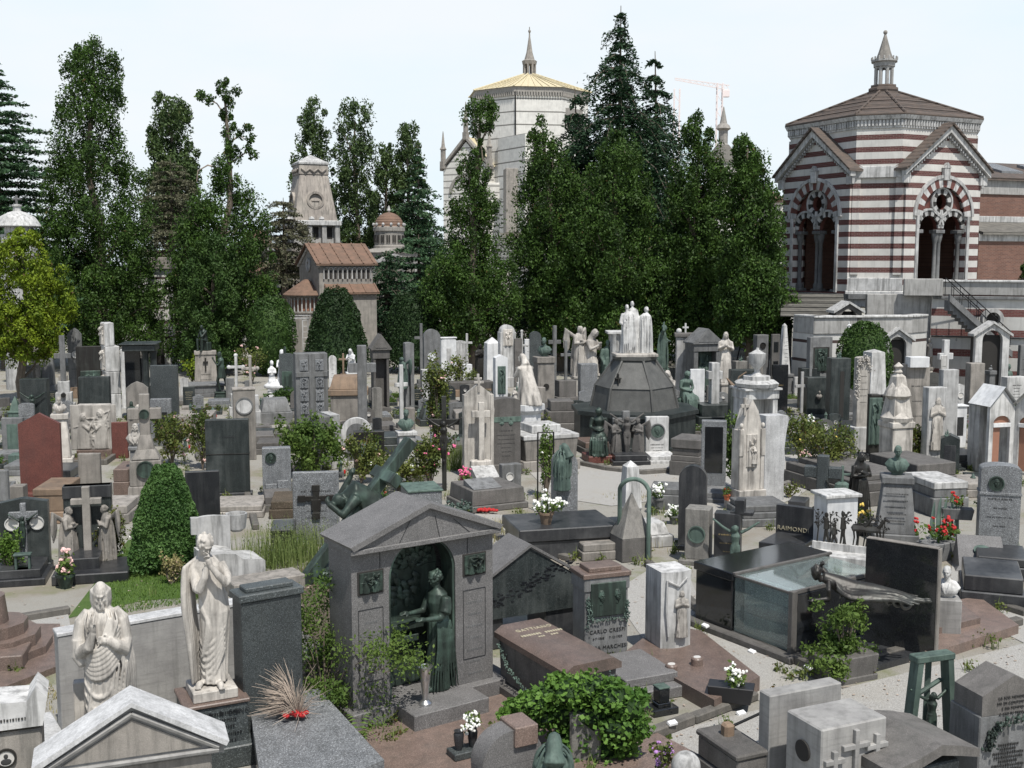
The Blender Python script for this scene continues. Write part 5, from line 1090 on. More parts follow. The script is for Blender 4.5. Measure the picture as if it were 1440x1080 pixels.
# --- domed round mausoleum
D=88; c=at_dist(549,D); z=lambda y:hz(y,D); r=thing('domed_mausoleum','round mausoleum with brown dome and pedimented porch among the trees','mausoleum',(c.x,c.y,0),14); s=ppm(D)
mb=MB(); rr=22*1/s; mb.lathe([(1.22,z(350)),(1.22,z(346)),(1.15,z(345)),(1.15,z(326)),(1.25,z(325)),(1.25,z(320)),(1.18,z(319))],16); mb.build('drum','bst',r,0)
mb=MB()
for i in range(16):
    a=PI/16+i*PI/8
    for q in (-.07,.07): mb.box(1.165*math.cos(a+q)-.05,1.165*math.cos(a+q)+.05,1.165*math.sin(a+q)-.05,1.165*math.sin(a+q)+.05,z(341),z(331),.005)
each(mb,'window','dk',r); mb=MB(); mb.lathe([(1.2,z(320))]+[(1.12*math.cos(i*PI/16),z(318)+1.05*math.sin(i*PI/16)) for i in range(8)]+[(.1,z(318)+1.06)],20); mb.build('dome','rc',r); mb=MB()
for i in range(12): a=i*PI/6; mb.ell((1.2*math.cos(a),1.2*math.sin(a),z(316)),(.12,.12,.14),8)
mb.lathe([(.12,z(300)),(.05,z(298)),(.15,z(296)),(.02,z(289))],8); each(mb,'antefix','wm',r)
mb=MB(); mb.lathe([(2.3,0),(2.3,z(356)),(2.45,z(355)),(1.3,z(349))],8,(0,0,0),1,PI/8); mb.build('octagon_base','bst',r,0); mb=MB(); mb.box(-1.9,1.9,-3.2,-1.5,0,z(372),.03); mb.build('porch','bst',r); mb=MB(); mb.ext([(-2.1,z(372)),(2.1,z(372)),(2.1,z(370)),(0,z(357)),(-2.1,z(370))],-3.35,-1.4); mb.build('pediment','wm',r)
mb=MB(); mb.ext([(-1.6,z(371)),(1.6,z(371)),(0,z(360.5))],-3.37,-3.34); mb.build('tympanum','st',r,0); mb=MB()
for x in (-1.6,-.6,.6,1.6): mb.box(x-.15,x+.15,-3.3,-3.18,0,z(374),.02)
each(mb,'pilaster','wm',r)
# --- small white domed temple at far left, copper dome at 368, pylon at 225, wall pieces
D=72; D=54; c=at_dist(36,D); z=lambda y:hz(y,D); r=thing('white_cupola_tomb','white stepped cupola with a stone cross above the yellow green tree','mausoleum',(c.x,c.y,0))
mb=MB(); mb.lathe([(1.05,z(318)),(1.0,z(315)),(.94,z(312)),(.78,z(305)),(.42,z(299)),(.19,z(297)),(.17,z(291)),(.23,z(290)),(.23,z(288)),(.05,z(287))],20); mb.build('cupola','wm',r); mb=MB(); mb.tube([(0,0,z(288)),(0,0,z(275))],.06,6); mb.tube([(-.2,0,z(280)),(.2,0,z(280))],.055,6); mb.build('cross','st',r)
mb=MB(); mb.lathe([(.85,0),(.85,z(330)),(.6,z(329)),(.6,z(320)),(1.0,z(319)),(1.0,z(317))],12); mb.build('drum','wm',r)
D=80; c=at_dist(366,D); z=lambda y:hz(y,D); r=thing('copper_dome_tomb','brick striped tomb with a copper dome half hidden by trees','mausoleum',(c.x,c.y,0)); mb=MB(); mb.lathe([(1.05*math.cos(i*PI/16),z(348)+1.3*math.sin(i*PI/16)) for i in range(8)]+[(.05,z(348)+1.31)],16); mb.build('dome','rc',r); mb=MB(); mb.lathe([(1.15,z(352)),(1.05,z(348)),(1.0,z(347))],16); mb.build('rim','wm',r)
mb=MB(); mb.box(-1.4,1.4,-1.4,1.4,0,z(385),.03); mb.box(-.8,.8,-.8,.8,z(385),z(352),.03); mb.build('walls','ch2',r); mb=MB(); mb.extz([(-1.6,-1.6),(1.6,-1.6),(1.6,1.6),(-1.6,1.6)],z(386),z(366),.5); mb.build('roof','rc',r,0)
D=66; c=at_dist(231,D); z=lambda y:hz(y,D); r=thing('banded_pylon','pale banded stone pylon tomb with stepped top between the dark trees','mausoleum',(c.x,c.y,0)); mb=MB(); mb.box(-.75,.6,-.6,.6,0,z(378),.03,.85,.85); mb.build('shaft','pw',r); mb=MB(); mb.box(-.75,.7,-.7,.7,z(378),z(371),.02); mb.box(-.6,.5,-.55,.55,z(371),z(362),.03); mb.build('cap','ss',r); mb=MB(); mb.box(-.3,.22,-.66,-.58,0,z(449),.01); mb.build('door','dk',r)
mb=MB(); mb.tube([(0,-.9,z(415)),(0,-.9,z(396))],.06,6); mb.tube([(-.45,-.9,z(401)),(.35,-.9,z(401))],.06,6); mb.build('cross','bd',r)
D=92; c=at_dist(402,D); z=lambda y:hz(y,D); r=thing('arched_gallery','low pale gallery wall with a brown tiled roof behind the tower tomb','building',(c.x,c.y,0)); mb=MB(); mb.box(-2.2,4,0,4,0,z(352),.03); mb.build('wall','pl',r); mb=MB(); mb.extz([(-2.6,-.5),(4.4,-.5),(4.4,4.5),(-2.6,4.5)],z(351),z(342),.6,(1,2)); mb.build('roof','rc',r,0)
for lab,x0,x1,y0,y1,D,n,lf in (('far wood left of the tower tomb',-60,420,352,470,112,26000,'l_th'),('far wood between chapel and church',500,720,372,470,108,12000,'l_sp'),('far wood behind the middle conifers',700,1090,400,470,100,14000,'l_th')):
    rng=np.random.default_rng(x1); cen=[]; s=ppm(D)
    for k in range(n//90): x=rng.uniform(x0,x1); top=hz(y0+18*noise.noise(Vector((x*.02,1,0)))*2+rng.uniform(0,30),D); cen.append(((x-720)/s*1.0,D+rng.uniform(-3,3),rng.uniform(.3,top)))
    pts=clumps(cen,[[.9,.9,1.1]]*len(cen),90,rng,.4); mbw=leafmesh(pts,.42,x1,.6,name='distant_wood'); o=link(mbw,'distant_wood',lf,None,'stuff')
# pale sculpted mass seen between the trees at 712
D=78; c=at_dist(712,D); z=lambda y:hz(y,D); r=thing('sculpted_cenotaph','tall pale sculpted cenotaph glimpsed between two thuja trees','monument',(c.x,c.y,0)); mb=MB(); mb.box(-1.2,1.2,-1,1,0,z(470),.05); mb.box(-.9,.9,-.8,.8,z(470),z(425),.05,.7,.7); mb.box(-.5,.5,-.5,.5,z(425),z(380),.05,.5,.5); mb.build('pedestal','cm',r); figure('group','cm',r,(0,-.8,z(474)),180,1.1)
# --- cranes and glass towers, far away
plain('crp','pale crane paint',(.75,.66,.64),.6); plain('glt','pale blue tower glass',(.55,.66,.68),.2)  # distance haze is painted into both base colours
def crane(px,D,yt,yb,jl,jr,label):
    c=at_dist(px,D); r=thing('tower_crane',label,'crane',(c.x,c.y,0)); s=ppm(D); mb=MB(); a=1.0; z0,z1=0,hz(yt,D)
    for dx,dy in ((-a,-a),(a,-a),(a,a),(-a,a)): mb.tube([(dx,dy,z0),(dx,dy,z1)],.22,4)
    n=int((z1-hz(260,D))/3); zz=hz(260,D)
    for i in range(n): mb.tube([(-a if i%2 else a,-a,zz+3*i),(a if i%2 else -a,-a,zz+3*i+3)],.15,4)
    mb.build('mast','crp',r)
    if jl or jr:
        mb=MB(); zl=hz(127,D); l=-(jl)/s; q=jr/s; lift=hz(112,D)-zl
        for off in (0,1.8): mb.tube([(l,0,zl+lift+off*.3),(q,0,zl+off)],.22,4)
        nn=18
        for i in range(nn): f=i/nn; g=(i+1)/nn; P1=(l+(q-l)*f,0,zl+lift*(1-f)+(1.8*f if i%2 else .0)); P2=(l+(q-l)*g,0,zl+lift*(1-g)+(.0 if i%2 else 1.8*g)); mb.tube([P1,P2],.14,4)
        mb.box(q-2.5,q,-1,1,zl-2.5,zl,.1); mb.build('jib','crp',r)
crane(1007,430,117,260,62,13,'pale red tower crane with a long jib above the far turret'); crane(948,430,125,260,0,0,'bare pale crane mast left of the long jib crane')
for px,w_,yt,lab in ((963,11,196,'narrow pale glass office tower under construction, left one'),(990,14,186,'wider pale glass office tower beside the far turret')):
    D=480; c=at_dist(px,D); r=thing('glass_tower',lab,'tower',(c.x,c.y,0)); mb=MB(); h=hz(yt,D); w2=w_/ppm(D)/2*2; mb.box(-w2/2,w2/2,0,6,0,h,.1); mb.build('facade','glt',r); mb=MB()
    for i in range(14): mb.box(-w2/2-.1,w2/2+.1,-.15,-.02,h-3-i*3.4,h-2.6-i*3.4,.02)
    mb.build('floor_bands','wr',r)
# ---------- trees
TG='dark conifers behind the graves'
layer_tree(10,78,lambda f:5.6*(1-f)**.75+.15,'l_ce','blue green cedar in flat layers at the left edge',11,64,.10,32,.22,1.2,'cedar_tree',flat=.9,tipdrop=.1,zlow=2)
sil_tree([(50,148,160),(70,120,175),(90,104,190),(115,112,186),(150,86,190),(180,92,185),(205,80,206),(235,76,200),(300,70,228),(400,60,232),(485,66,232)],520,'l_th','tall ragged thuja with an open lumpy top, second tree from the left',12,520,150,.15,.62,name='thuja_tree',group=TG)
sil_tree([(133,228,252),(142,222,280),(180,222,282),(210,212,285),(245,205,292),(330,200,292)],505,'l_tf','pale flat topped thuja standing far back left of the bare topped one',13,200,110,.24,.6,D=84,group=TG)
layer_tree(248,222,lambda f:3.4*(1-f)**.45+.1,'l_gc','greyish brown flat topped cedar between two thujas',14,78,.18,16,.2,1.3,'cedar_tree',flat=.8,zlow=5)
r=sil_tree([(112,324,334),(124,306,343),(135,316,342),(160,320,340),(178,316,346),(210,318,346),(235,306,352),(262,300,362),(285,275,380),(330,242,386),(380,232,398),(430,226,392),(500,226,352)],520,'l_th','half bare thuja with a thin broken top and thick low skirts',15,400,130,.16,.58,name='thuja_tree',group=TG,limbs=50)
# detached tufts of the broken top
if True:
    D=r.location.y; s=ppm(D); rng=np.random.default_rng(4); mb=MB(); xs=lambda x:(x-289)/s
    cen=[(xs(x),rng.normal()*.3,hz(y,D)) for x,y in ((296,137),(306,140),(290,131),(341,127),(360,182),(361,195),(359,210),(364,218),(348,190))]
    pts=clumps(cen,[[.32]]*len(cen),110,rng,.2); link(leafmesh(pts,.17,9,.6),'crown_tuft','l_th',r)
    for l in ([(328,165),(315,145),(292,134)],[(332,200),(345,190),(358,200)],[(326,240),(300,232),(286,240),(284,255)],[(330,230),(352,215),(360,212)]): mb.tube([(xs(x),.1,hz(y,D)) for x,y in l],[.06,.02],5)
    each(mb,'dead_limb','twig',r)
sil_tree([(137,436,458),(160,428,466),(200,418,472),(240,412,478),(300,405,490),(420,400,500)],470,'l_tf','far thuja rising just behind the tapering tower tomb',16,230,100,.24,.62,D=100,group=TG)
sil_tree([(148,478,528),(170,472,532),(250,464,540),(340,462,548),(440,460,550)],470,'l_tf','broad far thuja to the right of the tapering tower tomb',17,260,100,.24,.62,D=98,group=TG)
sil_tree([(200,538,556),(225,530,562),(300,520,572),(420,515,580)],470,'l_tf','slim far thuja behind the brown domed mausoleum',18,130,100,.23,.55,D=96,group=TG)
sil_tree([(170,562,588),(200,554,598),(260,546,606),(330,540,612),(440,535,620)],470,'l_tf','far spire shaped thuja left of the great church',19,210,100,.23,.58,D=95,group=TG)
layer_tree(590,205,lambda f:3.6*(1-f)**.8+.1,'l_ce','blue green cedar with drooping tips left of the great church',20,92,.22,26,.26,.9,'cedar_tree',zlow=3)
layer_tree(590,330,lambda f:4.4*(1-f)**.4+.1,'l_ce','low spreading blue cedar below the great church',21,82,.12,10,.25,1.0,'cedar_tree',zlow=2)
layer_tree(403,278,lambda f:2.6*(1-f)**.35+.2,'l_gc','grey green cedar leaning against the tower tomb',22,76,.3,10,.2,1.2,'cedar_tree',zlow=5)
sil_tree([(138,660,692),(146,648,703),(160,646,706),(176,652,700),(186,668,682),(205,664,690),(222,642,694),(262,636,704),(300,628,708),(345,618,715),(380,600,728),(430,590,740),(485,600,735)],525,'l_th','thuja with a mushroom shaped tuft on a thin bare top',23,330,150,.145,.55,group=TG)
sil_tree([(168,752,772),(190,738,786),(215,730,796),(250,728,815),(300,716,838),(360,716,850),(430,720,850),(485,728,850)],522,'l_th','open branched thuja in front of the gold church roof',24,370,150,.15,.6,group=TG)
layer_tree(868,8,lambda f:6.4*(1-f)**.8*(1+.3*math.sin(f*55))+.12,'l_sp','tallest tree, a dark drooping spruce pointing into the sky',25,68,.6,25,.22,1.0,'spruce_tree',tipdrop=.7,zlow=4,dens=1.5,wob=.35)
layer_tree(815,124,lambda f:4.6*(1-f)**.7+.1,'l_sp','shorter leaning spruce left of the tallest spruce',26,70,.65,15,.22,1.0,'spruce_tree',lean=-.2,tipdrop=.6,zlow=4,dens=1.5)
layer_tree(922,72,lambda f:4.4*(1-f)**.8+.08,'l_sp','narrow spruce with a nodding tip right of the tallest spruce',27,70,.65,19,.22,1.0,'spruce_tree',lean=-.15,tipdrop=.5,zlow=4,dens=1.5)
sil_tree([(186,848,888),(205,835,900),(240,815,906),(300,795,930),(370,780,955),(440,785,958),(485,795,955)],528,'l_th','bushy thuja in front of the tallest spruce',28,400,150,.15,.6,group=TG)
sil_tree([(163,962,984),(185,950,1000),(212,948,1008),(222,938,1014),(270,930,1014),(340,922,1030),(420,928,1040),(485,935,1035)],530,'l_th','tufted thuja left of the far conical turret roof',29,360,150,.15,.58,group=TG)
sil_tree([(184,1030,1050),(200,1024,1066),(235,1014,1076),(262,1008,1090),(300,1002,1098),(345,998,1100),(395,998,1112),(440,1000,1118),(470,1005,1100)],545,'l_th','thuja whose skirts brush the striped pavilion',30,380,150,.145,.55,group=TG)
sil_tree([(300,720,850),(380,705,880),(480,720,900)],522,'l_th','low dark thuja mass filling the middle of the tree row',31,150,140,.165,.7,D=72,group=TG,limbs=8)
sil_tree([(310,880,1000),(380,880,1060),(480,880,1060)],522,'l_th','low dark thuja mass behind the tufted thuja',32,160,140,.165,.7,D=70,group=TG,limbs=8)
sil_tree([(318,25,50),(335,5,72),(362,-10,90),(405,-20,106),(440,-20,112),(475,-15,104),(494,-8,90),(505,0,60)],566,'l_ye','bright yellow green arborvitae bush tree at the left edge',33,300,130,.13,.42,name='arborvitae_tree',stretch=1.0,limbs=14)
sil_tree([(335,285,330),(380,262,348),(440,252,350),(510,250,345)],528,'l_hd','dark green clipped tree behind the bronze thinker',34,220,120,.14,.42,name='clipped_tree',limbs=4)
sil_tree([(360,1436,1440),(380,1428,1452),(410,1424,1456)],470,'l_th','dark cypress tip at the right edge above the terrace',35,40,90,.15,.35,D=57,name='cypress_tree')
layer_tree(545,352,lambda f:2.4*(1-f)**.5+.2,'l_sp','dark shadowy yew between the chapel tomb and the domed mausoleum',36,76,.3,14,.2,1.4,'yew_tree',zlow=.5)
layer_tree(400,352,lambda f:2.0*(1-f)**.4+.2,'l_sp','dark yew in the gap below the pale gallery wall',37,78,.3,12,.2,1.4,'yew_tree',zlow=.5)
def trimmed(px,yb,w,yt,shape,leaf,label,seed,n,lsz,name='clipped_shrub',cat='shrub',D=None,**k):
    loc=gp(px,yb) if D is None else at_dist(px,D); s=ppm(loc.y); H=hz(yt,loc.y); r=thing(name,label,cat,loc); solid_bush(shape(w/s/2,H),n,lsz,leaf,r,seed,**k); return r
trimmed(474,545,86,404,lambda r,h:cone(r*1.22,h,.12,.5),'l_yw','dark yew trimmed to a blunt cone before the chapel tomb',41,9000,.13,D=60)
trimmed(582,540,84,412,lambda r,h:cone(r*1.15,h,.3,.42),'l_yw','dark yew trimmed to a broad dome right of the chapel tomb',42,9000,.13,D=62)
trimmed(383,535,70,418,lambda r,h:sph(r,r,.1,h,.7),'l_hd','green clipped rounded hedge tree left of the iron gate',43,8000,.12,D=60)
trimmed(1213,560,76,453,lambda r,h:sph(r,r,.2,h,.8),'l_hd','round clipped bush before the white vault block',44,9000,.10,D=47)
trimmed(237,800,96,658,lambda r,h:cone(r*1.2,h,.12,.5),'l_cn','bright green cone shaped dwarf conifer on the lawn',45,26000,.055,name='conical_shrub',noise_amp=.12,up=.3)
bush(440,672,86,592,'l_bu','dense broad green bush above the speckled cross slab',51,5200,.10,loose=.3,stems=16)
bush(508,680,60,610,'l_bo','tangled pale leafed bush left of the green bust pillar',52,2000,.085,'fl',12,.05)
bush(560,690,80,640,'l_bo','rambling bush with white blooms behind the bronze cross bearer',53,2400,.08,'fw',40,.05)
bush(242,655,66,575,'l_bo','rose bush before the dark slab with the bronze head',54,2000,.09,'fl',10,.06)
bush(285,660,44,572,'l_bo','rose bush in front of the slab with a black inset',55,1300,.09,'fl',12,.06)
bush(605,690,56,620,'l_bo','rose bush with pink blooms at the foot of the black crucifix',56,1900,.08,'fp',14,.05)
bush(615,650,44,505,'l_bo','tall climbing rose pillar left of the gothic stele',57,3200,.09,'fl',10,.05,stems=16)
bush(590,520,26,478,'l_bo','small vine growing over the bronze group',58,300,.11)
bush(646,555,34,492,'l_bo','loose bush between white headstones',59,700,.11)
bush(466,520,44,462,'l_bu','light green sapling before the rough round headstone',60,1500,.11)
bush(272,540,36,505,'l_ye','yellow leafed laurel beside the thinker pedestal',61,600,.13)
bush(355,540,44,490,'l_bo','pale flowering rose bush before the clipped hedge',62,900,.1,'fl',16,.06)
bush(403,572,42,545,'l_hd','clipped green box bush below the white children group',63,1300,.1)
bush(768,700,28,606,'l_bu','green climber on the iron frame by the bronze draped stele',64,1700,.07,'fw',14,.035,stems=14)
bush(746,620,44,575,'l_bo','white flowering bush below the kneeling marble pair',65,900,.09,'fw',16,.05)
bush(1032,690,62,590,'l_bu','tall rose bush with pink blooms beside the gothic marble spire',66,3400,.085,'fl',14,.06,stems=14)
bush(1125,650,56,585,'l_bo','loose rose bush right of the tall white slab',67,1500,.085)
bush(1165,680,90,595,'l_bo','sprawling yellow green rose bush above the dark cross',68,3200,.08,'fy',8,.04,stems=18)
bush(1292,650,60,600,'l_bo','leafy rose bush behind the bronze bust',69,1700,.085,'fr',5,.04)
bush(1235,560,56,530,'l_bu','feathery green shrub at the foot of the octagonal pillar',70,1300,.09)
bush(1275,560,22,545,'l_bu','small green tuft behind the bronze twin pillars',70,300,.09)
bush(163,795,50,718,'l_bo','rose bush with white blooms right of the two angels',71,2600,.05,'fw',26,.03,stems=12)
bush(240,822,36,776,'l_dr','dry brown hydrangea on the lawn',72,900,.045,'fl',10,.02)
bush(1110,700,30,680,'l_bo','small bush by the tall white slab foot',73,350,.06)
bush(500,560,36,535,'l_bu','green plants beside the grey cross pedestal',74,700,.1)
bush(580,560,40,540,'l_bo','low green plants right of the white marble cross',75,600,.1)
bush(660,548,30,520,'l_bo','bush growing right of the climbing rose',76,500,.1)
bush(15,815,44,752,'l_gr','green fern clump at the left edge beside the crucifix slab',78,1500,.06,stems=14,name='fern_clump')
bush(130,795,44,772,'l_bu','green fern at the feet of the two angels',79,700,.05,name='fern_clump')
bush(110,790,22,745,'l_hd','dark shrub between the two black tombs at left',80,900,.05)
# foreground shrub by the arched monument: airy branches
loc=gp(455,1010,.0); r=thing('nandina_shrub','airy green shrub reaching across the arched monument','shrub',loc); rng=np.random.default_rng(91); mb=MB(); P_=[]
D=loc.y; s=ppm(D)
for k,(x,y,n_) in enumerate(((437,880,14),(425,905,12),(452,860,10),(470,900,22),(460,930,24),(485,920,22),(480,960,22),(500,945,20),(520,900,10),(545,888,12),(560,895,11),(580,905,10),(595,918,8),(500,975,14),(470,985,12),(445,960,14),(430,930,8),(515,930,12),(388,905,6),(405,890,8),(490,880,12),(525,955,8),(460,820,10),(435,845,8),(545,985,4),(420,870,8),(505,905,14))):
    p=Vector(((x-455)/s+0,rng.normal()*.22-.1*(x>510)*4,hz(y,D))); mb.tube([(0+rng.normal()*.05,rng.normal()*.05,0),(p.x*.4,p.y*.4,p.z*.62),p],[.014,.010,.003],5)
    P_.append(np.array(p)+rng.normal(size=(n_*30,3))*np.array([.12,.13,.10]))
link(leafmesh(np.concatenate(P_),.052,92,.5),'foliage','l_bu',r); mb.build('stem','bark',r)
# trailing ivy mound
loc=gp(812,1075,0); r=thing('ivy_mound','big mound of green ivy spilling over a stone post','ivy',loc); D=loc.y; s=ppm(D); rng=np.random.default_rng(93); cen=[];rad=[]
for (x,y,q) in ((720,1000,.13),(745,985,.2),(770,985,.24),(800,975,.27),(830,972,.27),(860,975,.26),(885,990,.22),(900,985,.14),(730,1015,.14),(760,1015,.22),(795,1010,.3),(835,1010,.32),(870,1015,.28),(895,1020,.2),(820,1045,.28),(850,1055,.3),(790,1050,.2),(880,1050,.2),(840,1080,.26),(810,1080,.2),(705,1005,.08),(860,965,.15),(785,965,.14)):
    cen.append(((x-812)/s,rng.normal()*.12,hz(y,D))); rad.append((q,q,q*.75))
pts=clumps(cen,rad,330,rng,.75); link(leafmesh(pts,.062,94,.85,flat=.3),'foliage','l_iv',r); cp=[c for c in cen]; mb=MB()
for c,q in zip(cen,rad): mb.ell(c,(q[0]*.8,q[1]*.8,q[2]*.8),8)  # solid dark lumps added inside the ivy to block light
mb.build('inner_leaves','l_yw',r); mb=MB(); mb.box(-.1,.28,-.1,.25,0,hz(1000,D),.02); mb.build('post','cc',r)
# planter shrub
loc=gp(1185,948,0.05); r=thing('planter_shrub','stone planter with bright green shrub trailing over its rim','planter',loc,24); D=loc.y; s=ppm(D); mb=MB(); mb.box(-.42,.42,-.25,.25,0,.34,.015,1.08,1.08); mb.box(-.44,.44,-.27,.27,-.06,.04,.015); mb.build('trough','sb',r); rng=np.random.default_rng(95); H=hz(842,D)
cen=[(rng.normal()*.22,rng.normal()*.14,.4+rng.random()*.12) for _ in range(14)]+[(rng.normal()*.16,rng.normal()*.14,.5+rng.random()*(H-.6)) for _ in range(22)]+[(-.42-.06*rng.random(),rng.normal()*.12,.1+.3*rng.random()) for _ in range(6)]+[(-.2+rng.normal()*.2,-.3-.03*rng.random(),.08+.3*rng.random()) for _ in range(8)]+[(.46,rng.normal()*.1,.12+.22*rng.random()) for _ in range(4)]
pts=clumps(cen,[[.13]]*len(cen),60,rng,.2); link(leafmesh(pts,.068,96,.5),'foliage','l_bu',r); mb=MB()
for c in cen[14:30]: mb.tube([(0,0,.3),(c[0]*.5,c[1]*.5,c[2]*.6),c],[.014,.005],5)
mb.build('stem','bark',r)
# weeds before the white scroll tomb
loc=gp(405,790); r=thing('weed_patch','tall pale weeds standing beside the white scroll tomb','weeds',loc); rng=np.random.default_rng(97); mb=MB()
for _ in range(900): blades(rng.normal()*.45,rng.normal()*.5,.05,.05,.75,1,rng,mb,.45,.007)
mb.build('stem','l_we',r,0); pts=np.stack([rng.normal(size=1800)*.45,rng.normal(size=1800)*.5,.1+rng.random(1800)*.6],1); link(leafmesh(pts,.05,98,.3,up=.5),'foliage','l_we',r)
loc=gp(545,640); r=thing('weed_patch','small tuft of pale grass by the gothic stele','weeds',gp(640,660)); mb=MB()
for _ in range(260): blades(rng.normal()*.22,rng.normal()*.22,.05,.05,.9,1,rng,mb,.5,.008)
mb.build('stem','l_we',r,0)
# ferns next to the arched monument
r=thing('fern_clump','fern fronds between the grey ledger and the arched monument','fern',gp(505,1045,.1)); mb=MB()
for a in range(7):
    an=R(-120+40*a+rng.normal()*8); L=.42; pts_=[Vector((math.cos(an)*L*t,math.sin(an)*L*t,.28*math.sin(t*PI*.75))) for t in np.linspace(0,1,12)]
    for i in range(1,12):
        p=pts_[i]; w_=.10*(1-i/13); sx,sy=-math.sin(an)*w_,math.cos(an)*w_; d=(pts_[i]-pts_[i-1])*.45
        for k in (-1,1): mb.add([p-d*.5,p+d*.5,(p.x+k*sx+d.x,p.y+k*sy+d.y,p.z-.02),],[[0,1,2]])
mb.build('frond','l_gr',r,0)
# dead twig wreath on the grey ledger
r=thing('dry_bouquet','dried twig bouquet with red ribbon on the grey ledger','bouquet',gp(420,1012,.5),-20); mb=MB()
for _ in range(320):
    an=rng.normal()*.9+PI; e=(math.cos(an)*.55*rng.uniform(.5,1),rng.normal()*.2,.05+abs(rng.normal())*.25); mb.tube([(0,0,.05),(e[0]*.5,e[1]*.4,e[2]*.7+.05),e],[.006,.002],3)
mb.build('twigs','twig',r); mb=MB()
for _ in range(12): mb.ell((-.05+rng.normal()*.1,rng.normal()*.06,.07+.04*rng.random()),(.05,.04,.03),8)
mb.build('ribbon','fr',r)
# ---------- graves of the back and middle rows, left to right
G1='stone crosses of the back rows'; G2='upright headstones of the back rows'
F='dk'
# far left
A('slab',26,562,46,515,'st','grey headstone with pale oval portrait under the yellow green tree',med=[(0,.75,.22,'wm','photo')],top='seg',base=(.1,.05))
A('slab',29,556,40,483,'wm','narrow light stele just right of the arborvitae trunk',top='gable',group=G2)
A('slab',42,553,58,484,'ss','pinkish stele behind the white armed cross at far left',top='flat',cap=(.08,.04),group=G2)
A('cross',38,560,61,498,'ss','pinkish cross with pale arms before the green bronze panel',bf=.2,group=G1,az=.6)
A('slab',47,552,60,512,'bg','verdigris bronze panel behind the pinkish cross',cat='panel',name='bronze_stele')
A('ped',59,552,77,479,'st','tapering grey pedestal with a small pale sculpture on top',f='children',pf=.86,fm='wm',tp=.85,pd=.6)
A('cross',79,583,103,472,'st','tall grey cross on white block with a round bronze boss',bf=.42,bm='wm',az=.5,t=.32,med=(.6,.12,'bd'),steps=3,bw=.8,group=G1)
A('slab',98,560,118,461,'st','pointed grey stele with hanging oval portrait and stone festoon',top='point',th=.3,med=[(.05,.55,.28,'wm','face')],base=(.5,.1,'tan'),ins=(1,.3,.3,'bd'))
A('slab',84,575,97,528,'ss','low stone block behind the boss cross',cat='headstone',base=(.1,.08))
A('slab',112,580,147,487,'bd','dark bronze stele holding a round arched relief',base=(.08,.05),rel=[('relb','bz',0,.08,.62,.55)],d=.3,pil=1)
A('slab',113,610,156,530,'dg','dark green slab with small bronze bust at its left end',d=.3,inset=[(.3,.15,.3,'bd')],fig=[('bust','bd',-.42,.16,.62,0)],fy=-.18,rot=8,led=(1.2,.25))
r=thing('relief_pylon','white marble pylon of four stacked blocks with carved side reliefs','pylon',*(lambda q:(q[2],))(span(146,590,168,20)),rot=20) if False else None
p,W,c=span(152,592,172,30); r=thing('relief_pylon','white marble pylon of four stacked blocks with carved left face','pylon',c,30); H=hz(454,c.y)
for i,(a,b) in enumerate(((0,.27),(.27,.5),(.5,.76),(.76,1))):
    mb=MB(); mb.box(-W/2,W/2-(.18 if i==3 else 0),0,.8,H*a+.01,H*b,.02); mb.box(-W/2-.03,W/2-(.2 if i==3 else .04),.02,.78,H*a-.02,H*a+.03,.005); mb.build('block','wm',r)
    f=figure('rel' if i%2 else 'relb','cm',r,(-W/2-.02,.4,H*a+.05),-90,1,'relief'); f.scale=(.72,1.2,H*(b-a)*.9)
A('slab',172,575,180,491,'wm','slim white stone strip between the pylon and the dark portico',group=G2,base=(.05,.03))
p,W,c=span(178,592,222,10); r=thing('black_portico','black granite portico with flat slab roof on two columns','shrine',c,10); H=hz(482,c.y)
mb=MB(); mb.box(-W/2,W/2+.05,-.5,.8,H-.3,H-.05,.03); mb.box(-W/2-.1,W/2+.12,-.6,.9,H-.05,H,.02); mb.build('roof','dg',r)
for x in (W*.2,W*.45): mb=MB(); mb.lathe([(.16,0),(.13,.15),(.12,H-.45),(.17,H-.3)],12,(x,-.2,0)); mb.build('column','dg',r)
mb=MB(); mb.box(-W/2+.02,W*.02,-.1,.6,0,H-.3,.02); mb.build('wall','bk',r); mb=MB(); mb.box(W*.03,W*.1,.1,.3,0,H*.8,.01); mb.build('marble_strip','wm',r)
A('slab',214,618,252,514,'sg','tall dark slab with a pale crack, bronze mourner bust in front',d=.25,rot=6,fig=[('mourner','bz',.28,-.12,.85,150)],fy=-.4)
A('slab',180,625,211,537,'ss','pinkish stele with cut corners, dark and pale busts before it',top='point',th=.22,fig=[('bustw','bz',-.28,.42,.6,0),('bustb','cm',.12,.45,.62,0)],fy=-.1,base=(.3,.08))
A('slab',158,645,180,594,'rd','low blank dark red slab behind the pinkish medallion cross',rot=4)
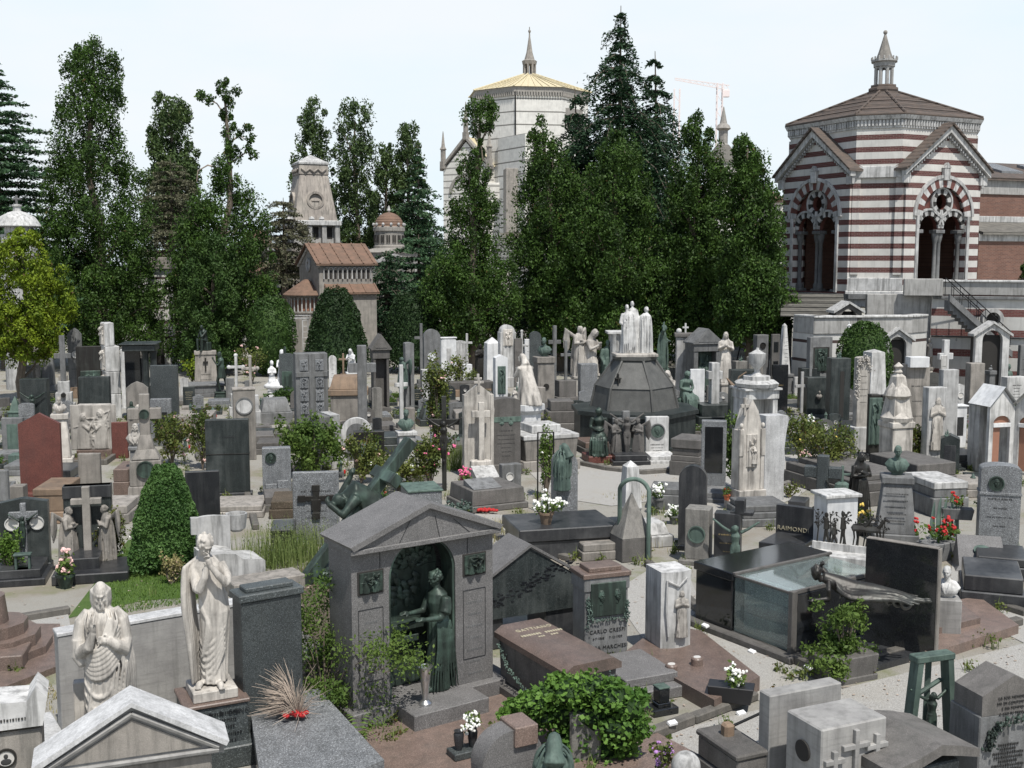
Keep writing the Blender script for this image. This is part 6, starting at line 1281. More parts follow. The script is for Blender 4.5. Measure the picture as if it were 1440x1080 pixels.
# second row left
A('bust',72,657,100,554,'cm','white marble bearded bust on a slender white column',f='bustb',pf=.72,st='plinth',tp=.72,pd=.45)
A('slab',30,600,68,533,'dg','dark green slab with a bronze crucified figure across it',d=.35,rot=4,fig=[('crucified','bz',0,.12,.62,0)],fy=-.12,led=(1.1,.25))
A('obel',10,600,30,558,'bg','small verdigris lantern shaped urn on a stone block',bf=.5,bm='bg',tip=.4,rot=8,name='bronze_lantern',cat='lantern')
A('slab',4,645,34,588,'st','stone frame holding a corroded green bronze panel at left edge',inset=[(.5,.1,.85,'bg')],rot=5,led=(.9,.3))
A('box',12,660,32,640,'bg','small green bronze casket beside the red stele',d=.5,cat='casket',name='bronze_casket',rot=8)
A('slab',30,702,88,581,'rd','large pointed red granite stele, plain faced',top='gable',th=.28,rot=6,d=.14,led=(.3,.2,'rd'))
A('slab',111,645,156,569,'cm','cream marble high relief of two figures on a brown plinth',rel=[('rel','cm',0,.0,1.0,.98)],base=(.28,.05,'pk'),rot=6,d=.3,plot=(1.2,'kb','soil'))
A('slab',111,694,142,638,'ss','blank cream upright slab in front of the relief monument',rot=4,d=.15,base=(.05,.02))
p,W,c=span(182,706,230,14); r=thing('medallion_cross','tall pinkish cream cross with two dark round medallions','cross',c,14); H=hz(556,c.y); mb=MB()
mb.box(-W/2-.05,W/2+.05,-.05,.85,0,H*.14,.02,.92,.92); mb.box(-W/2+.02,W/2-.02,.03,.75,H*.14-.002,H*.38,.02,.97,.97); mb.box(-W/2+.05,W/2-.05,.05,.7,H*.38-.003,H*.48,.04,.6,.6); mb.build('pedestal','ss',r)
mb=MB(); mb.box(-.22,.22,.2,.55,H*.47,H*.62,.03,.6,.7); mb.box(-.13,.13,.26,.5,H*.6,H,.02); mb.box(-W*.5,-.128,.263,.497,H*.76,H*.865,.015); mb.box(.128,W*.5,.263,.497,H*.76,H*.865,.015); mb.build('cross','ss',r)
for z_,q,y_ in ((H*.30,.22,0.02),(H*.812,.125,.245)): mb=MB(); mb.ring(0,z_,q*.88,q,y_-.05,y_+.03); mb.disc(0,z_,q*.89,y_-.03,y_+.03); mb.build('medallion','bz',r)
A('bust',184,676,200,590,'cm','white veiled bust on grey post behind the medallion cross',f='bustw',pf=.55,pm='st',tp=.95,pd=.35)
A('tomb',46,738,92,688,'tan','tan coped stone tomb in front of the red stele',L=1.5,rot=6,tiers=[(1,0,.35),(.9,.35,.8),(.95,.8,1)])
A('box',14,725,34,684,'ss','squat pale block with red flowers on it at left edge',d=.35,rot=5)
A('slab',-8,748,14,662,'st','weathered grey slab cut by the left edge of the picture',ins=(3,.2,.5,'let'),rot=5,led=(.9,.3))
# thinker & co
A('ped',274,545,306,457,'ss','pale pedestal with iron cross carrying a crouching bronze thinker',f='thinker',fm='bz',pf=.58,tp=.88,pcross=1,ins=(2,.2,.35,'let'),fr=-40,pd=.7)
A('ped',303,560,322,494,'bz','bronze boy raising his hands to the thinker pedestal',f='boy',pf=.12,fr=0,name='bronze_boy',st='plinth')
A('tomb',262,560,320,541,'st','low grey stone kerb tomb behind the bronze boy',L=1.5)
A('cross',324,590,344,500,'wm','white marble cross standing behind the clock faced pillar',bf=.4,bw=.6,group=G1,knob=1)
A('cross',344,600,364,502,'cm','cream cross with round knob on white stepped base',bf=.45,bw=.7,bm='wm',group=G1,knob=1)
A('slab',330,648,361,549,'ss','pale stone pillar with a white round tablet, twin crosses behind',d=.5,med=[(0,.78,.4,'wm','plain')],rimm='st',top='flat',cap=(.06,.02),ins=(1,.35,.36,'let'))
A('slab',213,628,242,561,'gg','grey stone frame around a black inset, roses in front',inset=[(.62,.15,.72,'bk')],rot=8)
A('tomb',241,620,300,585,'ss','flat pale ledger tomb with pink posy behind the inset frame',L=1.6,tiers=[(1,0,.5),(.92,.5,1)],rot=8)
A('slab',394,560,414,497,'sg','dark stele with two small reliefs behind white children',inset=[(.7,.2,.6,'bz')],top='seg',fig=[('mourner','bz',-.1,.92,.3,120)],fy=.1)
A('ped',377,560,410,500,'bw','bright white marble group of two children on a slab',f='children',pf=.2,pd=.6,name='children_group')
A('tomb',366,598,412,563,'st','grey coped tombstone on its side before the box bush',L=1.3,tiers=[(1,0,.5),(.9,.5,1,.8)])
A('slab',418,640,463,497,'st','thick grey stele pierced as a cross with eight carved panels',d=.55,rot=18,inset=[],top='flat')
r,W,H,D=LAST[0]
for row,(a,b) in enumerate(((.83,.94),(.66,.77),(.53,.64),(.40,.51))):
    for k in (-1,1): f=figure('rel' if (row+k)%2 else 'relb','gg',r,(k*W*.24,-.02,H*a),0,1,'panel_relief'); f.scale=(W*.26,.6,H*(b-a))
mb=MB(); mb.box(-W*.085,W*.085,-.05,.01,0,H-.01,.01); mb.box(-W/2+.01,W/2-.01,-.047,.008,H*.77,H*.82,.01); mb.build('cross','st',r)
A('box',450,662,478,586,'st','grey block tomb with a white marble strip on its lid',d=.9,rot=28); r,W,H,D=LAST[0]; mb=MB(); mb.box(W*.05,W/2+.02,-.03,D,H,H+.04,.005); mb.box(W*.1,W/2+.01,-.03,.0,0.02,H-.002,.005); mb.build('marble_strip','wm',r)
A('cross',491,610,530,486,'st','plain grey granite cross on broad dark base, tallest cross left of centre',bf=.1,t=.33,az=.66,bw=1.2,steps=1,cd=.35,rot=10)
A('tomb',464,600,516,530,'ss','tan sarcophagus with fish scale carved lid',L=1.1,tiers=[(1.05,0,.12),(.95,.12,.62),(1.08,.62,.74,1,'tan'),(1.0,.74,1,.8,'tan')],rot=6); r,W,H,D=LAST[0]; inscr(r,W*.8,H,(2,.38,.46,'let'),.04)
A('slab',480,650,524,588,'wm','white marble ring arch framing a small grey panel',top='arch',d=.25,rot=8); r,W,H,D=LAST[0]; mb=MB(); mb.ext(arcpoly(W*.66,.05,H-W/2,'arch'),-.01,.1); mb.build('panel','st',r)
A('slab',498,668,541,607,'bd','dark framed stele with green figure among rambling roses',inset=[(.8,.1,.85,'bk')],rel=[('relb','bg',0,.15,.75,.6)],rot=8)
A('slab',475,530,494,470,'st','rough round topped grey boulder stele',top='arch',d=.4,base=(.25,.1))
A('cross',477,545,490,497,'tan','small tan cross on a moulded urn base',bf=.4,bw=.5,group=G1,steps=3)
A('ped',489,548,503,490,'bw','small white marble mourner on a white cube pedestal',f='kneel',pf=.42,fr=-30,tp=1)
A('aed',526,580,548,470,'sb','narrow brown stone gothic shrine with a dark niche',d=.7,in_=0,rf=.2)
A('slab',463,548,474,500,'wm','small white stele peeping from behind the light green sapling',group=G2,top='arch')
A('slab',524,600,538,545,'cc','grey rough hewn stone post with creepers',top='seg')
A('slab',345,575,356,535,'st','small grey stele between pillar and box bush',group=G2,top='seg')
A('slab',318,560,330,532,'st','low grey headstone behind the twin crosses',group=G2)
A('slab',506,560,516,512,'wm','white slab behind the arm of the big grey cross',group=G2)
# trellis gate
c=at_dist(418,62); r=thing('iron_trellis','white iron trellis arch beside the dark trimmed yew','trellis',c); H=hz(443,62); mb=MB()
for x in (-.65,-.35,.35,.65): mb.box(x-.03,x+.03,-.03,.03,0,H-.2,.005)
for i in range(9):
    z_=.3+i*(H-.6)/8
    for x in (-.5,.5): mb.box(x-.12,x+.12,-.02,.02,z_-.02,z_+.02,.004)
mb.box(-.75,.75,-.05,.05,H-.22,H-.14,.005); mb.box(-.8,.8,-.05,.05,H-.06,H,.005)
for i in range(8): mb.box(-.7+.2*i-.02,-.7+.2*i+.02,-.02,.02,H-.14,H-.06,.003)
mb.build('frame','wm',r)
# row 540-760
A('cross',584,545,603,455,'st','grey stone cross rising behind the gothic arched stele',bf=.12,az=.72,t=.2,group=G1)
A('slab',597,565,620,463,'st','gothic arched stele with a white bust and a bronze drape',top='arch',d=.3,med=[(-.05,.62,.24,'bw','face')],fig=[('kneel','cm',-.2,.12,.42,20),('mourner','bg',.3,.28,.42,-120)],fy=-.22)
A('box',594,580,610,520,'wm','white marble block pedestal below the gothic arched stele',d=.4,rot=14,cat='pedestal')
A('slab',571,580,583,482,'st','grey pillar with bronze angel leaning on its left side',d=.5,fig=[('angel','bg',-.9,.35,.75,-60)],fy=-.1,inset=[(.18,.1,.7,'bk')],top='seg')
A('slab',608,590,623,522,'sb','brown stone post with carved lettering beside the climbing rose',d=.35,ins=(8,.2,.9,'let'))
A('slab',621,545,642,476,'bw','clean white double panel headstone with a small cap',inset=[(.3,.05,.8,'wm')],cap=(.06,.03),top='seg')
A('slab',642,540,655,479,'wm','stained white headstone right of the double panel headstone',top='seg')
A('cross',650,548,665,469,'wm','pale stone cross on a bright white carved block',bf=.45,bw=.55,bm='bw',group=G1)
A('ped',671,540,682,483,'bd','dark brown standing bronze figure with clasped hands',f='standing',pf=.1,name='bronze_figure')
A('obel',684,545,706,475,'bw','blunt white and grey obelisk left of the white arched shrine',tip=.12,tp=.9,bf=.05,sw=.9)
A('slab',705,545,724,457,'wm','tall white marble shrine stele with arched carved hood',top='arch',d=.5,rel=[('rel','cm',0,.6,.92,.6)],base=(.5,.08),pil=1)
A('slab',697,585,714,499,'bw','white chapel shaped stele with a small green relief',top='gable',th=.12,rel=[('relb','bg',0,.3,.8,.3)],base=(.2,.08),d=.4)
A('cross',727,545,742,466,'wm','white cross on a moulded shaft next to a white slab',bf=.2,group=G1,knob=1,bw=.6)
A('slab',738,540,750,477,'bw','clean white rectangular slab behind the kneeling pair',group=G2)
A('slab',745,540,761,466,'sg','dark round topped slab behind the green bronze bust',top='arch')
A('slab',724,545,734,476,'sb','brown headstone peeping left of the white slab',group=G2)
A('bust',756,585,780,470,'tan','green bronze bust on a tan stone pedestal with oval medallion',f='bust',fm='bg',pf=.72,pm='ss',tp=.95,pd=.6,pmed=(.5,.16,'bd'),fr=-40)
A('cross',772,560,789,458,'st','tall rough grey cross behind the green bronze bust',bf=.1,az=.72,t=.3,group=G1)
A('cross',789,580,803,479,'st','grey cross on a gabled stone block with lamps',bf=.45,bw=.95,az=.6,t=.28,bm='sb',group=G1)
A('ped',724,648,768,498,'bw','white octagonal pedestal bearing a draped marble pair, one seated',f='kneel',fm='cm',pf=.52,st='oct',pd=.8,fr=200)
r,W,H,D=LAST[0]; figure('standing','cm',r,(-W*.45,.2,H*.5),20,.36)
A('cross',557,618,575,513,'wm','slender white marble cross on a stepped pinkish base',bf=.22,az=.62,t=.3,bm='ss',bw=.6,steps=3,rot=24)
A('bust',562,662,585,571,'bg','green bronze bust on a white pillar with green carved names',f='bust',pf=.6,pm='wm',pd=.4,tp=1,ins=(5,.35,.7,'bg'))
A('tomb',592,600,640,568,'dg','dark wedge shaped tomb with dried fern spray on top',L=.9,tiers=[(1.05,0,.3),(.9,.3,1,.7)])
A('box',571,605,584,574,'ss','plain tan post behind the green bronze bust',d=.3)
A('tomb',596,560,700,538,'tan','long low tan grave bed behind the white chapel stele',L=.9,tiers=[(1,0,.5),(.9,.5,1,1,'sb')])
A('slab',655,565,668,540,'cc','small broken stone fragment near the climbing rose',top='seg')
# black crucifix
p,W,c=span(606,700,643,6); c=gp(625,690); r=thing('iron_crucifix','black iron crucifix with a bronze Christ above pink roses','crucifix',c,0); H=hz(557,c.y); mb=MB(); mb.box(-.06,.06,-.05,.05,0,H,.008); mb.box(-.42,.42,-.047,.047,H*.70,H*.76,.008); mb.build('cross','bd',r)
figure('crucified','bd',r,(0,-.09,H*.76-1.10),0,.66)
A('slab',655,672,692,540,'cm','ornate gothic cream stele with pinnacles and a second cross in front',top='gable',th=.3,d=.2,pil=1,cross=[(0,1.0,.4,'cm')],rot=14)
r,W,H,D=LAST[0]; mb=MB()
for k in (-1,1): mb.lathe([(.07,H*.6),(.09,H*.72),(.05,H*.8),(.01,H*.9)],8,(k*W/2,.05,0))
mb.box(-.035,.035,.05,.12,H-.02,H+.28,.005); mb.box(-.11,.11,.055,.115,H+.12,H+.18,.005); mb.build('finial','cm',r)
mb=MB(); mb.box(-.07,.09,-.34,-.2,.55,H*.82,.01); mb.box(-.26,.26,-.335,-.205,H*.66,H*.73,.01); mb.build('front_cross','cm',r); mb=MB(); mb.box(-.3,.3,-.4,-.12,.02,.55,.03); mb.build('front_block','cm',r); mb=MB(); mb.disc(0,.34,.07,-.42,-.39,16,1.3); mb.build('portrait','ph',r)
mb=MB(); mb.ext([(0,0),(1.15,0),(1.15,.12),(0,.42)],-.33,.33); mb.m=Matrix(); o=mb.build('slope_slab','wm',r); o.rotation_euler=(0,0,R(-90)); o.location=(0,-.42,0)
A('slab',692,668,732,560,'sb','brown grey stele with two bronze heads joined by a bronze band',top='seg',d=.45,rot=16,base=(.3,.06),ins=(7,.12,.5,'let'),inset=[(1.04,.64,.72,'bg')],fig=[('bust','bg',-.16,.58,.38,0),('bustw','bg',.16,.58,.38,0)],fy=.02)
A('box',706,688,733,653,'st','small grey stele with a photo standing on the book shaped tomb',d=.25,rot=20,z=.0,ins=(0,0,0,'let') if False else None,med=[(-.1,.5,.2,'wm','photo')])
A('tomb',664,722,740,688,'sb','low brown grey tomb with an open stone book on top',L=1.5,rot=26,tiers=[(1.06,0,.3),(.98,.3,1,.96)]); r,W,H,D=LAST[0]; mb=MB(); mb.add([(-W*.42,.15,H+.01),(W*.1,.15,H+.01),(W*.1,.8,H+.16),(-W*.42,.8,H+.16),(-W*.42,.8,H),(W*.1,.8,H)],[[0,1,2,3],[0,3,4],[1,5,2],[3,2,5,4]]); mb.build('stone_book','st',r,0)
A('tomb',738,665,812,600,'ss','sandstone sarcophagus with fluted sides and a white cross slab lid',L=1.6,rot=22,tiers=[(1.08,0,.25),(.96,.25,.72,1.06),(1.05,.72,.82,1,'wm'),(.55,.82,1,1,'wm')])
A('slab',782,745,812,638,'gg','pale grey draped stele with rounded top and green bronze veil',top='arch',d=.5,rot=12,base=(.12,.12),fig=[('mourner','bg',-.25,.2,1.0,60)],fy=-.05)
p,W,c=span(756,720,778,12); r=thing('iron_arch_frame','thin black iron frame overgrown beside the draped stele','frame',c,12); H=hz(608,c.y); mb=MB()
for x in (-W/2,W/2): mb.tube([(x,0,0),(x,0,H)],.02,5)
mb.tube([(-W/2,0,H),(W/2,0,H)],.018,5); mb.build('frame','ir',r)
A('slab',816,578,840,512,'gg','coarsely speckled granite block, square topped, left of the hexagonal tomb',d=.5,rot=10)
A('tomb',768,612,815,565,'sb','brown stepped stone tomb with a bronze plaque and white cross slab',L=1.2,tiers=[(1.1,0,.35),(.9,.35,.7),(.7,.7,1)],rot=6)
A('slab',752,600,767,545,'ss','sandstone front block with garland below the tan pedestal',med=[(0,.6,.25,'bd','plain')],d=.4)
p,W,c=span(796,588,880,4); r=thing('fallen_cross','white marble cross lying on a grey grave ledger','cross',gp(795,592,.35),14); mb=MB(); mb.box(0,1.6,-.05,.05,0,.09,.01); mb.box(.35,.45,-.3,.3,.003,.087,.01); mb.build('cross','wm',r)
A('ped',808,560,826,458,'cm','weathered stone angel standing behind a seated mourner',f='angel',pf=.3,fr=20)
A('ped',822,560,843,462,'cm','pale stone seated mourner on a plinth behind the speckled block',f='kneel',pf=.35,fr=30)
A('ped',849,560,863,478,'bg','slim green bronze figure on a small domed green base',f='man',pf=.22,st='round')
p,W,c=span(858,560,893,2); r=thing('stained_pavilion_tomb','stained white marble tomb with flat cornice and round pilasters','tomb',c,2); H=hz(466,c.y); mb=MB(); mb.box(-W/2,W/2,0,.8,0,H-.12,.02); mb.build('wall','wm',r); mb=MB(); mb.box(-W/2-.15,W/2+.15,-.15,.95,H-.12,H,.02); mb.build('cornice','wm',r); mb=MB(); mb.box(W*.12,W*.42,-.03,.01,.6,H-.45,.01); mb.build('panel','sb',r); mb=MB()
for x in (-W*.38,-W*.05,W*.46): mb.lathe([(.14,0),(.1,.15),(.1,H-.25),(.14,H-.12)],10,(x,-.06,0))
each(mb,'column','wm',r)
A('box',868,570,895,545,'sg','dark low block behind the hexagonal tomb group',d=.5)
# right of centre, back
A('ped',928,545,940,456,'bg','small green bronze acrobat like figure right of the marble group',f='raised',pf=.3,fr=60)
A('ped',935,600,952,520,'cm','pale crouching stone figure on the right shoulder of the big tomb',f='kneel',pf=.3,fr=-40)
p,W,c=span(950,555,976,-6); r=thing('square_mausoleum','small square white mausoleum with brown cornice and a cross','mausoleum',c,-6); H=hz(474,c.y); mb=MB(); mb.box(-W/2,W/2,0,W,0,H,.03); mb.build('walls','wm',r); mb=MB(); mb.box(-W/2-.08,W/2+.08,-.08,W+.08,H,H+.16,.02); mb.build('cornice','sb',r); mb=MB(); mb.box(-.04,.04,.3,.38,H+.16,H+.62,.01); mb.box(-.14,.14,.305,.375,H+.38,H+.46,.01); mb.ell((-.3,.3,H+.25),(.13,.13,.14)); mb.build('cross','wm',r)
A('aed',975,560,1012,462,'st','pedimented grey shrine holding a tall green bronze relief',d=.9,rf=.22,**{'in':('rel','bg')},rm='st')
A('ped',1014,570,1032,466,'cm','veiled grey marble woman with green patches on her head',f='standing',pf=.3,fr=-20)
A('obel',1096,560,1117,455,'wm','slim white inscribed obelisk before a grey stele',bf=.32,tp=.35,tip=.05,sw=.6,bm='st'); r,W,H,D=LAST[0]; inscr(r,W*.35,H*.95,(9,.4,.85,'let'),.12)
A('slab',1088,545,1112,453,'st','tall plain grey stele behind the white inscribed obelisk',group=G2)
A('slab',1063,555,1079,471,'st','grey stele with an oval photo and cross, left of the obelisk',med=[(0,.8,.25,'bd','plain')],d=.4,top='flat',base=(.3,.05),group=G2)
A('slab',1064,540,1084,456,'gg','grey frame with a bronze bust group behind the photo stele',inset=[(.7,.5,.85,'bz')])
A('slab',1084,560,1095,470,'sb','brown stele with two small dark photo frames',inset=[(.6,.72,.88,'bk'),(.62,.4,.58,'bk')])
p,W,c=span(1033,545,1064,0); r=thing('garden_steps','pale stone steps with a metal rail behind the veiled woman','steps',c,0); mb=MB(); H=hz(472,c.y)
for i in range(9): mb.box(-W/2,W/2,i*.3,i*.3+.32,0,H*(i+1)/9,.01)
mb.build('steps','wm',r); mb=MB(); mb.tube([(-W/2,0,.9),(W/2,2.4,H+1.1)],.03,5); mb.tube([(W/2,0,.9),(W/2,2.4,H+1.0)],.03,5); mb.build('handrail','ir',r)
A('slab',1034,565,1050,508,'cc','rough stone block with green bronze wreath on it',fig=[('children','bg',0,.95,.25,0)],fy=.1,d=.4)
A('slab',1052,560,1072,500,'cc','grey stele with a round wreath hole among bronze leaves',med=[(.1,.6,.25,'wm','plain')],top='seg',rimm='st')
A('slab',1026,610,1063,520,'dg','broad dark granite wall tomb with small round rosettes',d=.35,rot=4,med=[(-.1,.72,.06,'bd','plain'),(.1,.6,.06,'bd','plain')])
A('slab',1085,590,1107,513,'bk','polished black slab with gold lettering right of the urn shrine',ins=(2,.55,.62,'gold'),d=.15,rot=4)
A('slab',1083,545,1096,502,'bw','tiny bright white arch niche above the black slab',top='arch')
# bronze wreath sculpture (curved)
r=thing('bronze_hoop','rusty brown bronze hoop sculpture with a falling figure','sculpture',gp(1040,628),-10); D=r.location.y; s=ppm(D); mb=MB(); f=lambda x,y:((x-1040)/s,0,hz(y,D))
mb.tube([f(1047,523),f(1037,530),f(1033,545),f(1036,560),f(1045,568)],.025,6); mb.tube([f(1020,532),f(1030,545),f(1040,550),f(1048,560)],[.02,.09,.1,.03],8); mb.tube([f(1036,563),f(1037,580),f(1037,628)],.022,6); mb.tube([f(1045,556),f(1036,568)],.03,6); mb.build('hoop','tan',r)
A('cross',994,600,1014,510,'wm','white truncated cross with broken arms on a dark granite block',bf=.36,t=.55,az=.6,bm='dg',bw=1.5,steps=2,cd=.4,rot=8)
A('slab',970,592,990,519,'bw','leaning plain white slab behind the green seated bronze',rot=10,d=.1)
A('ped',955,600,980,522,'bg','green bronze seated woman at the right shoulder of the big tomb',f='seated',pf=.25,fr=10)
A('aed',1048,640,1092,545,'wm','white tabernacle with columns carrying a large stone urn',d=.9,rf=.04); r,W,H,D=LAST[0]
mb=MB(); mb.lathe([(W*.62,H),(W*.66,H+.12),(W*.55,H+.2),(W*.4,H+.22),(W*.4,H+.34)],8,(0,.4,0)); q=H+.34; mb.lathe([(.2,q),(.08,q+.12),(.08,q+.2),(.26,q+.42),(.28,q+.72),(.22,q+.74),(.05,q+.84),(.04,q+.9)],14,(0,.4,0)); mb.build('urn','wm',r)
A('slab',1040,720,1070,562,'cm','ornate gothic marble spire stele with carved niche and cross',top='point',th=.75,d=.38,rot=16,base=(.55,.08,None,1),pil=1,rel=[('rel','cm',0,.25,.62,.36)],fig=[('mourner','cm',.1,.2,.4,0)],fy=-.02)
r,W,H,D=LAST[0]; mb=MB()
for k in (-1,1): mb.box(k*W/2-.06,k*W/2+.06,-.05,.08,H*.5,H*.74,.01); mb.ell((k*W/2,.0,H*.77),(.05,.05,.07))
mb.box(-.32,-.1,-.02,.05,H*.93,H*.96,.01); mb.box(-.24,-.18,-.02,.05,H*.86,H*1.02,.01); each(mb,'pinnacle','cm',r)
p,W,c=span(1074,706,1102,22); r=thing('marble_monolith','tall clean grey white marble monolith with one broken edge','headstone',c,22); H=hz(584,c.y); mb=MB(); mb.ext([(-W/2,0),(W/2,0),(W/2-.02,H*.3),(W/2+.02,H*.45),(W/2-.02,H*.6),(W/2+.03,H*.8),(W/2+.1,H*.95),(W/2+.05,H*.99),(-W/2,H)],0,.42); mb.build('slab','trw',r)
A('slab',985,695,1020,592,'gg','grey frame stele around a tall black panel',d=.28,rot=-10,inset=[(.72,.3,.92,'bk')],led=(1.0,.25,'st'))
A('cross',1119,590,1138,523,'wm','white stone cross on a rough rock base, grey slab behind',bf=.12,t=.2,az=.62,bw=.6,steps=1,bm='cc')
A('slab',1134,590,1163,531,'dg','dark granite block with a pale small bust in its corner',d=.5,fig=[('bust','ss',.05,.5,.45,0)],fy=-.1,rot=4,led=(1.0,.2))
A('slab',1166,598,1194,504,'dg','dark granite stele with narrow arched niche and small green urn on top',d=.5,rot=4,fig=[('children','bg',0,.98,.25,0)],fy=.2,base=(.1,.08)); r,W,H,D=LAST[0]; mb=MB(); mb.ext([(x+W*.08,z_) for x,z_ in arcpoly(.16,.3,H*.78,'arch')],-.012,.05); mb.build('niche','dk',r)  # niche is a flat dark plate, its shade put into the colour
A('slab',1137,575,1168,474,'st','tall grey frame around a dark bronze group relief, grey base',d=.3,inset=[(.72,.5,.86,'bd')],rel=[('relb','bz',0,.52,.84,.62)])
A('box',1126,575,1152,518,'dg','dark block with greenish bronze busts beside the frame relief',d=.5,fig=[('children','bg',.3,.95,.4,0)],fy=.15,rot=4)
A('slab',1203,632,1220,502,'cm','tapering marble stele with a rose garland at its top',d=.3,rot=8,base=(.75,.14,'wm'),top='seg'); r,W,H,D=LAST[0]; wreath(r,[(W*.55,0,H*.85),(W*.1,-.05,H),(-W*.5,-.05,H*.93),(-W*.6,-.05,H*.7),(-W*.55,-.05,H*.55)],.09,'cm','garland')
A('obel',1222,590,1246,492,'wm','stout faceted white pillar with a domed top near the clipped bush',bf=.35,tp=.8,tip=.06,sw=.95)
A('slab',1222,645,1236,555,'bd','left one of two bronze relief pillars behind iron railings',d=.3,rel=[('relb','bg',0,.15,.95,.28)],rot=4,base=(.15,.05,'bkm'))
A('slab',1238,645,1251,556,'bd','right one of two bronze relief pillars, with a small figure relief',d=.3,rel=[('rel','bz',0,.3,.9,.3)],rot=4,base=(.15,.05,'bkm'))
A('obel',1253,665,1286,524,'cm','carved marble spire of swelling tiers with a knob finial',bf=.5,bm='cm',tp=.45,tip=.1,sw=.85,knobs=1)
r,W,H,D=LAST[0]; mb=MB(); zz=H*.5; mb.lathe([(W*.56,zz),(W*.6,zz+.12),(W*.4,zz+.3),(W*.36,H*.72),(W*.5,H*.76),(W*.42,H*.82),(W*.2,H*.9)],8,(0,W/2,0)); mb.build('canopy','cm',r)
A('slab',1252,600,1268,558,'wm','small white gabled niche stele left of the marble spire',top='gable')
A('slab',1270,625,1304,512,'ss','broad pale stele bearing a white marble block at its top',d=.35,rot=4); r,W,H,D=LAST[0]; mb=MB(); mb.box(-W/2+.05,W*.35,-.2,.2,H-.1,H+.25,.01); mb.build('marble_block','bw',r)
A('slab',1302,655,1328,545,'wm','white marble slab carved with a praying woman under an arch',d=.35,rot=10,led=(.9,.2,'dg')); r,W,H,D=LAST[0]; mb=MB(); mb.ring(0,H*.72,W*.3,W*.36,-.03,.0,0,180); mb.build('arch_moulding','wm',r); f=figure('standing','cm',r,(0,-.03,H*.2),0,H*.68/1.72); f.scale[1]*=.35
A('slab',1322,640,1344,520,'wm','tall plain pale pillar slab behind the praying woman slab',d=.3,rot=8)
A('slab',1343,575,1357,540,'wm','small white stele with a round photograph',top='gable',med=[(0,.55,.3,'wm','photo')],rot=8,group=G2)
A('slab',1340,630,1358,572,'bw','low white kiosk shaped stone with a dark photo panel',inset=[(.5,.3,.75,'bk')],cap=(.05,.04),rot=6,d=.4)
A('slab',1362,590,1382,511,'ss','plain pale square pillar stone on a red base, right side',d=.45,base=(.1,.1,'rd'),rot=4)
A('cross',1320,555,1339,478,'bw','white cross stele with a carved figure, near the banded wall',bf=.1,t=.4,az=.6,bw=.7,steps=1)
A('ped',1282,550,1294,470,'cm','pale stone figure on a wall tomb right of the clipped bush',f='standing',pf=.3)
A('ped',1304,550,1316,475,'cm','small stone child figure on a round pedestal near the banded wall',f='boy',pf=.45,st='round')
A('cross',1345,550,1364,462,'wm','tall ornate pale cross left of the small chapel front',bf=.3,az=.72,knob=1,t=.16,bw=.6,steps=3)
A('obel',1364,550,1384,470,'pk','brown baluster pillar with urn top before the chapel front',bf=.65,bm='pk',tip=.2,tp=.6,knobs=1)
A('cross',1376,560,1392,480,'ss','pale thin cross with an arched niche right of the brown baluster pillar',bf=.1,t=.25,az=.68)
A('ped',1390,575,1398,512,'st','thin grey column with a knob beside the dark arborvitae',f='bust',pf=.85)
A('slab',1404,548,1418,502,'sb','round topped brown headstone below the banded terrace wall',top='arch')
A('bust',1415,560,1428,508,'bg','green bronze bust block below the banded terrace wall',f='bust',pf=.5)
A('slab',1415,575,1442,530,'wm','low grey carved stone with a trefoil, behind the twin arch shrine',d=.4)
A('slab',1432,560,1446,485,'st','tall grey pillar slab at the right edge of the picture',group=G2)
A('slab',1262,545,1278,478,'sg','dark slab right of the round clipped bush',group=G2)
A('slab',1262,575,1276,530,'bkm','black headstone with an oval photo behind feathery shrub',med=[(0,.6,.22,'bd','photo')])
A('slab',1244,545,1256,490,'cc','rough pale stone block behind the feathery shrub',top='seg')
A('slab',1117,560,1128,530,'wm','small white grave stone behind the white cross on rock',group=G2)
A('slab',1322,555,1330,500,'wm','thin white stone behind the white cross stele',group=G2)
# iron railing round the twin bronze pillars
c0,c1=gp(1150,655),gp(1222,672); r=thing('iron_railing','ornate black iron grave railing with spear heads','railing',c0,math.degrees(math.atan2(c1.y-c0.y,c1.x-c0.x))); L=(c1-c0).length; mb=MB()
for i in range(15): x=L*i/14; mb.tube([(x,0,0),(x,0,.62)],.012,4); mb.lathe([(.004,.60),(.03,.66),(.004,.76)],6,(x,0,0))
for z_ in (.12,.52): mb.tube([(0,0,z_),(L,0,z_)],.014,4)
for i in range(14): mb.ring(L*(i+.5)/14,.32,.05,.065,-.008,.008,0,360,10)
mb.build('railing','ir',r)
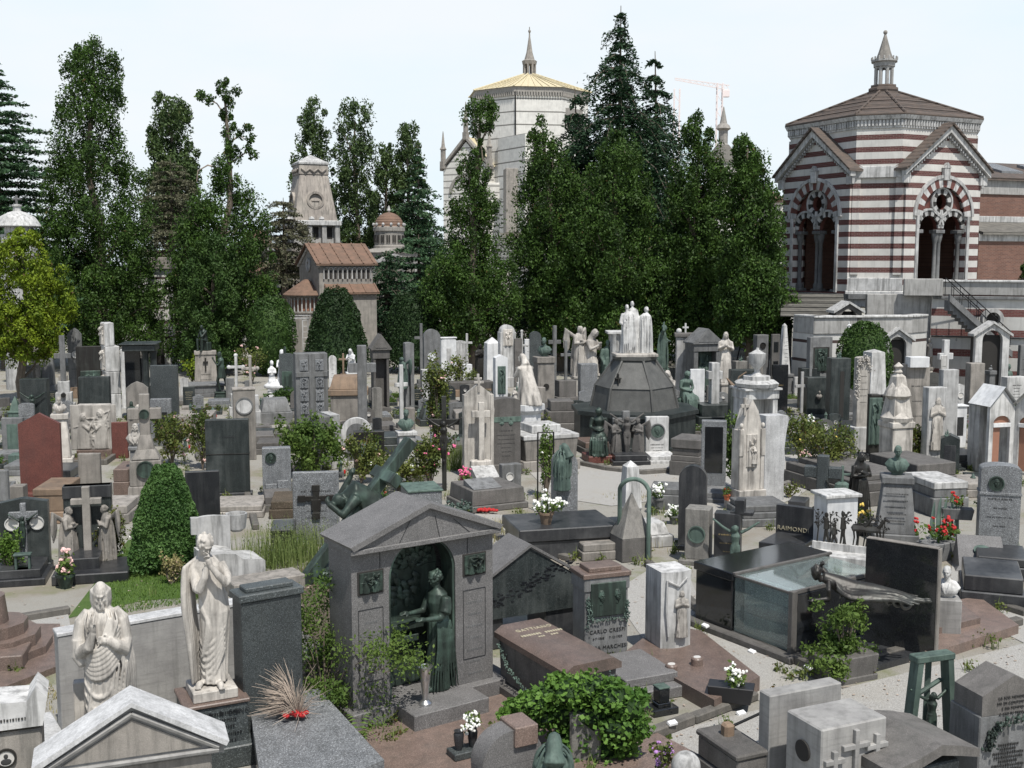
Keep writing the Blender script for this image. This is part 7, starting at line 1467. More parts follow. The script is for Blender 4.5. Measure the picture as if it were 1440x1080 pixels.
# twin arch shrine (mosaic)
p,W,c=span(1388,668,1423,14); W*=1.0; r=thing('twin_arch_shrine','pale mosaic shrine with folded white roof and copper shutters in its arches','shrine',c,14); H=hz(572,c.y); za=hz(546,c.y)
for k,(an,dx) in enumerate(((0,0),(-62,W/2))):
    t=Matrix.Translation((dx,0,0))@Matrix.Rotation(R(an),4,'Z')@Matrix.Translation((0 if k==0 else W*.5,0,0)); aw=W*.34
    out=[(-W/2,0),(-aw,0),(-aw,H*.70),(aw,H*.70),(aw,0),(W/2,0),(W/2,H),(0,za-.03),(-W/2,H)]; hole=[(aw*math.cos(PI*i/14),H*.76+aw*.75*math.sin(PI*i/14)) for i in range(15)]
    mb=MB(); mb.m=t; vs,fs=pierced(out,[hole],.12); mb.add(vs,fs); mb.build('front','gg' if False else 'wm',r,0)
    mb=MB(); mb.m=t; mb.box(-aw-.01,aw+.01,-.02,.02,H*.70,H*.755,.005); mb.build('transom','bw',r)
    mb=MB(); mb.m=t; mb.ext([(x,z_) for x,z_ in hole],.07,.1); mb.box(-aw,-aw*.05,.06,.1,.1,H*.7,.005); mb.build('shutter','brz2',r,0)
    mb=MB(); mb.m=t; mb.add([(-W/2-.08,-.1,H+.02),(0,-.1,za+.05),(0,.9,za+.05),(-W/2-.08,.9,H+.02),(W/2+.08,-.1,H+.02),(W/2+.08,.9,H+.02)],[[0,1,2,3],[1,4,5,2]]); mb.build('roof','bw',r,0)
mb=MB(); mb.box(-W/2+.02,W/2+.3,.5,1.0,0,H-.02,.02); mb.build('back_wall','wm',r)
# ---------- big central tomb with the marble group
c=gp(900,636); c=Vector((c.x,c.y+1.95,0)); r=thing('hexagonal_tomb','large dark eight sided tomb with a grey pyramid carrying three white marble figures','tomb',c,4); D=c.y-1.95
H1=hz(583,D); mb=MB(); R1=2.1; mb.lathe([(R1*1.05,0),(R1*1.05,.12),(R1,.14),(R1,H1-.14),(R1*1.05,H1-.14),(R1*1.05,H1)],8,(0,0,0),1,PI/8); mb.build('base','dg',r,0)
H2=hz(548,D+.7); H3=hz(506,D+1.1); mb=MB(); mb.lathe([(R1*.70,H1-.002),(R1*.62,H2)],6,(0,0,0),1,PI/6+.25); mb.lathe([(R1*.64,H2-.002),(R1*.32,H3-.06),(R1*.36,H3-.05),(R1*.36,H3+.06)],6,(0,0,0),1,PI/6+.25)
for i in range(6): a=PI/6+.25+i*PI/3; mb.tube([(R1*.705*math.cos(a),R1*.705*math.sin(a),H1),(R1*.63*math.cos(a),R1*.63*math.sin(a),H2),(R1*.33*math.cos(a),R1*.33*math.sin(a),H3-.05)],.045,6)
mb.build('pyramid','dg2',r,0)
mb=MB(); mb.box(-.72,-.68,-.99,-.75,H2+.15,H2+.5,.005); mb.box(-.8,-.6,-.98,-.75,H2+.32,H2+.36,.005); mb.build('bronze_cross','bd',r)
mb=MB(); mb.box(-.72,.72,-.5,.5,H3+.05,H3+.16,.02); mb.build('figure_base','cm',r); sF=(hz(424,D+1.6)-H3-.16)/1.86; figure('group','wm',r,(-.02,0,H3+.15),0,sF).scale=(sF*.86,sF*.9,sF)
A('slab',858,648,902,578,'sb','dark stone crucifix flanked by two mourning angels before the big tomb',name='angel_crucifix',cat='crucifix',top='flat',d=.12,rot=6,base=(.15,.08),led=(.8,.3,'bkm'))
r,W,H,D=LAST[0]
for ch in list(r.children):
    if ch.name.startswith('slab'):
        for q in list(ch.children): bpy.data.objects.remove(q)
        bpy.data.objects.remove(ch)
mb=MB(); mb.box(-.12,.12,0,.14,.1,H,.02); mb.box(-.42,-.117,.003,.137,H*.72,H*.86,.015); mb.box(.117,.42,.003,.137,H*.72,H*.86,.015); mb.build('cross','st',r); figure('crucified','sb',r,(0,-.1,H*.14),0,H*.47)
for k in (-1,1): figure('angel','sb',r,(k*.36,-.1,.12),-k*35,H*.46)
c=gp(845,648); r=thing('bronze_seated_woman','green bronze woman seated with her lap draped, on a red granite block','statue',c,10); mb=MB(); mb.box(-.5,.75,-.45,.5,0,.22,.02); mb.build('block','rd',r); figure('seated','bz',r,(-.05,.1,.2),-15,(hz(572,c.y)-.2)/1.36)
A('slab',908,644,940,586,'wm','white marble stele with a round green bronze portrait and stepped white ledger',d=.2,rot=4,med=[(0,.62,.34,'bg','face')],rimm='st',led=(1.0,.22,'wm',1.1),ins=(3,.1,.25,'let'),base=(.1,.05))
A('tomb',942,668,984,618,'sb','dark layered stone chest tomb with a small wreath, right of the portrait stele',L=1.1,rot=-25,tiers=[(1.05,0,.4),(.98,.4,.55),(.9,.55,.75),(1.0,.75,1)])
kerbline([(770,640),(800,652),(850,662),(905,668),(960,664),(1010,652)],'curved stone kerb round the foot of the big central tomb')
# ---------- middle distance, centre
A('slab',953,772,992,655,'bkm','rounded polished black headstone with a slanting arch edge',top='arch',d=.22,rot=-14,base=(.12,.1,'bk')); 
A('tomb',732,790,868,742,'bkm','wide polished dark grey ledger slab with dry grass round it',L=1.5,rot=14,tiers=[(.97,0,.6),(1.03,.6,1)])
pot(768,752,'basket of white daisies on the polished grey ledger','fw','tan',.42,1.5,3,40); pot(795,712,'pale yellow flower bouquet behind the polished ledger','fy','pot',.25,1.0,4,20)
c=gp(887,785); r=thing('pyramid_stone','small stone pyramid on a brown cube under a tall green bronze arch','monument',c,20); D=c.y; z=lambda y:hz(y,D); mb=MB(); mb.box(-.34,.34,-.3,.3,0,z(752),.02); mb.build('cube','sb',r); mb=MB(); mb.extz([(-.34,-.3),(.34,-.3),(.34,.3),(-.34,.3)],z(752)-.002,z(693),.03); mb.build('pyramid','cc',r,0)
mb=MB(); w=.22; zz=z(672)-w; mb.tube([(-w,.1,.4),(-w,.1,zz)]+[(-w*math.cos(PI*i/12),.1-.45*i/12,zz+w*math.sin(PI*i/12)) for i in range(1,12)]+[(w,-.36,zz),(w,-.36,.02)],.045,10); mb.build('bronze_arch','bg',r)
A('obel',878,742,904,650,'wm','white marble stub obelisk with a small cross, behind the green arch',bf=.3,tip=.12,tp=.7,sw=.9)
A('tomb',905,772,948,738,'wm','broken white marble tomb slab right of the green bronze arch',L=.9,rot=16,tiers=[(1,0,.5),(.8,.5,1,.7)])
A('slab',962,792,996,716,'cc','rough grey block with a round green bronze plate',d=.45,rot=-20,med=[(-.0,.5,.36,'bg','plain')],rimm='bg',base=(.1,.1))
A('slab',1003,798,1040,722,'bkm','black granite wall with a green bronze Christ nailed to it',rot=-18,d=.3,fig=[('crucified','bg',.35,-.05,.62,0)],fy=-.12,ins=(3,.3,.6,'gold')); r,W,H,D=LAST[0]; mb=MB(); mb.box(W*.28,W*.62,-.0,.35,H-.01,H+.28,.01); mb.box(W*.1,W*.95,.02,.33,H-.03,H+.04,.01); mb.build('cross','bkm',r)
A('tomb',1045,742,1115,712,'st','low grey stone ledger with a small bronze spray, centre right',L=1.2,rot=8,tiers=[(1.04,0,.4),(1,.4,.7),(.9,.7,1)])
A('tomb',912,716,985,688,'st','low grey grave bed with white chrysanthemum pots',L=1.0,rot=-12,tiers=[(1,0,.7),(.95,.7,1)])
pot(926,705,'white chrysanthemum bunch, left of a pair on the grey grave bed','fw','st',.3,1.3,6,30); pot(948,722,'white chrysanthemum bunch nearest the black arched headstone','fw','st',.25,1.2,7,26)
pot(1022,700,'small red flower pot beside the tall rose bush','fr','pot',.3,.8,8,5); pot(655,682,'violet pink flower bunch beside the white sloped slab','fp','bpl',.15,1.3,9,40)
pot(1085,625,'bunch of white flowers on the grave before the rock based cross','fw','bpl',.2,1.4,10,30) if False else pot(1137,600,'bunch of white flowers before the rock based cross','fw','bpl',.35,1.6,10,40)
pot(1163,572,'dry plant in an orange clay pot on the dark granite ledger','fl','pot',.35,1.3,11,8); pot(737,538,'pink flowers and green lamp on a low tomb, centre back','fp','bg',.25,1.3,12,14); pot(748,545,'second pink posy on the low centre back tomb','fp','bpl',.25,1.0,13,10)
pot(12,690,'red flower bunch beside the red granite stele','fr','st',.5,1.2,14,12); pot(1258,728,'white flower spray leaning on the bronze bust pedestal','fw','st',.25,1.6,15,26); pot(1213,728,'yellow and white flowers behind the black slab','fy','bpl',.4,1.5,16,20)
pot(1325,765,'red geraniums in a trough below the bronze leaves','fr','st',.3,1.9,17,24,box=True); pot(1345,745,'second trough of red geraniums nearer the pale portrait stele','fr','st',.3,1.2,18,6,box=True)
pot(92,812,'pink and white roses in a bronze vase between the two black tombs','fl','bz',.2,1.6,19,22); pot(1128,640,'pale flower heads on the dark grave kerb','fl','st',.3,1.2,20,16)
# white pillar with marble cap
A('box',1161,795,1204,700,'bw','clean white square pillar with a projecting marble cap',d=.55,rot=14,cap=(.07,.06,'wm'),name='white_pillar',cat='pillar')
# dark cross with bronze jar
c=gp(1155,738); r=thing('granite_cross','chunky dark granite cross with twisted branches, seen half side on','cross',c,-24); H=hz(640,c.y); mb=MB(); mb.box(-.13,.13,-.12,.12,0,H,.02); mb.box(-.42,-.128,-.117,.117,H*.68,H*.84,.02); mb.box(.128,.42,-.117,.117,H*.68,H*.84,.02); mb.build('cross','sg',r); mb=MB()
for i in range(5): mb.tube([(.2+.04*i,-.1,0),(.1+.05*i,-.16,.4+.1*i),(.3-.05*i,-.14,.9+.05*i)],.02,5)
mb.build('branches','bd',r); mb=MB(); mb.box(-.75,.9,-.7,.3,0,.28,.02); mb.box(-.7,-.3,-.5,.1,.28,.62,.02); mb.build('base','bkm',r)
c=gp(1183,722); r=thing('bronze_jar_cross','pale green bronze cross shaped lamp on a jar behind the white pillar','lamp',c); H=hz(655,c.y); mb=MB(); mb.lathe([(.12,0),(.1,.5),(.16,.55),(.2,H*.5),(.17,H*.62),(.1,H*.66)],12); mb.box(-.03,.03,-.02,.02,H*.64,H,.005); mb.box(-.22,.22,-.017,.017,H*.80,H*.84,.005); mb.build('jar','bg',r)
c=gp(1207,738); r=thing('bronze_monk','dark bronze hooded figure with crossed hands standing on the path edge','statue',c,0); mb=MB(); mb.box(-.3,.3,-.3,.3,0,.14,.02); mb.build('base','bkm',r); figure('monk','bd',r,(0,0,.13),15,(hz(634,c.y)-.13)/1.74)
A('bust',1232,765,1288,622,'st','green bronze portrait bust on a tall tapering inscribed stone, flowers at its foot',f='bust',fm='bg',pf=.655,tp=.7,pd=.75,ins=(6,.35,.85,'let'),rot=-14,fr=0)
c=gp(1215,690,0); A('tomb',1212,712,1290,668,'sb','very wide flat brown granite platform tomb behind the bronze bust',L=3.2,rot=20,tiers=[(1.15,0,.5),(1.1,.5,.8),(.8,.8,1)])
A('tomb',1288,700,1345,652,'sb','brown granite upper ledger right of the bronze bust',L=2.0,rot=20,tiers=[(1,0,.6),(.96,.6,1)])
A('slab',1321,668,1348,612,'dg','small dark gabled headstone with carved panel and green finial',top='gable',th=.12,d=.5,rot=-20,inset=[(.6,.3,.75,'bkm')],fig=[('children','bg',-.2,.95,.16,0)],fy=.1)
A('tomb',1312,728,1360,678,'wm','grey tomb with a speckled white lid, lower right of the bronze bust',L=1.4,rot=10,tiers=[(1.05,0,.55,1,'st'),(.95,.55,.8,1,'st'),(1,.8,1)])
A('slab',1375,775,1432,655,'gg','pale grey portrait stele with round bronze portrait and incised lines',top='seg',d=.5,rot=-16,med=[(-.12,.78,.2,'bz','face')],rimm='bz',base=(.12,.08),ins=(4,.25,.58,'let'),name='portrait_stele')
r,W,H,D=LAST[0]; mb=MB(); mb.box(-W/2-.02,W/2+.02,-.02,.52,H*.66,H*.69,.005); mb.build('moulding','gg',r)
c=gp(1380,805); r=thing('sloped_book_stone','sloping mauve granite slab with an oval green bronze portrait','tomb',c,-16); mb=MB(); mb.add([(-.5,-.1,0),(.5,-.1,0),(.5,.7,0),(-.5,.7,0),(-.42,-.02,.12),(.42,-.02,.12),(.42,.65,.6),(-.42,.65,.6)],[[0,1,2,3],[4,7,6,5],[0,4,5,1],[1,5,6,2],[2,6,7,3],[3,7,4,0]]); mb.build('slope_stone','mag',r,0); mb=MB(); mb.lathe([(.16,0),(.16,.03),(.02,.045)],20,(0,0,0),.8); o=mb.build('medallion','bg',r); o.location=(.03,.3,.37); o.rotation_euler=(R(35),0,0)
c=gp(1330,765); r=thing('bronze_leaves','cluster of tall green bronze blade shaped leaves','sculpture',c,-10); H=hz(698,c.y); mb=MB()
for i,(x,h) in enumerate(((-.28,.9),(-.15,1),(-.03,.96),(.12,.98),(.24,.85))): mb.tube([(x,.02*i,0),(x-.02,.02*i,H*h*.5),(x,.02*i,H*h*.85),(x+.02,.02*i,H*h)],[.09,.085,.05,.005],8,.35)
mb.build('leaf','bg',r)
A('tomb',1352,852,1440,812,'bkm','black granite ledger with a sunken panel at the right edge',L=1.4,rot=-20,tiers=[(1.05,0,.5),(.95,.5,1)])
A('tomb',1372,812,1446,785,'bkm','second dark ledger behind the sunken panel ledger, right edge',L=1.2,rot=-20,tiers=[(1,0,.6),(.96,.6,1)])
# bust on pillar right
c=gp(1328,900); r=thing('bust_pillar','white marble bust of a child on a plain travertine post','bust',c,-10); H=hz(788,c.y); zb=H-.62; mb=MB(); mb.box(-.22,.22,-.15,.2,0,zb,.015); mb.build('post','tr',r); figure('bust','wm',r,(0,.02,zb-.02),-20,.78)
mb=MB(); q=[gp(1305,930),gp(1420,893),gp(1370,850),gp(1315,858)]; 
r=thing('pink_terrace','low pink granite grave terrace at the right','grave terrace',gp(1300,935)); b=[p-r.location for p in (gp(1300,935),gp(1432,892),gp(1375,850),gp(1300,865))]
mb.extz([(p.x,p.y) for p in b],0,.16); mb.build('terrace','pk',r); mb=MB(); b=[p-r.location for p in (gp(1320,905),gp(1378,890),gp(1350,868),gp(1316,872))]; mb.extz([(p.x,p.y) for p in b],.158,.26); mb.build('step','pk',r)
# ---------- Raimondi slab and bronze screen
p,W,c=span(1090,768,1150,-34); r=thing('name_slab','polished dark slab lettered with a family name and a grey ledger before it','headstone',c,-34); H=hz(713,c.y); mb=MB(); mb.box(-W/2,W/2,0,.16,0,H,.008); mb.build('slab','bkm',r); text('RAIMONDI',.135,'letg',r,-.08,-.01,H*.42,'lettering')
mb=MB(); mb.box(-W/2+.05,W/2-.02,-1.1,-.01,0,.34,.015); mb.build('ledger','bkm',r)
c=gp(1194,800); r=thing('bronze_screen','openwork black bronze screen of trees, figures and a horse group','screen',c,-28); s=.0; mb=MB(); rr=random.Random(12); Wd=1.3
for i in range(6):
    x=-.65+.26*i+rr.uniform(-.03,.03); mb.tube([(x,0,0),(x+.02,0,.3),(x+rr.uniform(-.06,.06),0,.62)],[.018,.014,.008],5)
    for k in range(12): a=rr.uniform(0,PI); q=rr.uniform(.05,.16); zz=rr.uniform(.35,.62); mb.tube([(x,0,zz-.08),(x+q*math.cos(a),0,zz+q*math.sin(a)*.6)],.006,4); mb.ell((x+q*math.cos(a),0,zz+q*math.sin(a)*.6),(.03,.008,.018),6,(0,rr.uniform(0,180),0))
for x,h in ((-.48,.62),(-.15,.68),(-.32,.4)):
    mb.ell((x,0,h*.9),(.045,.03,.055),8); mb.tube([(x,0,h*.8),(x+.01,0,h*.45)],[.05,.075],8,.5); mb.tube([(x,0,h*.45),(x-.04,0,0)],[.035,.02],6); mb.tube([(x,0,h*.45),(x+.06,0,0)],[.035,.02],6); mb.tube([(x,0,h*.75),(x+.12,0,h*.62)],.016,5)
for x in (.2,.45): 
    mb.tube([(x-.15,0,.36),(x+.1,0,.37)],[.09,.085],8,.5); mb.tube([(x+.1,0,.4),(x+.2,0,.56)],[.05,.035],6,.6); mb.ell((x+.25,0,.57),(.07,.025,.03),8,(0,30,0))
    for dx in (-.14,-.08,.06,.12): mb.tube([(x+dx,0,.33),(x+dx+.02,0,.16),(x+dx,0,0)],[.022,.012],5)
mb.build('screen','bd',r); mb=MB(); mb.box(-.75,.75,-.03,.03,-.16,.0,.01); mb.box(-.85,.85,-.45,.2,-.5,-.15,.02); mb.build('base','wm',r); r.location.z=.5
# ---------- glass and black granite tomb
def corner(px,py,z): return gp(px,py,z)
a=gp(977,878); b=gp(1112,930) ; rot=math.degrees(math.atan2((b-a).y,(b-a).x)); L=(b-a).length
r=thing('glass_tomb','large polished black tomb with glass lid panels and glass side','tomb',a,rot); H=hz(789,a.y); Wd=2.35
# local x runs toward the viewer along the left side, +y away to the right
mb=MB(); mb.box(0,L*.40,0,Wd,.12,H-.14,.015); mb.build('black_wall','bk',r); mb=MB(); mb.box(-.03,L*.40+.03,-.03,Wd,H-.14,H,.012); mb.build('lid','bk',r)
mb=MB(); mb.box(-.15,L+.12,-.15,Wd+.1,0,.12,.02); mb.build('plinth','sb',r)
mb=MB(); x0=L*.40+.035
for i,(q0,q1) in enumerate(((.0,.33),(.33,.66),(.66,1.0))): mb.box(x0,L-.08,.25,.3,.12+(H-.2)*q0+.01,.12+(H-.2)*q1,.01)
mb.box(x0,L-.08,.35,Wd-.1,.12,.5,.02); mb.build('inner_wall','gg',r)
m,t,bb,o=nt('greenish tomb glass'); bb.inputs['Base Color'].default_value=(.75,.88,.86,1); bb.inputs['Roughness'].default_value=.02; bb.inputs['Transmission Weight'].default_value=.9; bb.inputs['IOR'].default_value=1.5; bb.inputs['Specular IOR Level'].default_value=.7; M['gl']=m
mb=MB(); mb.box(x0+.01,L-.03,.02,.032,.14,H-.06,.002); mb.box(x0+.01,L-.03,.04,Wd*.93,H-.045,H-.03,.002); mb.build('glass','gl',r)
mb=MB(); mb.box(L-.06,L+.03,-.03,.09,.12,H+.004,.008); mb.box(x0-.03,L,.0,.035,H-.06,H-.02,.005); mb.box(x0-.02,x0+.04,-.01,Wd,H-.03,H+.012,.005); mb.box(L-.05,L+.0,.1,Wd*.95,H-.06,H+.0,.005); mb.build('bronze_frame','sb',r)
mb=MB(); mb.box(L-.028,L+.018,.1,Wd,.125,H-.065,.004); mb.build('black_panel','bk',r)
c=a.lerp(b,.98); U=(b-a).normalized(); V=Vector((-U.y,U.x,0)); 
q=a+U*(L*.86)+V*(Wd*.62); lf=thing('bronze_reclining_figure','dark bronze woman stretched out face down on the glass tomb edge','statue',(q.x+.1,q.y,H-.02),0); pp=gp(1212,842,H); lf.location=(pp.x,pp.y,H-.02); lf.rotation_euler=(0,0,R(-14)); figure('lying','bd',lf,(-.12,0,0),0,.70).scale=(.72,.9,.98)
# tall polished black slab and plaza
p=a+U*(L-.1)+V*(Wd+.02); e=gp(1312,925)
px0=gp(1222,925,.1); p,W,c=span(1220,905,1302,-46); 
r=thing('black_slab','tall mirror polished black slab with a pale edge standing over the planter','headstone',gp(1262,912,.1),-38); 
D=r.location.y; H=hz(765,D)-.1; Wl=1.12; mb=MB(); mb.box(-Wl/2,Wl/2,.0,.12,0,H,.006); mb.build('slab','bk',r); mb=MB(); mb.box(Wl/2+.001,Wl/2+.03,-.004,.124,0,H+.003,.004); mb.box(-Wl/2,Wl/2,-.003,.123,H+.001,H+.02,.004); mb.build('pale_edge','ss',r)
r=thing('black_forecourt','dark granite forecourt floor with stone edging in front of the black slab','grave terrace',gp(1150,955)); b_=[p-r.location for p in (gp(1118,932),gp(1178,960),gp(1320,920),gp(1300,880),gp(1200,860))]; mb=MB(); mb.extz([(p.x,p.y) for p in b_],0,.10); mb.build('floor','bkm',r)
r=thing('granite_screen','long black granite screen wall closing the back of the forecourt','wall',gp(1116,925),20); H=hz(838,r.location.y); mb=MB(); mb.box(.05,2.2,.62,.72,.1,H*.98,.006); mb.build('screen','bk',r) 
# kerbs
kerbline([(975,872),(1152,950)],'mossy stone kerb along the left side of the glass tomb')
kerbline([(1155,953),(1440,880)],'long stone kerb running right from the glass tomb corner'); kerbline([(1330,850),(1440,893)],'stone kerb at the far right path edge') if False else None
kerbline([(880,1058),(1068,985)],'worn stone kerb in front of the pink ledger'); kerbline([(905,795),(988,872)],'kerb with grass beside the relief pillar'); kerbline([(1345,838),(1440,868)],'stone kerb in front of the black ledgers at right')
kerbline([(5,880),(100,864)],'pale kerb before the two black tombs'); kerbline([(365,745),(350,690)],'low stone kerb beside the dark slab'); kerbline([(655,740),(720,770),(800,790)],'rough kerb in front of the polished grey ledger'); kerbline([(400,760),(470,735)],'kerb by the speckled cross slab')
kerbline([(1085,690),(1120,680),(1150,660),(1160,640)],'rounded rock edging of the bed by the marble monolith',.12,.14,'cc'); kerbline([(590,715),(660,735)],'stone edging below the violet flowers')
NT='white plastic number tags on the kerbs'
for i,(x,y,w,rt) in enumerate(((992,884,'at the back left corner of the glass tomb',-60),(1058,908,'midway along the glass tomb kerb',-60),(1137,944,'at the front corner of the glass tomb',-60),(945,1020,'before the small black votive stone',30),(1042,993,'below the flower trough on the pink ledger',30),(135,868,'on the kerb before the crucifix tomb',20),(1382,836,'by the black ledger at right',-20),(55,990,'beside the white tomb at bottom left',10),(735,720,'near the polished grey ledger',0),(120,735,'on the kerb below the cream slab',5),(75,668,'left of the blank cream slab',5),(1305,850,'behind the child bust post',0))):
    o=numtag(x,y,i,rt); tag(o,'white number tag '+w,'tag',NT)
# ---------- tombs left foreground
A('slab',3,806,71,701,'dg','dark green granite headstone with a bronze crucifix between two round portraits',top='gable',th=.08,d=.22,rot=14,base=(.16,.03),led=(1.0,.30,'bkm',.95),med=[(-.25,.62,.15,'wm','photo'),(.27,.62,.15,'wm','photo')],rimm='wm')
r,W,H,D=LAST[0]; mb=MB(); mb.box(-.055,.055,-.09,-.0,.2,H-.08,.01); mb.box(-.27,.27,-.087,-.003,H*.74,H*.83,.01); mb.build('cross','gg',r); figure('crucified','bz',r,(0,-.13,H*.80-.62),0,.365)
mb=MB(); 
for dx in (-.12,.12):
    mb.box(dx-.02+.1,dx+.02+.1,-.95,-.83,.28,.56,.004)
mb.box(-.06,.26,-.98,-.8,.56,.60,.01); mb.box(-.05,.25,-.98,-.8,.27,.30,.006); mb.build('bronze_lamp','bg',r)
A('slab',93,800,160,683,'dg','black granite headstone with a tall pale cross between two cream angels',d=.25,rot=14,base=(.12,.06),led=(.9,.42,'bkm',.62,'bkm'))
r,W,H,D=LAST[0]; mb=MB(); mb.box(-.075,.075,-.25,-.1,.1,H+.02,.01); mb.box(-.29,.29,-.247,-.103,H*.80,H*.87,.01); mb.build('cross','ss',r); mb=MB(); mb.box(-W/2-.01,W/2+.01,-.03,.25,H*.85,H,.01); mb.build('top_band','bkm',r)
for k in (-1,1): f=figure('angel','ss',r,(k*.36,-.16,.1),-k*70,H*.42)
mb=MB(); mb.box(-.55,.85,-1.25,-.05,0,.2,.02); mb.build('lower_ledger','bkm',r)
r=thing('lawn_kerb_slab','dark low slab between the two black tombs','slab',gp(92,800)) if False else None
# white scroll tomb
c=gp(322,818); r=thing('scroll_tomb','white marble tomb with curled scroll headboard and stepped seat shaped ledger','tomb',c,30); D=c.y; mb=MB(); mb.ext([(-.55,0),(.62,0),(.62,.42),(.55,.46),(.2,.5),(.05,.62),(-.2,.66),(-.55,.66)],-.35,.42); mb.build('ledger','wm',r)
Hh=hz(725,D+.3); mb=MB(); pts=[(-.5+.09*i,.35+.10*math.sin(i*.6)) for i in range(8)]; po=[(x,y) for x,y in pts]+[(x,y+.1) for x,y in reversed(pts)]; mb.extz(po,.5,Hh,1); mb.lathe([(.1,Hh-.36),(.17,Hh-.3),(.2,Hh-.1),(.21,Hh),(.17,Hh),(.13,Hh-.12),(.01,Hh-.13)],18,(.3,.42,0)); mb.extz([(-.62,.3),(-.5,.26),(-.48,.42),(-.6,.44)],Hh-.3,Hh+.02); mb.build('scroll_board','wm',r)
A('slab',263,765,311,663,'bkm','plain dark granite slab behind the white scroll tomb',d=.14,rot=14)
A('slab',291,700,352,590,'dg','broad dark green slab with faint carved crest, two stacked stones',d=.2,rot=10,ins=(1,.75,.75,'bkm'),base=(.12,.06,'bkm')); r,W,H,D=LAST[0]; mb=MB(); mb.box(-W/2-.01,W/2+.01,-.012,.21,H*.55,H*.56,.002); mb.build('joint','bd',r)
A('slab',370,702,410,630,'gg','grey granite slab with a round bronze relief at its upper left',d=.3,rot=12,med=[(-.2,.8,.2,'bz','face')],rimm='bz',base=(.06,.06)); r,W,H,D=LAST[0]; mb=MB(); mb.box(-W*.4,0,-.05,0,.1,H*.3,.01); mb.box(0.01,W*.4,-.05,0,.25,H*.36,.01); mb.build('carved_block','gg',r)
c=gp(445,768); A('slab',413,768,478,664,'gg','pale speckled slab bearing a dark cross with square ends',d=.16,rot=8,base=(.06,.04)); r,W,H,D=LAST[0]; mb=MB()
z0=H*.62; mb.box(-.07,.07,-.05,.0,z0-.30,z0+.24,.005); mb.box(-.28,.28,-.047,.0,z0-.01,z0+.10,.005)
for x,zz in ((0,z0+.27),(0,z0-.34),(-.31,z0+.045),(.31,z0+.045)): mb.box(x-.085,x+.085,-.054,.0,zz-.07,zz+.07,.005)
mb.box(-.1,.1,-.052,0,z0-.22,z0+.02,.005); mb.build('cross','bd',r)
A('tomb',380,785,415,745,'bkm','low dark tomb block with a red candle in the weeds',L=1.0,rot=8) ; A('tomb',478,790,520,762,'bkm','small dark ledger below the speckled cross slab',L=.8,rot=26)
# bronze cross bearer behind the arched monument
c=gp(520,815); c=Vector((c.x,c.y+.2,0)); r=thing('bronze_cross_bearer','dark green bronze bowed man carrying a huge slanting cross','statue',c,12); D=c.y; z=lambda y:hz(y,D); s=ppm(D); X=lambda x:(x-520)/s
mb=MB(); mb.box(-1,1,-.6,.8,0,.3,.03); mb.build('base','bz',r); figure('bent','bz',r,(.15,.1,.28),8,(z(672)-.28)/1.38)
mb=MB(); A0=Vector((X(405),-.35,z(830))); B0=Vector((X(583),.35,z(625))); d=(B0-A0); ang=math.atan2(d.z,Vector((d.x,d.y)).length); hd=math.atan2(d.y,d.x)
mb.m=Matrix.Translation(A0)@Matrix.Rotation(hd,4,'Z')@Matrix.Rotation(-ang,4,'Y'); Ln=d.length; mb.box(0,Ln,-.13,.13,-.11,.11,.012); mb.box(Ln*.74,Ln*.74+.24,-.62,.45,-.107,.107,.012); mb.m=Matrix(); mb.build('cross','bz',r)
A('box',575,742,622,692,'gg','grey marble box tomb with a green tinted lid behind the arched monument',d=1.0,rot=16,cap=(.05,.03,'bg'),cat='tomb'); r=thing('bronze_wreath','pale bronze wreath lying on the gravel with red flowers','wreath',gp(645,722)); wreath(r,[(.3*math.cos(a*.5),.3*math.sin(a*.5),.12) for a in range(13)],.12,'bg','leaves'); mb=MB(); 
for i in range(16): mb.ell((.45+.06*i%.5,rnd.uniform(-.1,.1),.08),(.05,.05,.04),6)
mb.build('blooms','fr',r)
c=gp(600,752) 
# ---------- arched monument
Xr=34; p,W,c=span(497,1000,693,Xr,.30); c.z=0
r=thing('arched_monument','mauve granite monument with pediment and arched niche around a bronze woman','monument',c,Xr); r.location.z=0; D=c.y; He=hz(779,p.y); Ha=hz(714,c.y-.1); Dp=.70
aw=W*.235; zs=hz(806,c.y); ax=-W*.015
mb=MB(); vs,fs=pierced([(-W/2,.30),(-aw+ax,.30)]+[(ax-aw*math.cos(PI*i/20),zs+aw*.95*math.sin(PI*i/20)) for i in range(21)]+[(aw+ax,.30),(W/2,.30),(W/2,He),(-W/2,He)],[],.30); mb.add(vs,fs); mb.box(-W/2+.002,-W/2+.2,.302,Dp,.3,He-.003,.01); mb.box(W/2-.2,W/2-.002,.302,Dp,.3,He-.003,.01); mb.box(-W/2+.21,W/2-.21,Dp-.1,Dp-.003,.3,He-.006,.01); mb.box(-W/2+.205,W/2-.205,.303,Dp-.104,zs+aw*.95+.05,He-.01,.01); mb.build('wall','mag',r,30)
mb=MB(); ov=.03; mb.ext([(-W/2-ov,He+.001),(W/2+ov,He+.001),(W/2+ov,He+.06),(0,Ha),(-W/2-ov,He+.06)],-.10,Dp+.06); mb.build('roof','mag',r)
mb=MB()
for k in (-1,1): mb.add([(k*(W/2+ov),-.16,He+.06),(0,-.16,Ha),(0,-.16,Ha+.07),(k*(W/2+ov+.05),-.16,He+.12),(k*(W/2+ov),Dp+.1,He+.06),(0,Dp+.1,Ha),(0,Dp+.1,Ha+.07),(k*(W/2+ov+.05),Dp+.1,He+.12)],[[0,1,2,3],[4,7,6,5],[0,4,5,1],[3,2,6,7],[0,3,7,4]])
mb.box(-W/2-ov-.03,W/2+ov+.03,-.14,-.098,He-.0,He+.07,.01); mb.build('cornice','pk' if False else 'mag',r)
mb=MB()
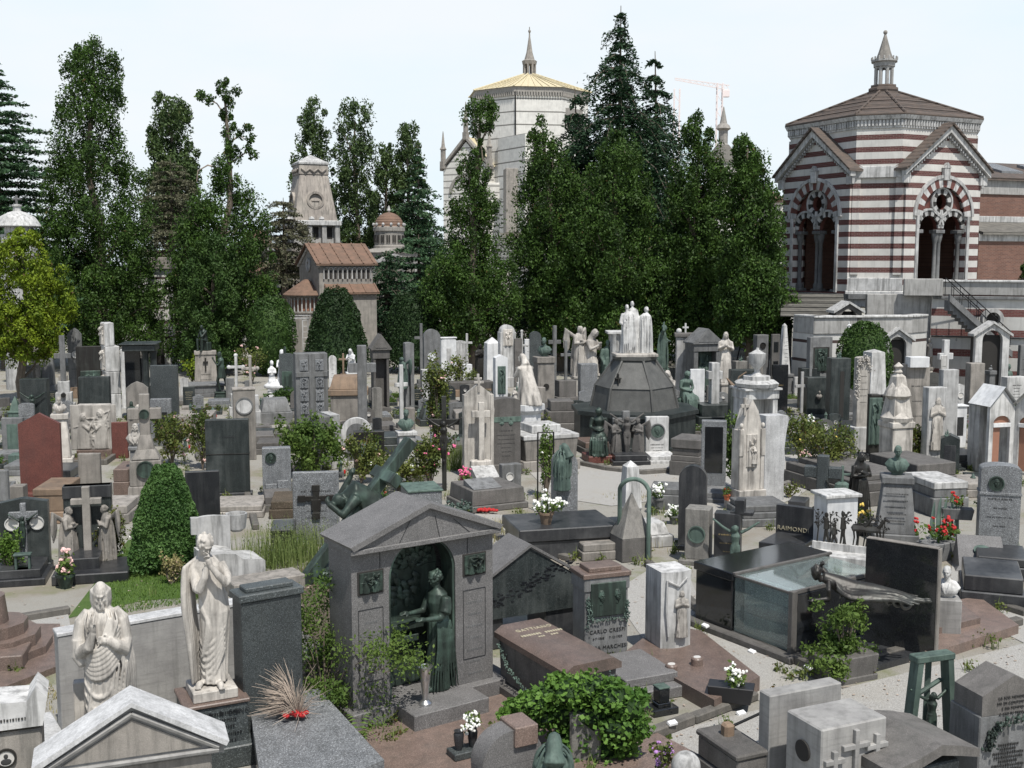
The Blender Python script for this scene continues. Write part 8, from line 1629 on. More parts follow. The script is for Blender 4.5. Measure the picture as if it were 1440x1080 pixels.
for x,x2 in ((-W*.2,-W*.12),(W*.08,W*.05),(.3*W,.18*W)): mb.tube([(x,-.102,He+.07),(x2,-.102,He+.07+(Ha-He)*(.45 if abs(x)>.2*W else .6))],.006,4)
for x in (-W*.36,W*.36): mb.tube([(x*.86,-.004,He),(x*.86,-.004,zs-.02)],.005,4)
pw=(W/2-aw)*.62
for k in (-1,1):
    xc=k*(W/2+aw)/2+ax*.5
    for q0,q1 in (((xc-pw/2,.65),(xc-pw/2,zs-.35)),((xc+pw/2,.65),(xc+pw/2,zs-.35)),((xc-pw/2,.65),(xc+pw/2,.65)),((xc-pw/2,zs-.35),(xc+pw/2,zs-.35))): mb.tube([(q0[0],-.002,q0[1]),(q1[0],-.002,q1[1])],.006,4)
mb.build('incised_line','bkm',r)
for k in (-1,1):
    xc=k*(W/2+aw)/2+ax*.5; zz=He-.42; mb=MB(); mb.box(xc-.19,xc+.19,-.015,.01,zz-.16,zz+.16,.004); mb.build('relief_frame','dk',r); f=figure('relb' if k>0 else 'rel','bz',r,(xc,-.03,zz-.13),0,1,'bronze_relief'); f.scale=(.34,.8,.27)
    rr=random.Random(k+5); mb=MB()
    for row in range(9):
        z_=zs-.55-row*.17; ww=pw*rr.uniform(.4,.8); x=xc-ww/2; 
        while x<xc+ww/2: l=rr.uniform(.012,.026); mb.box(x,x+l,-.004,.001,z_,z_+.03,.001); x+=l+.01
    mb.build('faint_inscription','mag' if False else 'st',r)
mb=MB(); mb.ring(ax,zs,aw*.93,aw*.995,.02,.32,0,180,20); mb.box(ax-aw*.995,ax-aw*.93,.02,.32,.3,zs,.005); mb.box(ax+aw*.93,ax+aw*.995,.02,.32,.3,zs,.005); mb.build('bronze_frame','bz',r)
mb=MB(); mb.box(ax-aw*.92,ax+aw*.92,.45,.52,.3,zs,.01); mb.ext([(ax+aw*.92*math.cos(PI*i/14),zs+aw*.9*math.sin(PI*i/14)) for i in range(15)],.45,.52); mb.box(ax-aw*.9,ax+aw*.3,.25,.45,1.15,1.24,.01); mb.box(ax-aw*.88,ax+aw*.2,.3,.45,.95,1.05,.01); mb.build('back_panel','bz',r)
mb=MB(); rr=random.Random(31)
for i in range(70): a=rr.uniform(0,PI); q=aw*rr.uniform(.1,.85); x,zz=ax+q*math.cos(a),zs+q*math.sin(a)*.9; mb.ell((x,.43,zz),(rr.uniform(.03,.09),.03,rr.uniform(.02,.06)),6,(0,rr.uniform(0,180),0))
for i in range(30): mb.ell((ax-aw*.7+rr.random()*aw*1.0,.42,zs-.1-rr.random()*.4),(.09,.03,.05),6,(0,rr.uniform(0,90),0))
mb.build('foliage_relief','bz',r); figure('side','bz',r,(ax+aw*.52,.08,.30),8,(hz(804,c.y)-.30)/1.76,'bronze_woman')
mb=MB(); mb.box(-W/2-.08,W/2+.3,-.14,Dp+.1,0,.297,.015); mb.build('plinth','mag',r); mb=MB(); mb.box(ax-aw*.95,ax+aw*1.3,-.62,-.145,0,.31,.012); mb.build('front_block','mag',r)
q=r.matrix_basis@Vector((ax-aw*.35,-.36,.31)); v=thing('silver_vase','slim silver metal flower vase standing before the bronze woman','vase',(q.x,q.y,.31)); mb=MB(); mb.lathe([(.095,0),(.09,.03),(.045,.07),(.04,.1),(.06,.32),(.068,.345),(.066,.36),(.085,.5),(.105,.53),(.095,.53),(.07,.48),(.01,.47)],20); mb.build('body','alu',v)
g=thing('pink_grave_floor','brownish pink granite grave floor in front of the arched monument','grave terrace',c,Xr); mb=MB(); mb.box(-W/2-.4,W/2+1.0,-3.2,-.16,0,.10,.015); mb.build('floor','pk',g)
mb=MB(); mb.box(0,.42,0,.25,0,.09,.01); vb_=thing('vase_stone','small grey stone slab carrying a pair of dark vases','vase stand',gp(640,1072,.10),Xr-5); mb.build('slab','sg',vb_)
for i,(dx,lab) in enumerate(((.11,'dark urn shaped vase, the empty left one of the pair'),(.30,'dark urn shaped vase filled with white blue tinged flowers'))):
    q=vb_.matrix_basis@Vector((dx,.12,0)); v=thing('flower_vase',lab,'vase',(q.x,q.y,.19),0,'pair of dark vases'); mb=MB(); mb.lathe([(.04,0),(.045,.02),(.06,.12),(.065,.2),(.05,.23),(.062,.245),(.05,.245),(.03,.2)],16); mb.build('body','bkm',v)
    if i: rng=np.random.default_rng(8); pts=clumps([(rng.normal()*.05,rng.normal()*.05,.33+rng.normal()*.05) for _ in range(10)],[[.06]]*10,20,rng,.2); link(leafmesh(pts,.05,3,.5),'foliage','l_bu',v); blooms(pts,46,.028,'fw',v,rng)
# ---------- dark gabled block, pink sarcophagus, garland stele
p,W,c=span(688,898,800,Xr-6,.0); W=1.75; r=thing('gabled_block','big dark bluish granite gabled block with worn lettering','tomb',gp(745,878,.35),26); r.location.z=0; D=r.location.y; Hs=hz(822,D-.2); Ha=hz(766,D+.2)
mb=MB(); mb.ext([(-.98,.52),(.98,.52),(.98,Hs-.08),(0,Ha),(-.98,Hs-.08)],0,.75); mb.build('block','dg',r); mb=MB(); 
for k in (-1,1): mb.add([(k*1.03,-.04,Hs-.06),(0,-.04,Ha+.02),(0,-.04,Ha+.07),(k*1.03,-.04,Hs-.01),(k*1.03,.8,Hs-.06),(0,.8,Ha+.02),(0,.8,Ha+.07),(k*1.03,.8,Hs-.01)],[[0,1,2,3],[4,7,6,5],[0,4,5,1],[3,2,6,7],[0,3,7,4]])
mb.build('roof','mag',r,0); mb=MB(); mb.box(-.95,-.45,.05,.7,.0,.52,.02); mb.box(.3,.95,.05,.7,.0,.52,.02); mb.build('support','bkm',r); mb=MB(); rr=random.Random(2)
for i in range(120): x=rr.uniform(-.7,.85); z_=1.0+.12*math.sin(x*3)+rr.uniform(-.1,.12)+.12*x; mb.box(x,x+.03+rr.random()*.05,-.008,.003,z_,z_+.012+rr.random()*.02,.002)
mb.build('worn_lettering','bk',r)
# sarcophagus : head end left-back, runs toward the viewer right
a=gp(720,985,0); rotS=-52; r=thing('pink_sarcophagus','pink granite coped sarcophagus with laurel garland along its side','sarcophagus',(.60,14.98,0),-60); mb=MB()
Ls,Ws=1.75,.76; Hs=.93
mb.box(-Ls/2,Ls/2,-Ws/2,Ws/2,.22,Hs-.1,.02,1.03,1.04); mb.box(-Ls/2-.12,Ls/2+.12,-Ws/2-.12,Ws/2+.12,0,.22,.02); mb.build('chest','sb',r)
mb=MB(); q=[(-Ws/2-.06,Hs-.1),(Ws/2+.06,Hs-.1),(Ws/2+.06,Hs-.02),(Ws*.42,Hs+.06),(-Ws*.42,Hs+.06),(-Ws/2-.06,Hs-.02)]; mb.m=Matrix.Rotation(PI/2,4,'Z'); mb.ext(q,-Ls/2-.07,Ls/2+.07); mb.m=Matrix(); mb.build('lid','pk',r)
mb=MB(); wreath(r,[(-Ls/2+.05,-Ws/2-.05,Hs-.16),(-Ls*.3,-Ws/2-.08,Hs-.42),(-.05,-Ws/2-.09,Hs-.58),(Ls*.25,-Ws/2-.09,Hs-.55),(Ls/2-.05,-Ws/2-.06,Hs-.25)],.042,'bg','garland',220); wreath(r,[(Ls/2+.05,-Ws/2+.1,Hs-.25),(Ls/2+.1,-.05,Hs-.45),(Ls/2+.08,Ws/2-.1,Hs-.16)],.042,'bg','garland',110,seed=5)
text('GATTIANO',.12,'letg',r,-.55,0,Hs+.062,'lettering',0,ext=.004,rz=90,sx=.9); mb=MB(); rr=random.Random(8)
for x,y0,y1,h in ((-.40,-.33,-.03,.06),(-.40,.06,.33,.06),(-.27,-.12,-.02,.04),(-.27,.08,.2,.04)):
    y=y0
    while y<y1: l=rr.uniform(.02,.035); mb.box(x,x+h,y,y+l,Hs+.058,Hs+.064,.001); y+=l+.014
mb.build('inscription','letg',r); 
# garland stele
p,W,c=span(822,935,882,20); r=thing('garland_stele','grey brown stele with bronze double portrait, laurel garland and black lettering','headstone',c,20); H=hz(803,c.y); mb=MB(); mb.box(-W/2,W/2,0,.48,0,H-.1,.012); mb.box(-W/2-.02,W/2+.02,-.02,.5,H-.3,H-.095,.01); mb.build('slab','ss' if False else 'st',r); mb=MB(); mb.box(-W/2-.04,W/2+.04,-.04,.52,H-.1,H-.02,.012); mb.box(-W*.38,W*.38,.05,.43,H-.021,H+.05,.01); mb.build('cap','pk',r)
zt=H-.17; mb=MB(); mb.box(-W*.38,W*.44,-.035,0.002,H-.70,zt,.01); mb.build('bronze_plaque','bz',r)
for k,x in ((0,-.10),(1,.17)): f=figure('face','bz',r,(x,-.035,H-.38),0,1,'portrait'); f.scale=(.15,.09,.17)
wreath(r,[(-W*.44,-.03,.55),(-W*.44,-.03,1.05),(-W*.36,-.03,H-.76),(W*.42,-.03,H-.76),(W*.47,-.03,.95),(W*.47,-.03,.62)],.038,'bg','garland',300)
for s_,z_,q in (('CARLO CRESPI',H-.97,.085),('6·7·1868     7·12·1939',H-1.07,.05),('ROSA MARCHESI',H-1.23,.085),('CRESPI',H-1.35,.085),('4·8·1869     5·1·1943',H-1.45,.05)): text(s_,q,'let',r,.02,-.006,z_,'lettering')
p,W,c=span(800,955,870,26); g=thing('granite_ledger_steps','stepped dark mauve granite ledger between the sarcophagus and the pink ledger','ledger',gp(893,962),24); mb=MB(); mb.box(-.6,.5,-.7,.75,0,.17,.015); mb.box(-.45,.42,-.5,.55,.168,.3,.012); mb.build('ledger','mag',g)
q=gp(930,985,.17); v=thing('votive_stone','small black cube on a little stepped block, a votive lamp','lamp',(q.x,q.y,.1),24); mb=MB(); mb.box(-.2,.2,-.14,.14,0,.1,.01); mb.box(-.1,.1,-.09,.09,.1,.16,.01); mb.box(-.085,.085,-.085,.085,.16,.36,.012); mb.build('block','bk',v); mb=MB(); mb.box(-.09,.09,-.09,.09,.36,.385,.006); mb.build('cap','bg',v)
# relief pillar
p,W,c=span(926,932,972,22); r=thing('relief_pillar','square white marble pillar carved with a veiled woman on its curved face','pillar',c,20); H=hz(803,c.y); mb=MB(); n=10; W=.52
mb.extz([(-W/2,0)]+[(-W/2+W*i/n,-.07*math.sin(PI*i/n)) for i in range(1,n)]+[(W/2,0),(W/2,.52),(-W/2,.52)],.14,H); mb.build('pillar','wm',r); f=figure('standing','cm',r,(.05,-.10,.40),-8,(H-.68)/1.72); f.scale[1]*=.55; f.name='relief_figure'
mb=MB(); mb.tube([(-.18,-.05,H-.12),(-.2,-.07,H*.6),(-.16,-.07,.42)],.018,6); mb.tube([(-.16,-.06,H-.14),(0,-.09,H-.22),(.16,-.06,H-.1)],.02,6); mb.build('carved_curtain','wm',r)
g=thing('pink_ledger','wide polished pink granite ledger under the relief pillar','ledger',gp(1000,1008),0); b_=[p-g.location for p in (gp(880,935),gp(1004,1006),gp(1068,972),gp(985,905),gp(930,895))]; mb=MB(); mb.extz([(p.x,p.y) for p in b_],0,.22); mb.build('ledger','pk',g)
for i,(x,y,lab) in enumerate(((944,945,'short round pink stone drum with oval portrait, left of two'),(980,935,'short round pink stone drum with oval portrait, right of two'))):
    v=thing('portrait_drum',lab,'portrait stone',gp(x,y,.22),20,'pair of portrait drums'); mb=MB(); mb.lathe([(.09,0),(.09,.1),(.075,.12)],18); mb.build('drum','pk',v); mb=MB(); mb.lathe([(.06,.121),(.055,.13)],18,(0,0,0),.75); mb.build('portrait','ph',v)
v=pot(1028,975,'black trough of white and pink silk flowers on the pink ledger','fw','bpl',.22,1.15,33,22,box=True,cat='planter')
# ---------- bottom right
p,W,c=span(1080,1110,1180,24); r=thing('travertine_slab','tall plain travertine slab with a bright top, taller of two at bottom right','headstone',c,24); H=hz(979,p.y); mb=MB(); mb.box(-W/2,W/2,0,.22,0,H,.015); mb.build('slab','tr',r)
p,W,c=span(1152,1160,1243,24); r=thing('three_cross_block','thick travertine block with three raised crosses and a round hollow in its side','headstone',c,24); H=hz(1027,p.y); D_=.62; mb=MB(); mb.box(-W/2,W/2,0,D_,0,H,.018); mb.build('block','tr',r)
for x,zc,s in ((-.2,H-.26,.75),(0.0,H-.06,1.1),(.2,H-.16,.85)): x*=W/.62; mb=MB(); mb.box(x-.03,x+.03,-.055,.002,H-1.0,zc,.006); mb.box(x-.15*s-.02,x+.15*s+.02,-.052,.002,zc-.2*s,zc-.2*s+.06,.006); mb.build('raised_cross','tr',r)
mb=MB(); mb.ring(W*.40,H-.46,.06,.085,-.04,.0,0,180,10); mb.build('carved_arch','tr',r); mb=MB(); mb.lathe([(.12,0),(.12,.02)],20); o=mb.build('round_hollow','dk',r); o.location=(-W/2-.005,.3,H-.35); o.rotation_euler=(0,R(-90),0)  # dark disc on the side face, colour standing in for the hollow's shade
# green bronze frame
p,W,c=span(1277,1034,1335,22); r=thing('bronze_portal','green bronze trapezoid portal frame with a hanging crucified figure','sculpture',gp(1306,1062),18); H=hz(919,r.location.y); w=.26; mb=MB(); 
for k in (-1,1): mb.tube([(k*(w+.1),.1*k,0),(k*w*.82,.05*k,H-.06)],.085,4) if False else mb.add([(k*(w+.08)-.04,-.07,0),(k*(w+.08)+.04,-.07,0),(k*(w+.08)+.04,.09,0),(k*(w+.08)-.04,.09,0),(k*w*.85-.04,-.07,H-.08),(k*w*.85+.04,-.07,H-.08),(k*w*.85+.04,.09,H-.08),(k*w*.85-.04,.09,H-.08)],[[0,1,2,3],[4,7,6,5],[0,4,5,1],[1,5,6,2],[2,6,7,3],[3,7,4,0]])
mb.box(-w*.85-.06,w*.85+.06,-.08,.10,H-.08,H,.01); mb.tube([(0,.1,0),(0.02,.1,H*.95)],.04,5); mb.tube([(-w*.8,0,H*.62),(w*.8,.1,H*.7)],.03,6); mb.build('frame','bg',r,0); figure('crucified','bz',r,(0.0,-.0,H*.12),0,.42)
p,W,c=span(1290,1130,1350,24); r=thing('folded_roof_block','dark brown block with a folded gable roof at the bottom right','tomb',gp(1300,1150),24); D=r.location.y; zt=hz(1036,D+.4); ze=hz(1066,D); mb=MB(); mb.box(-.5,.5,0,.8,0,ze-.1,.02); mb.build('block','sg',r); mb=MB()
mb.ext([(-.62,ze-.12),(-.25,zt-.12),(.1,ze+.06),(.35,zt-.06),(.66,ze-.06),(.66,ze+.04),(.35,zt+.06),(.1,ze+.18),(-.25,zt),(-.62,ze)],-.12,.95); mb.build('roof','sb',r,0)
p,W,c=span(1378,1110,1450,20); r=thing('gabled_inscription_stele','grey stele with gabled inscription head and dark laurel garland, bottom right corner','headstone',c,16); D=c.y; z=lambda y:hz(y,D); mb=MB(); mb.box(-W/2-.02,W/2+.25,0,.55,0,z(1003),.015); mb.build('slab','st',r); mb=MB(); mb.ext([(-W/2+.0,z(1003)-.003),(W/2+.1,z(1003)-.003),(W/2+.1,z(975)),(.05,z(950)),(-W/2,z(975))],.0,.5); mb.build('head','sb',r); wreath(r,[(-W/2+.1,-.04,.5),(-W/2+.1,-.04,z(1035)),(-W*.2,-.04,z(1015)),(W/2,-.04,z(1003)-.02)],.06,'bz','garland',150)
for i,s_ in enumerate(('LA SUA MEMORIA','SIA DI CONFORTO','E SIA TEMPIO','A CHI IN TERRA')): text(s_,.048,'let',r,.04,-.008,z(982)-.065*i,'lettering')
inscr(r,W*.8,z(1045),(7,.35,.95,'let'),-.01)
r=thing('rusted_rail_post','rusted stone post with iron rails at the bottom edge','railing',gp(1022,1085),20); mb=MB(); mb.box(-.07,.07,-.07,.07,0,.62,.03); mb.build('post','tan',r); mb=MB(); mb.tube([(0,0,.55),(1.4,.5,.6)],.018,6); mb.tube([(0,0,.4),(.9,-.5,.15)],.018,6); mb.build('rail','ir',r); 
A('tomb',1035,1120,1085,1060,'sb','brown layered tomb lid behind the travertine slab',L=.9,rot=24)
r=thing('white_ball','white stone ball at the bottom edge of the picture','stone ball',gp(964,1100,.2)); mb=MB(); mb.ell((0,0,.2),(.17,.17,.17),20); mb.build('ball','wm',r)
bush(930,1115,50,1042,'l_bo','purple leafed potted plant with violet blooms at the bottom edge',110,260,.07,'fv',26,.03,stems=6,cat='plant',name='flowering_plant')
# bottom centre : arched stone and bronze head
c=gp(735,1125); r=thing('arched_headstone','dark rounded headstone with a square keystone, cut by the bottom edge','headstone',c,28); D=c.y; H=hz(1022,D); mb=MB(); mb.ring(-.12,H-.42,.0,.40,0,.3,0,180,20); mb.box(-.52,.28,0.002,.298,0,H-.42,.01); mb.build('slab','mag',r); mb=MB(); mb.box(-.12,.18,-.05,.35,H-.22,H+.02,.012); mb.build('keystone','pk',r)
c=gp(778,1140); r=thing('bronze_veiled_bust','green bronze bowed head and shoulders with flower collar, back of the arched headstone','statue',c,8); figure('mourner','bg',r,(0,0,hz(1024,c.y)-1.62*.95),0,.95)
mb=MB(); mb.box(-.2,.2,-.15,.15,0,.5,.02); mb.build('post','mag',r)
# ---------- left foreground: statues, wall, roofs
Xl=33; p,W,c=span(88,1040,352,Xl,.05); c.z=0; r=thing('travertine_wall','long grey travertine grave wall with a speckled white top','wall',c,Xl); H=hz(893,p.y)+.0; mb=MB(); mb.box(-W/2,W/2,0,.26,0,H-.03,.012); mb.build('wall','tr',r); mb=MB(); mb.box(-W/2-.012,W/2+.012,-.012,.272,H-.03,H+.02,.008); mb.build('top','trw',r)
f=thing('blessing_statue','cream marble bearded man in robes raising his hand in blessing with a book','statue',gp(152,1092),18); f.location.z=0; D=f.location.y; s=(hz(818,D)-.40)/1.79; figure('christ','cm',f,(0,0,.40),0,s).scale=(s*.76,s*.85,s); mb=MB(); mb.box(-.38,.38,-.05,.3,0,.42,.02); mb.box(-.36,.36,.16,.3,.42,1.15,.01); mb.build('pedestal','cm',f)
f=thing('mourning_girl_statue','tall cream marble girl bowing her head over joined hands on a dark green lettered pedestal','statue',gp(300,1062),26); D=f.location.y; zp=hz(975,D-.1); s=(hz(744,D)-zp-.08)/1.74; figure('girl','cm',f,(0,0,zp+.07),-22,s).scale=(s*.88,s*.92,s); mb=MB(); mb.box(-.27,.27,-.3,.24,zp-.03,zp+.10,.012); mb.build('statue_base','cm',f)
mb=MB(); mb.box(-.38,.38,-.36,.34,0,zp-.08,.015,.98,.98); mb.build('pedestal','sg',f); mb=MB(); mb.box(-.40,.40,-.38,.36,zp-.08,zp-.03,.012); mb.build('pedestal_cap','pk',f); mb=MB(); mb.box(-.5,.5,-.5,.45,0,.28,.015); mb.build('plinth','sg',f)
text('ATTILIO   R  GONO',.082,'bk',f,0,-.368,zp-.20,'lettering'); inscr(f,.8,zp,(5,.35,.78,'bk'),-.366)
p,W,c=span(345,1062,428,Xl); r=thing('speckled_stele','dark speckled granite stele with stepped top behind the grey ledger','headstone',c,Xl); H=hz(838,p.y); mb=MB(); mb.box(-W/2,W/2,0,.34,0,H-.1,.012); mb.build('slab','sg',r); mb=MB(); mb.box(-W/2-.03,W/2+.03,-.03,.37,H-.1,H-.0,.015); mb.box(-W/2+.08,W/2-.08,.05,.3,H-.002,H+.06,.012); mb.build('top','sg',r)
g=thing('grey_ledger','large light grey granite ledger slab with carved lines, bottom left of centre','ledger',gp(430,1090),Xl); 
b_=[p-g.location for p in (gp(350,985,.5),gp(400,1080,.5)+Vector((0.0,-1.0,0)),gp(545,1050,.5)+Vector((0,-.35,0)),gp(448,968,.5))]
b_=[Matrix.Rotation(-R(Xl),3,'Z')@Vector((p.x,p.y,0)) for p in b_]; mb=MB(); mb.extz([(p.x,p.y) for p in b_],0,.38); mb.build('base','bk',g); mb=MB(); mb.extz([(p.x*1.0,p.y*1.0) for p in b_],.38,.5); mb.build('ledger','gg',g)
A('tomb',428,985,478,925,'sb','low brown stone kerb block behind the airy green shrub',L=1.3,rot=33,tiers=[(1,0,.6),(.9,.6,1)]); A('tomb',330,845,430,815,'ss','flat pale stone border behind the speckled stele',L=.6,rot=33,tiers=[(1,0,1)],d=.4)
# bottom-left pediment : roof with front gable facing the viewer
p,W,c=span(62,1120,322,18,0); r=thing('pediment_tomb','speckled white pedimented tomb roof with dark edge, cut by the bottom left edge','tomb',gp(192,1190,0),20); D=r.location.y; Ha=hz(990,D); He=hz(1062,D); hw=(322-62)/ppm(D)/2*1.02
mb=MB()
for k in (-1,1): mb.add([(k*hw,-.1,He),(0,-.1,Ha),(0,-.1,Ha+.05),(k*(hw+.03),-.1,He+.05),(k*hw,.42,He),(0,.42,Ha),(0,.42,Ha+.05),(k*(hw+.03),.42,He+.05)],[[0,1,2,3],[4,7,6,5],[0,4,5,1],[3,2,6,7],[0,3,7,4]])
mb.build('roof','trw',r,0); mb=MB(); mb.ext([(-hw+.02,He-.1),(hw-.02,He-.1),(hw-.02,He),(0,Ha-.005),(-hw+.02,He)],-.02,.4); mb.build('gable_block','tr',r)
mb=MB()
for k in (-1,1): mb.tube([(k*(hw-.08),-.05,He-.02),(0,-.05,Ha-.09)],.03,6)
mb.tube([(-hw+.08,-.05,He-.05),(hw-.08,-.05,He-.05)],.028,6); mb.build('moulding','tr',r); mb=MB(); mb.ext([(-hw+.25,He),(hw-.25,He),(0,Ha-.16)],-.035,-.019); mb.build('tympanum','ss',r,0); mb=MB(); mb.box(-hw+.15,hw-.15,-.0,.38,0,He-.1,.02); mb.build('block','ss',r)
# bottom-left white tomb with photo
r=thing('photo_tomb','stained white marble tomb with carved scroll top and an oval wreathed photo, bottom left corner','tomb',gp(18,1120),20); D=r.location.y; z=lambda y:hz(y,D); mb=MB(); mb.box(-.5,.34,0,.5,0,z(1030),.02); mb.build('block','ss',r); mb=MB(); mb.ext([(-.6,z(1024)),(.36,z(1024)),(.42,z(985)),(.3,z(970)),(.2,z(988)),(-.2,z(985)),(-.6,z(995))],-.05,.5); mb.build('scroll_top','wm',r); mb=MB(); mb.ring(-.05,z(1065),.09,.115,-.03,.0); mb.build('photo_rim','bd',r); mb=MB(); mb.disc(-.05,z(1065),.09,-.02,-.003); ph_=mb.build('photo','ph',r); mb=MB(); mb.ell((-.05,-.022,z(1065)-.04),(.06,.004,.04),10); mb.ell((-.05,-.022,z(1065)+.025),(.025,.004,.03),10); mb.build('portrait','let',ph_); inscr(r,.6,z(1010),(1,.98,.98,'let'),-.055)
mb=MB(); mb.box(-.45,-.41,.1,.14,z(985),z(950),.004); mb.box(-.53,-.33,.1,.14,z(962),z(958),.004); mb.build('cross','wm',r)
A('box',55,1075,100,1050,'trw','flat speckled white slab between the white tomb and the travertine wall',d=1.2,rot=Xl,cat='slab',name='flat_slab')
# stepped brown monument at left edge
r=thing('round_stepped_base','brown granite monument base of round and square steps at the left edge','monument',gp(-6,930),12); D=r.location.y; mb=MB()
for i,(q,h) in enumerate(((.85,.22),(.68,.4),(.5,.58))): mb.lathe([(q,h-.2),(q,h)],10,(-.05,0.2,0),1,.3)
mb.lathe([(.33,.55),(.28,1.0)],14,(-.15,.2,0)); mb.box(-.5,.55,-.75,-.1,0,.32,.015); mb.build('step','pk',r); g=thing('red_brown_terrace','reddish brown granite terrace beside the round stepped base','grave terrace',gp(-10,950)); b_=[p-g.location for p in (gp(-30,990),gp(82,945),gp(85,885),gp(20,885),gp(-40,900))]; mb=MB(); mb.extz([(p.x,p.y) for p in b_],0,.10); mb.build('terrace','pk',g)
A('tomb',-10,1045,40,1030,'cc','low rubble edge in the grass by the terrace',L=.3,rot=10) if False else None
# extra low ledgers and beds that fill the middle ground
for i,(x0,y,x1,yt,m,rt,lab) in enumerate(((105,738,180,712,'ss',5,'flat cream stone ledger below the blank cream slab'),(60,690,100,662,'bkm',5,'dark ledger under the bearded bust column'),(5,670,30,655,'st',5,'small grey ledger at the left edge'),(160,700,182,660,'pk',8,'little reddish bed with a yellow plant'),
 (380,730,460,705,'soil',8,'bare earth grave bed above the speckled cross slab'),(520,640,560,615,'dg',10,'dark grave bed with shrubs beside the grey cross'),(640,605,690,580,'ss',8,'pale grave bed behind the gothic stele'),(740,590,770,565,'sb',4,'brown grave slab beside the kneeling pair'),
 (820,790,870,765,'ss',14,'pale stone edging slab before the pyramid stone'),(1060,660,1085,640,'st',10,'grey slab behind the marble monolith'),(1180,620,1222,598,'bkm',4,'dark granite ledger before the niche stele'),(1230,690,1262,672,'st',10,'small stone ledger under the marble spire'),
 (1345,660,1385,640,'bkm',6,'dark ledger in front of the round photo stele'),(1360,700,1400,680,'ss',6,'pale ledger strewn with dry flowers'),(560,640,600,622,'st',14,'grey ledger right of the white marble cross'),(430,620,460,600,'ss',12,'pale ledger between grey stele and tan sarcophagus'),
 (1040,655,1068,640,'bkm',4,'dark ledger behind the gothic spire stele'),(640,640,660,625,'sb',4,'small brown kerb tomb right of the climbing rose'),(300,730,370,712,'ss',8,'flat pale slab on bare earth behind the scroll tomb'),(895,600,930,585,'sb',-4,'brown slab on the far side of the big tomb'),
 (1100,640,1150,620,'dg',4,'dark planted bed with pale flowers'),(1262,605,1300,590,'ss',4,'pale stepped plot before the marble block stele'),(1330,600,1362,590,'st',4,'grey plot before the white photo stele'),(700,600,740,585,'cc',4,'rough pale plot before the chapel shaped stele'))):
    A('tomb',x0,y,x1,yt,m,lab,L=1.3,rot=rt,tiers=[(1.04,0,.55),(.97,.55,1)],name='grave_ledger',cat='ledger',group='low grave ledgers')
HAZE=0
# ---------- small plots, plants and lamps between the graves
occ=[]
for o in C.objects:
    if o.parent is None and o.type in('MESH','EMPTY') and 'category' in o and o.location.y<60 and o['category'] not in('kerb','tag'): occ.append((o.location.x,o.location.y))
rf=random.Random(21)
# gravel lanes to keep open
lanes=[(780,690),(860,700),(960,712),(1130,690),(1180,655),(620,770),(720,790),(1080,970),(1250,960),(1380,880),(850,690),(1100,720)]
ln=[gp(*q) for q in lanes]
pl=None; cntr={}
def plot(p,rot,w,L,kind):
    if kind=='bed': nm,lab,cat='planted_plot','low kerbed plot planted with small green leaves among the graves','grave plot'
    elif kind=='slab': nm,lab,cat='grave_slab','low weathered stone slab lying between headstones','slab'
    elif kind=='stone': nm,lab,cat='small_gravestone','small plain gravestone on a kerb among taller monuments','gravestone'
    else: nm,lab,cat='bronze_lantern','little green bronze grave lantern with a red candle','lantern'
    r=thing(nm,lab,cat,(p.x,p.y,0),rot,{'bed':'planted plots among the graves','slab':'low slabs among the graves','stone':'small gravestones among the graves','lamp':'grave lanterns'}[kind])
    if kind=='bed':
        mb=MB()
        for q in ((-w/2,-w/2+.1,0,L),(w/2-.1,w/2,0,L),(-w/2+.102,w/2-.102,0,.1),(-w/2+.102,w/2-.102,L-.1,L)): mb.box(*q,0,.15,.012)
        mb.build('kerb',rf.choice(['kb','st','sb','dg']),r); mb=MB(); mb.box(-w/2+.103,w/2-.103,.103,L-.103,0,.09,.005); mb.build('soil','soil',r)
        rg=np.random.default_rng(rf.randrange(9999)); n=rf.randint(3,8); cen=[(rg.uniform(-w/2+.15,w/2-.15),rg.uniform(.15,L-.15),.12+.1*rg.random()) for _ in range(n)]
        link(leafmesh(clumps(cen,[[.17,.17,.15]]*n,70,rg,.1),.07,rf.randrange(9999),.6),'plants',rf.choice(['l_bu','l_bo','l_hd','l_we']),r)
    elif kind=='slab':
        m=rf.choice(['st','sb','dg','dg2','sb','pk','bkm','cc','gg']); h=rf.uniform(.18,.4); mb=MB(); mb.box(-w/2-.06,w/2+.06,-.06,L+.06,0,h*.5,.012); mb.build('base',rf.choice(['st','sb','kb']),r); mb=MB(); mb.box(-w/2,w/2,0,L,h*.5-.002,h,.015); mb.build('ledger',m,r)
    elif kind=='stone':
        m=rf.choice(['st','wm','dg','dg2','sb','gg','bkm','dg']); h=rf.uniform(.55,1.15); w2=w*rf.uniform(.45,.8); o=dict(top=rf.choice(['flat','seg','arch','gable','seg']),base=(.15,.07,rf.choice(['st','sb'])))
        if rf.random()<.5: o['med']=[(0,.7,.17,'wm','photo')]
        if rf.random()<.5: o['ins']=(3,.3,.5,'let')
        slabparts(r,w2,h,.16,m,o); extras(r,w2,h,.16,m,dict(led=(L*.6,.2,rf.choice(['st','sb','dg','ss']),1.2)))
    else:
        mb=MB(); mb.box(-.09,.09,-.09,.09,0,.16,.01); mb.build('foot','st',r); mb=MB(); mb.lathe([(.06,.16),(.05,.2),(.055,.36),(.075,.38),(.03,.46),(.01,.5)],8); mb.build('lamp','bg',r); mb=MB(); mb.lathe([(.03,.1),(.03,.2)],8,(.12,-.02,0)); mb.build('candle','redc',r)
n=0
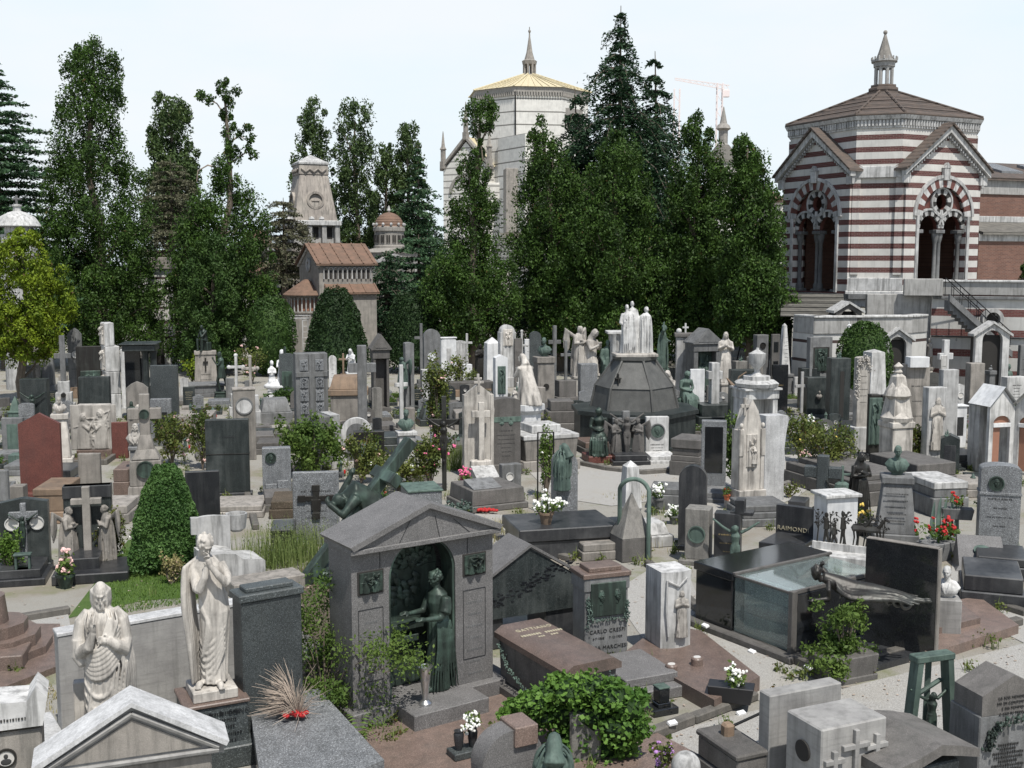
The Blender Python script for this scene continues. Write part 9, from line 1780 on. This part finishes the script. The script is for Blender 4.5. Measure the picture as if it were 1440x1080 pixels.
for t in range(9000):
    px=rf.uniform(-20,1460); py=rf.choice([rf.uniform(562,640),rf.uniform(560,720),rf.uniform(556,600)]); p=gp(px,py)
    if any((p.x-a.x)**2+(p.y-a.y)**2<.8+(.8 if a.y<30 else 0) for a in ln): continue
    k=rf.choice(['bed','bed','bed','slab','stone','stone','lamp']); mn=.5 if k in('bed','slab') else .36 if k=='stone' else .2
    if k=='stone' and py>640: continue
    if any((p.x-x)**2+((p.y+.4-y)*.8)**2<mn for x,y in occ): continue
    if (p.x-at_dist(900,33).x)**2+(p.y-32.5)**2<9: continue
    if py>700 and px>560: continue
    rot=rf.uniform(6,22) if px<900 else rf.uniform(-20,14)
    plot(p,rot,rf.uniform(.55,.9),rf.uniform(.8,1.3),k); occ.append((p.x,p.y+.4)); occ.append((p.x,p.y+.9)) if k!='lamp' else None; n+=1
    if n>=330: break
rg=np.random.default_rng(77); mb=MB(); wp=[]
for (x,y) in occ:
    if y>48 or rg.random()<.25: continue
    for _ in range(rg.integers(1,4)):
        tx,ty=x+rg.normal()*.5,y-.35+rg.normal()*.35; wp.append((tx,ty))
        for _ in range(12): blades(tx+rg.normal()*.05,ty+rg.normal()*.05,.02,.02,.16+.14*rg.random(),1,rg,mb,.9,.008)
mb.build('weeds','l_we',None,0,'stuff')
cen=[(x,y,.05+.1*rg.random()) for x,y in wp if rg.random()<.85]
link(leafmesh(clumps(cen,[[.14,.14,.10]]*len(cen),34,rg,.1),.06,5,.6),'low_greenery','l_bo',None,'stuff')
q=np.stack([rg.uniform(-14,14,5200),13+34*rg.random(5200)**1.5,np.full(5200,.018)],1); q[:,0]*=q[:,1]/26; link(leafmesh(q,.055,9,.6,flat=.97,name='fallen_leaves'),'fallen_leaves','twig',None,'stuff')
bpy.context.view_layer.update(); dg=bpy.context.evaluated_depsgraph_get()
for q in POTS+[o for o in C.objects if o.name.startswith(('number_tag','votive','dry_bouquet','bronze_wreath'))]:
    own={q.name}|{c.name for c in q.children}; best=0
    for dx,dy in ((0,0),(.04,0),(-.04,0)):
        z=q.location.z+.25
        for _ in range(12):
            hit,loc_,nn,ii,ob,mm=sc.ray_cast(dg,Vector((q.location.x+dx,q.location.y+dy,z)),Vector((0,0,-1)))
            if not hit: break
            if ob.name in own: z=loc_.z-.002; continue
            best=max(best,loc_.z); break
    q.location.z=best
if HAZE:
    m=bpy.data.materials.new('thin air'); m.use_nodes=True; t=m.node_tree; t.nodes.clear(); o=t.nodes.new('ShaderNodeOutputMaterial'); v=t.nodes.new('ShaderNodeVolumePrincipled'); v.inputs['Color'].default_value=(.95,.97,1,1); v.inputs['Density'].default_value=HAZE; v.inputs['Anisotropy'].default_value=.3; t.links.new(v.outputs[0],o.inputs['Volume'])
    mb=MB(); mb.add([(x,y,z) for z in (-1,75) for x,y in ((-560,-50),(560,-50),(560,620),(-560,620))],[[0,1,2,3],[4,7,6,5],[0,4,5,1],[1,5,6,2],[2,6,7,3],[3,7,4,0]]); h=mb.build('haze',m,None,0,'stuff')
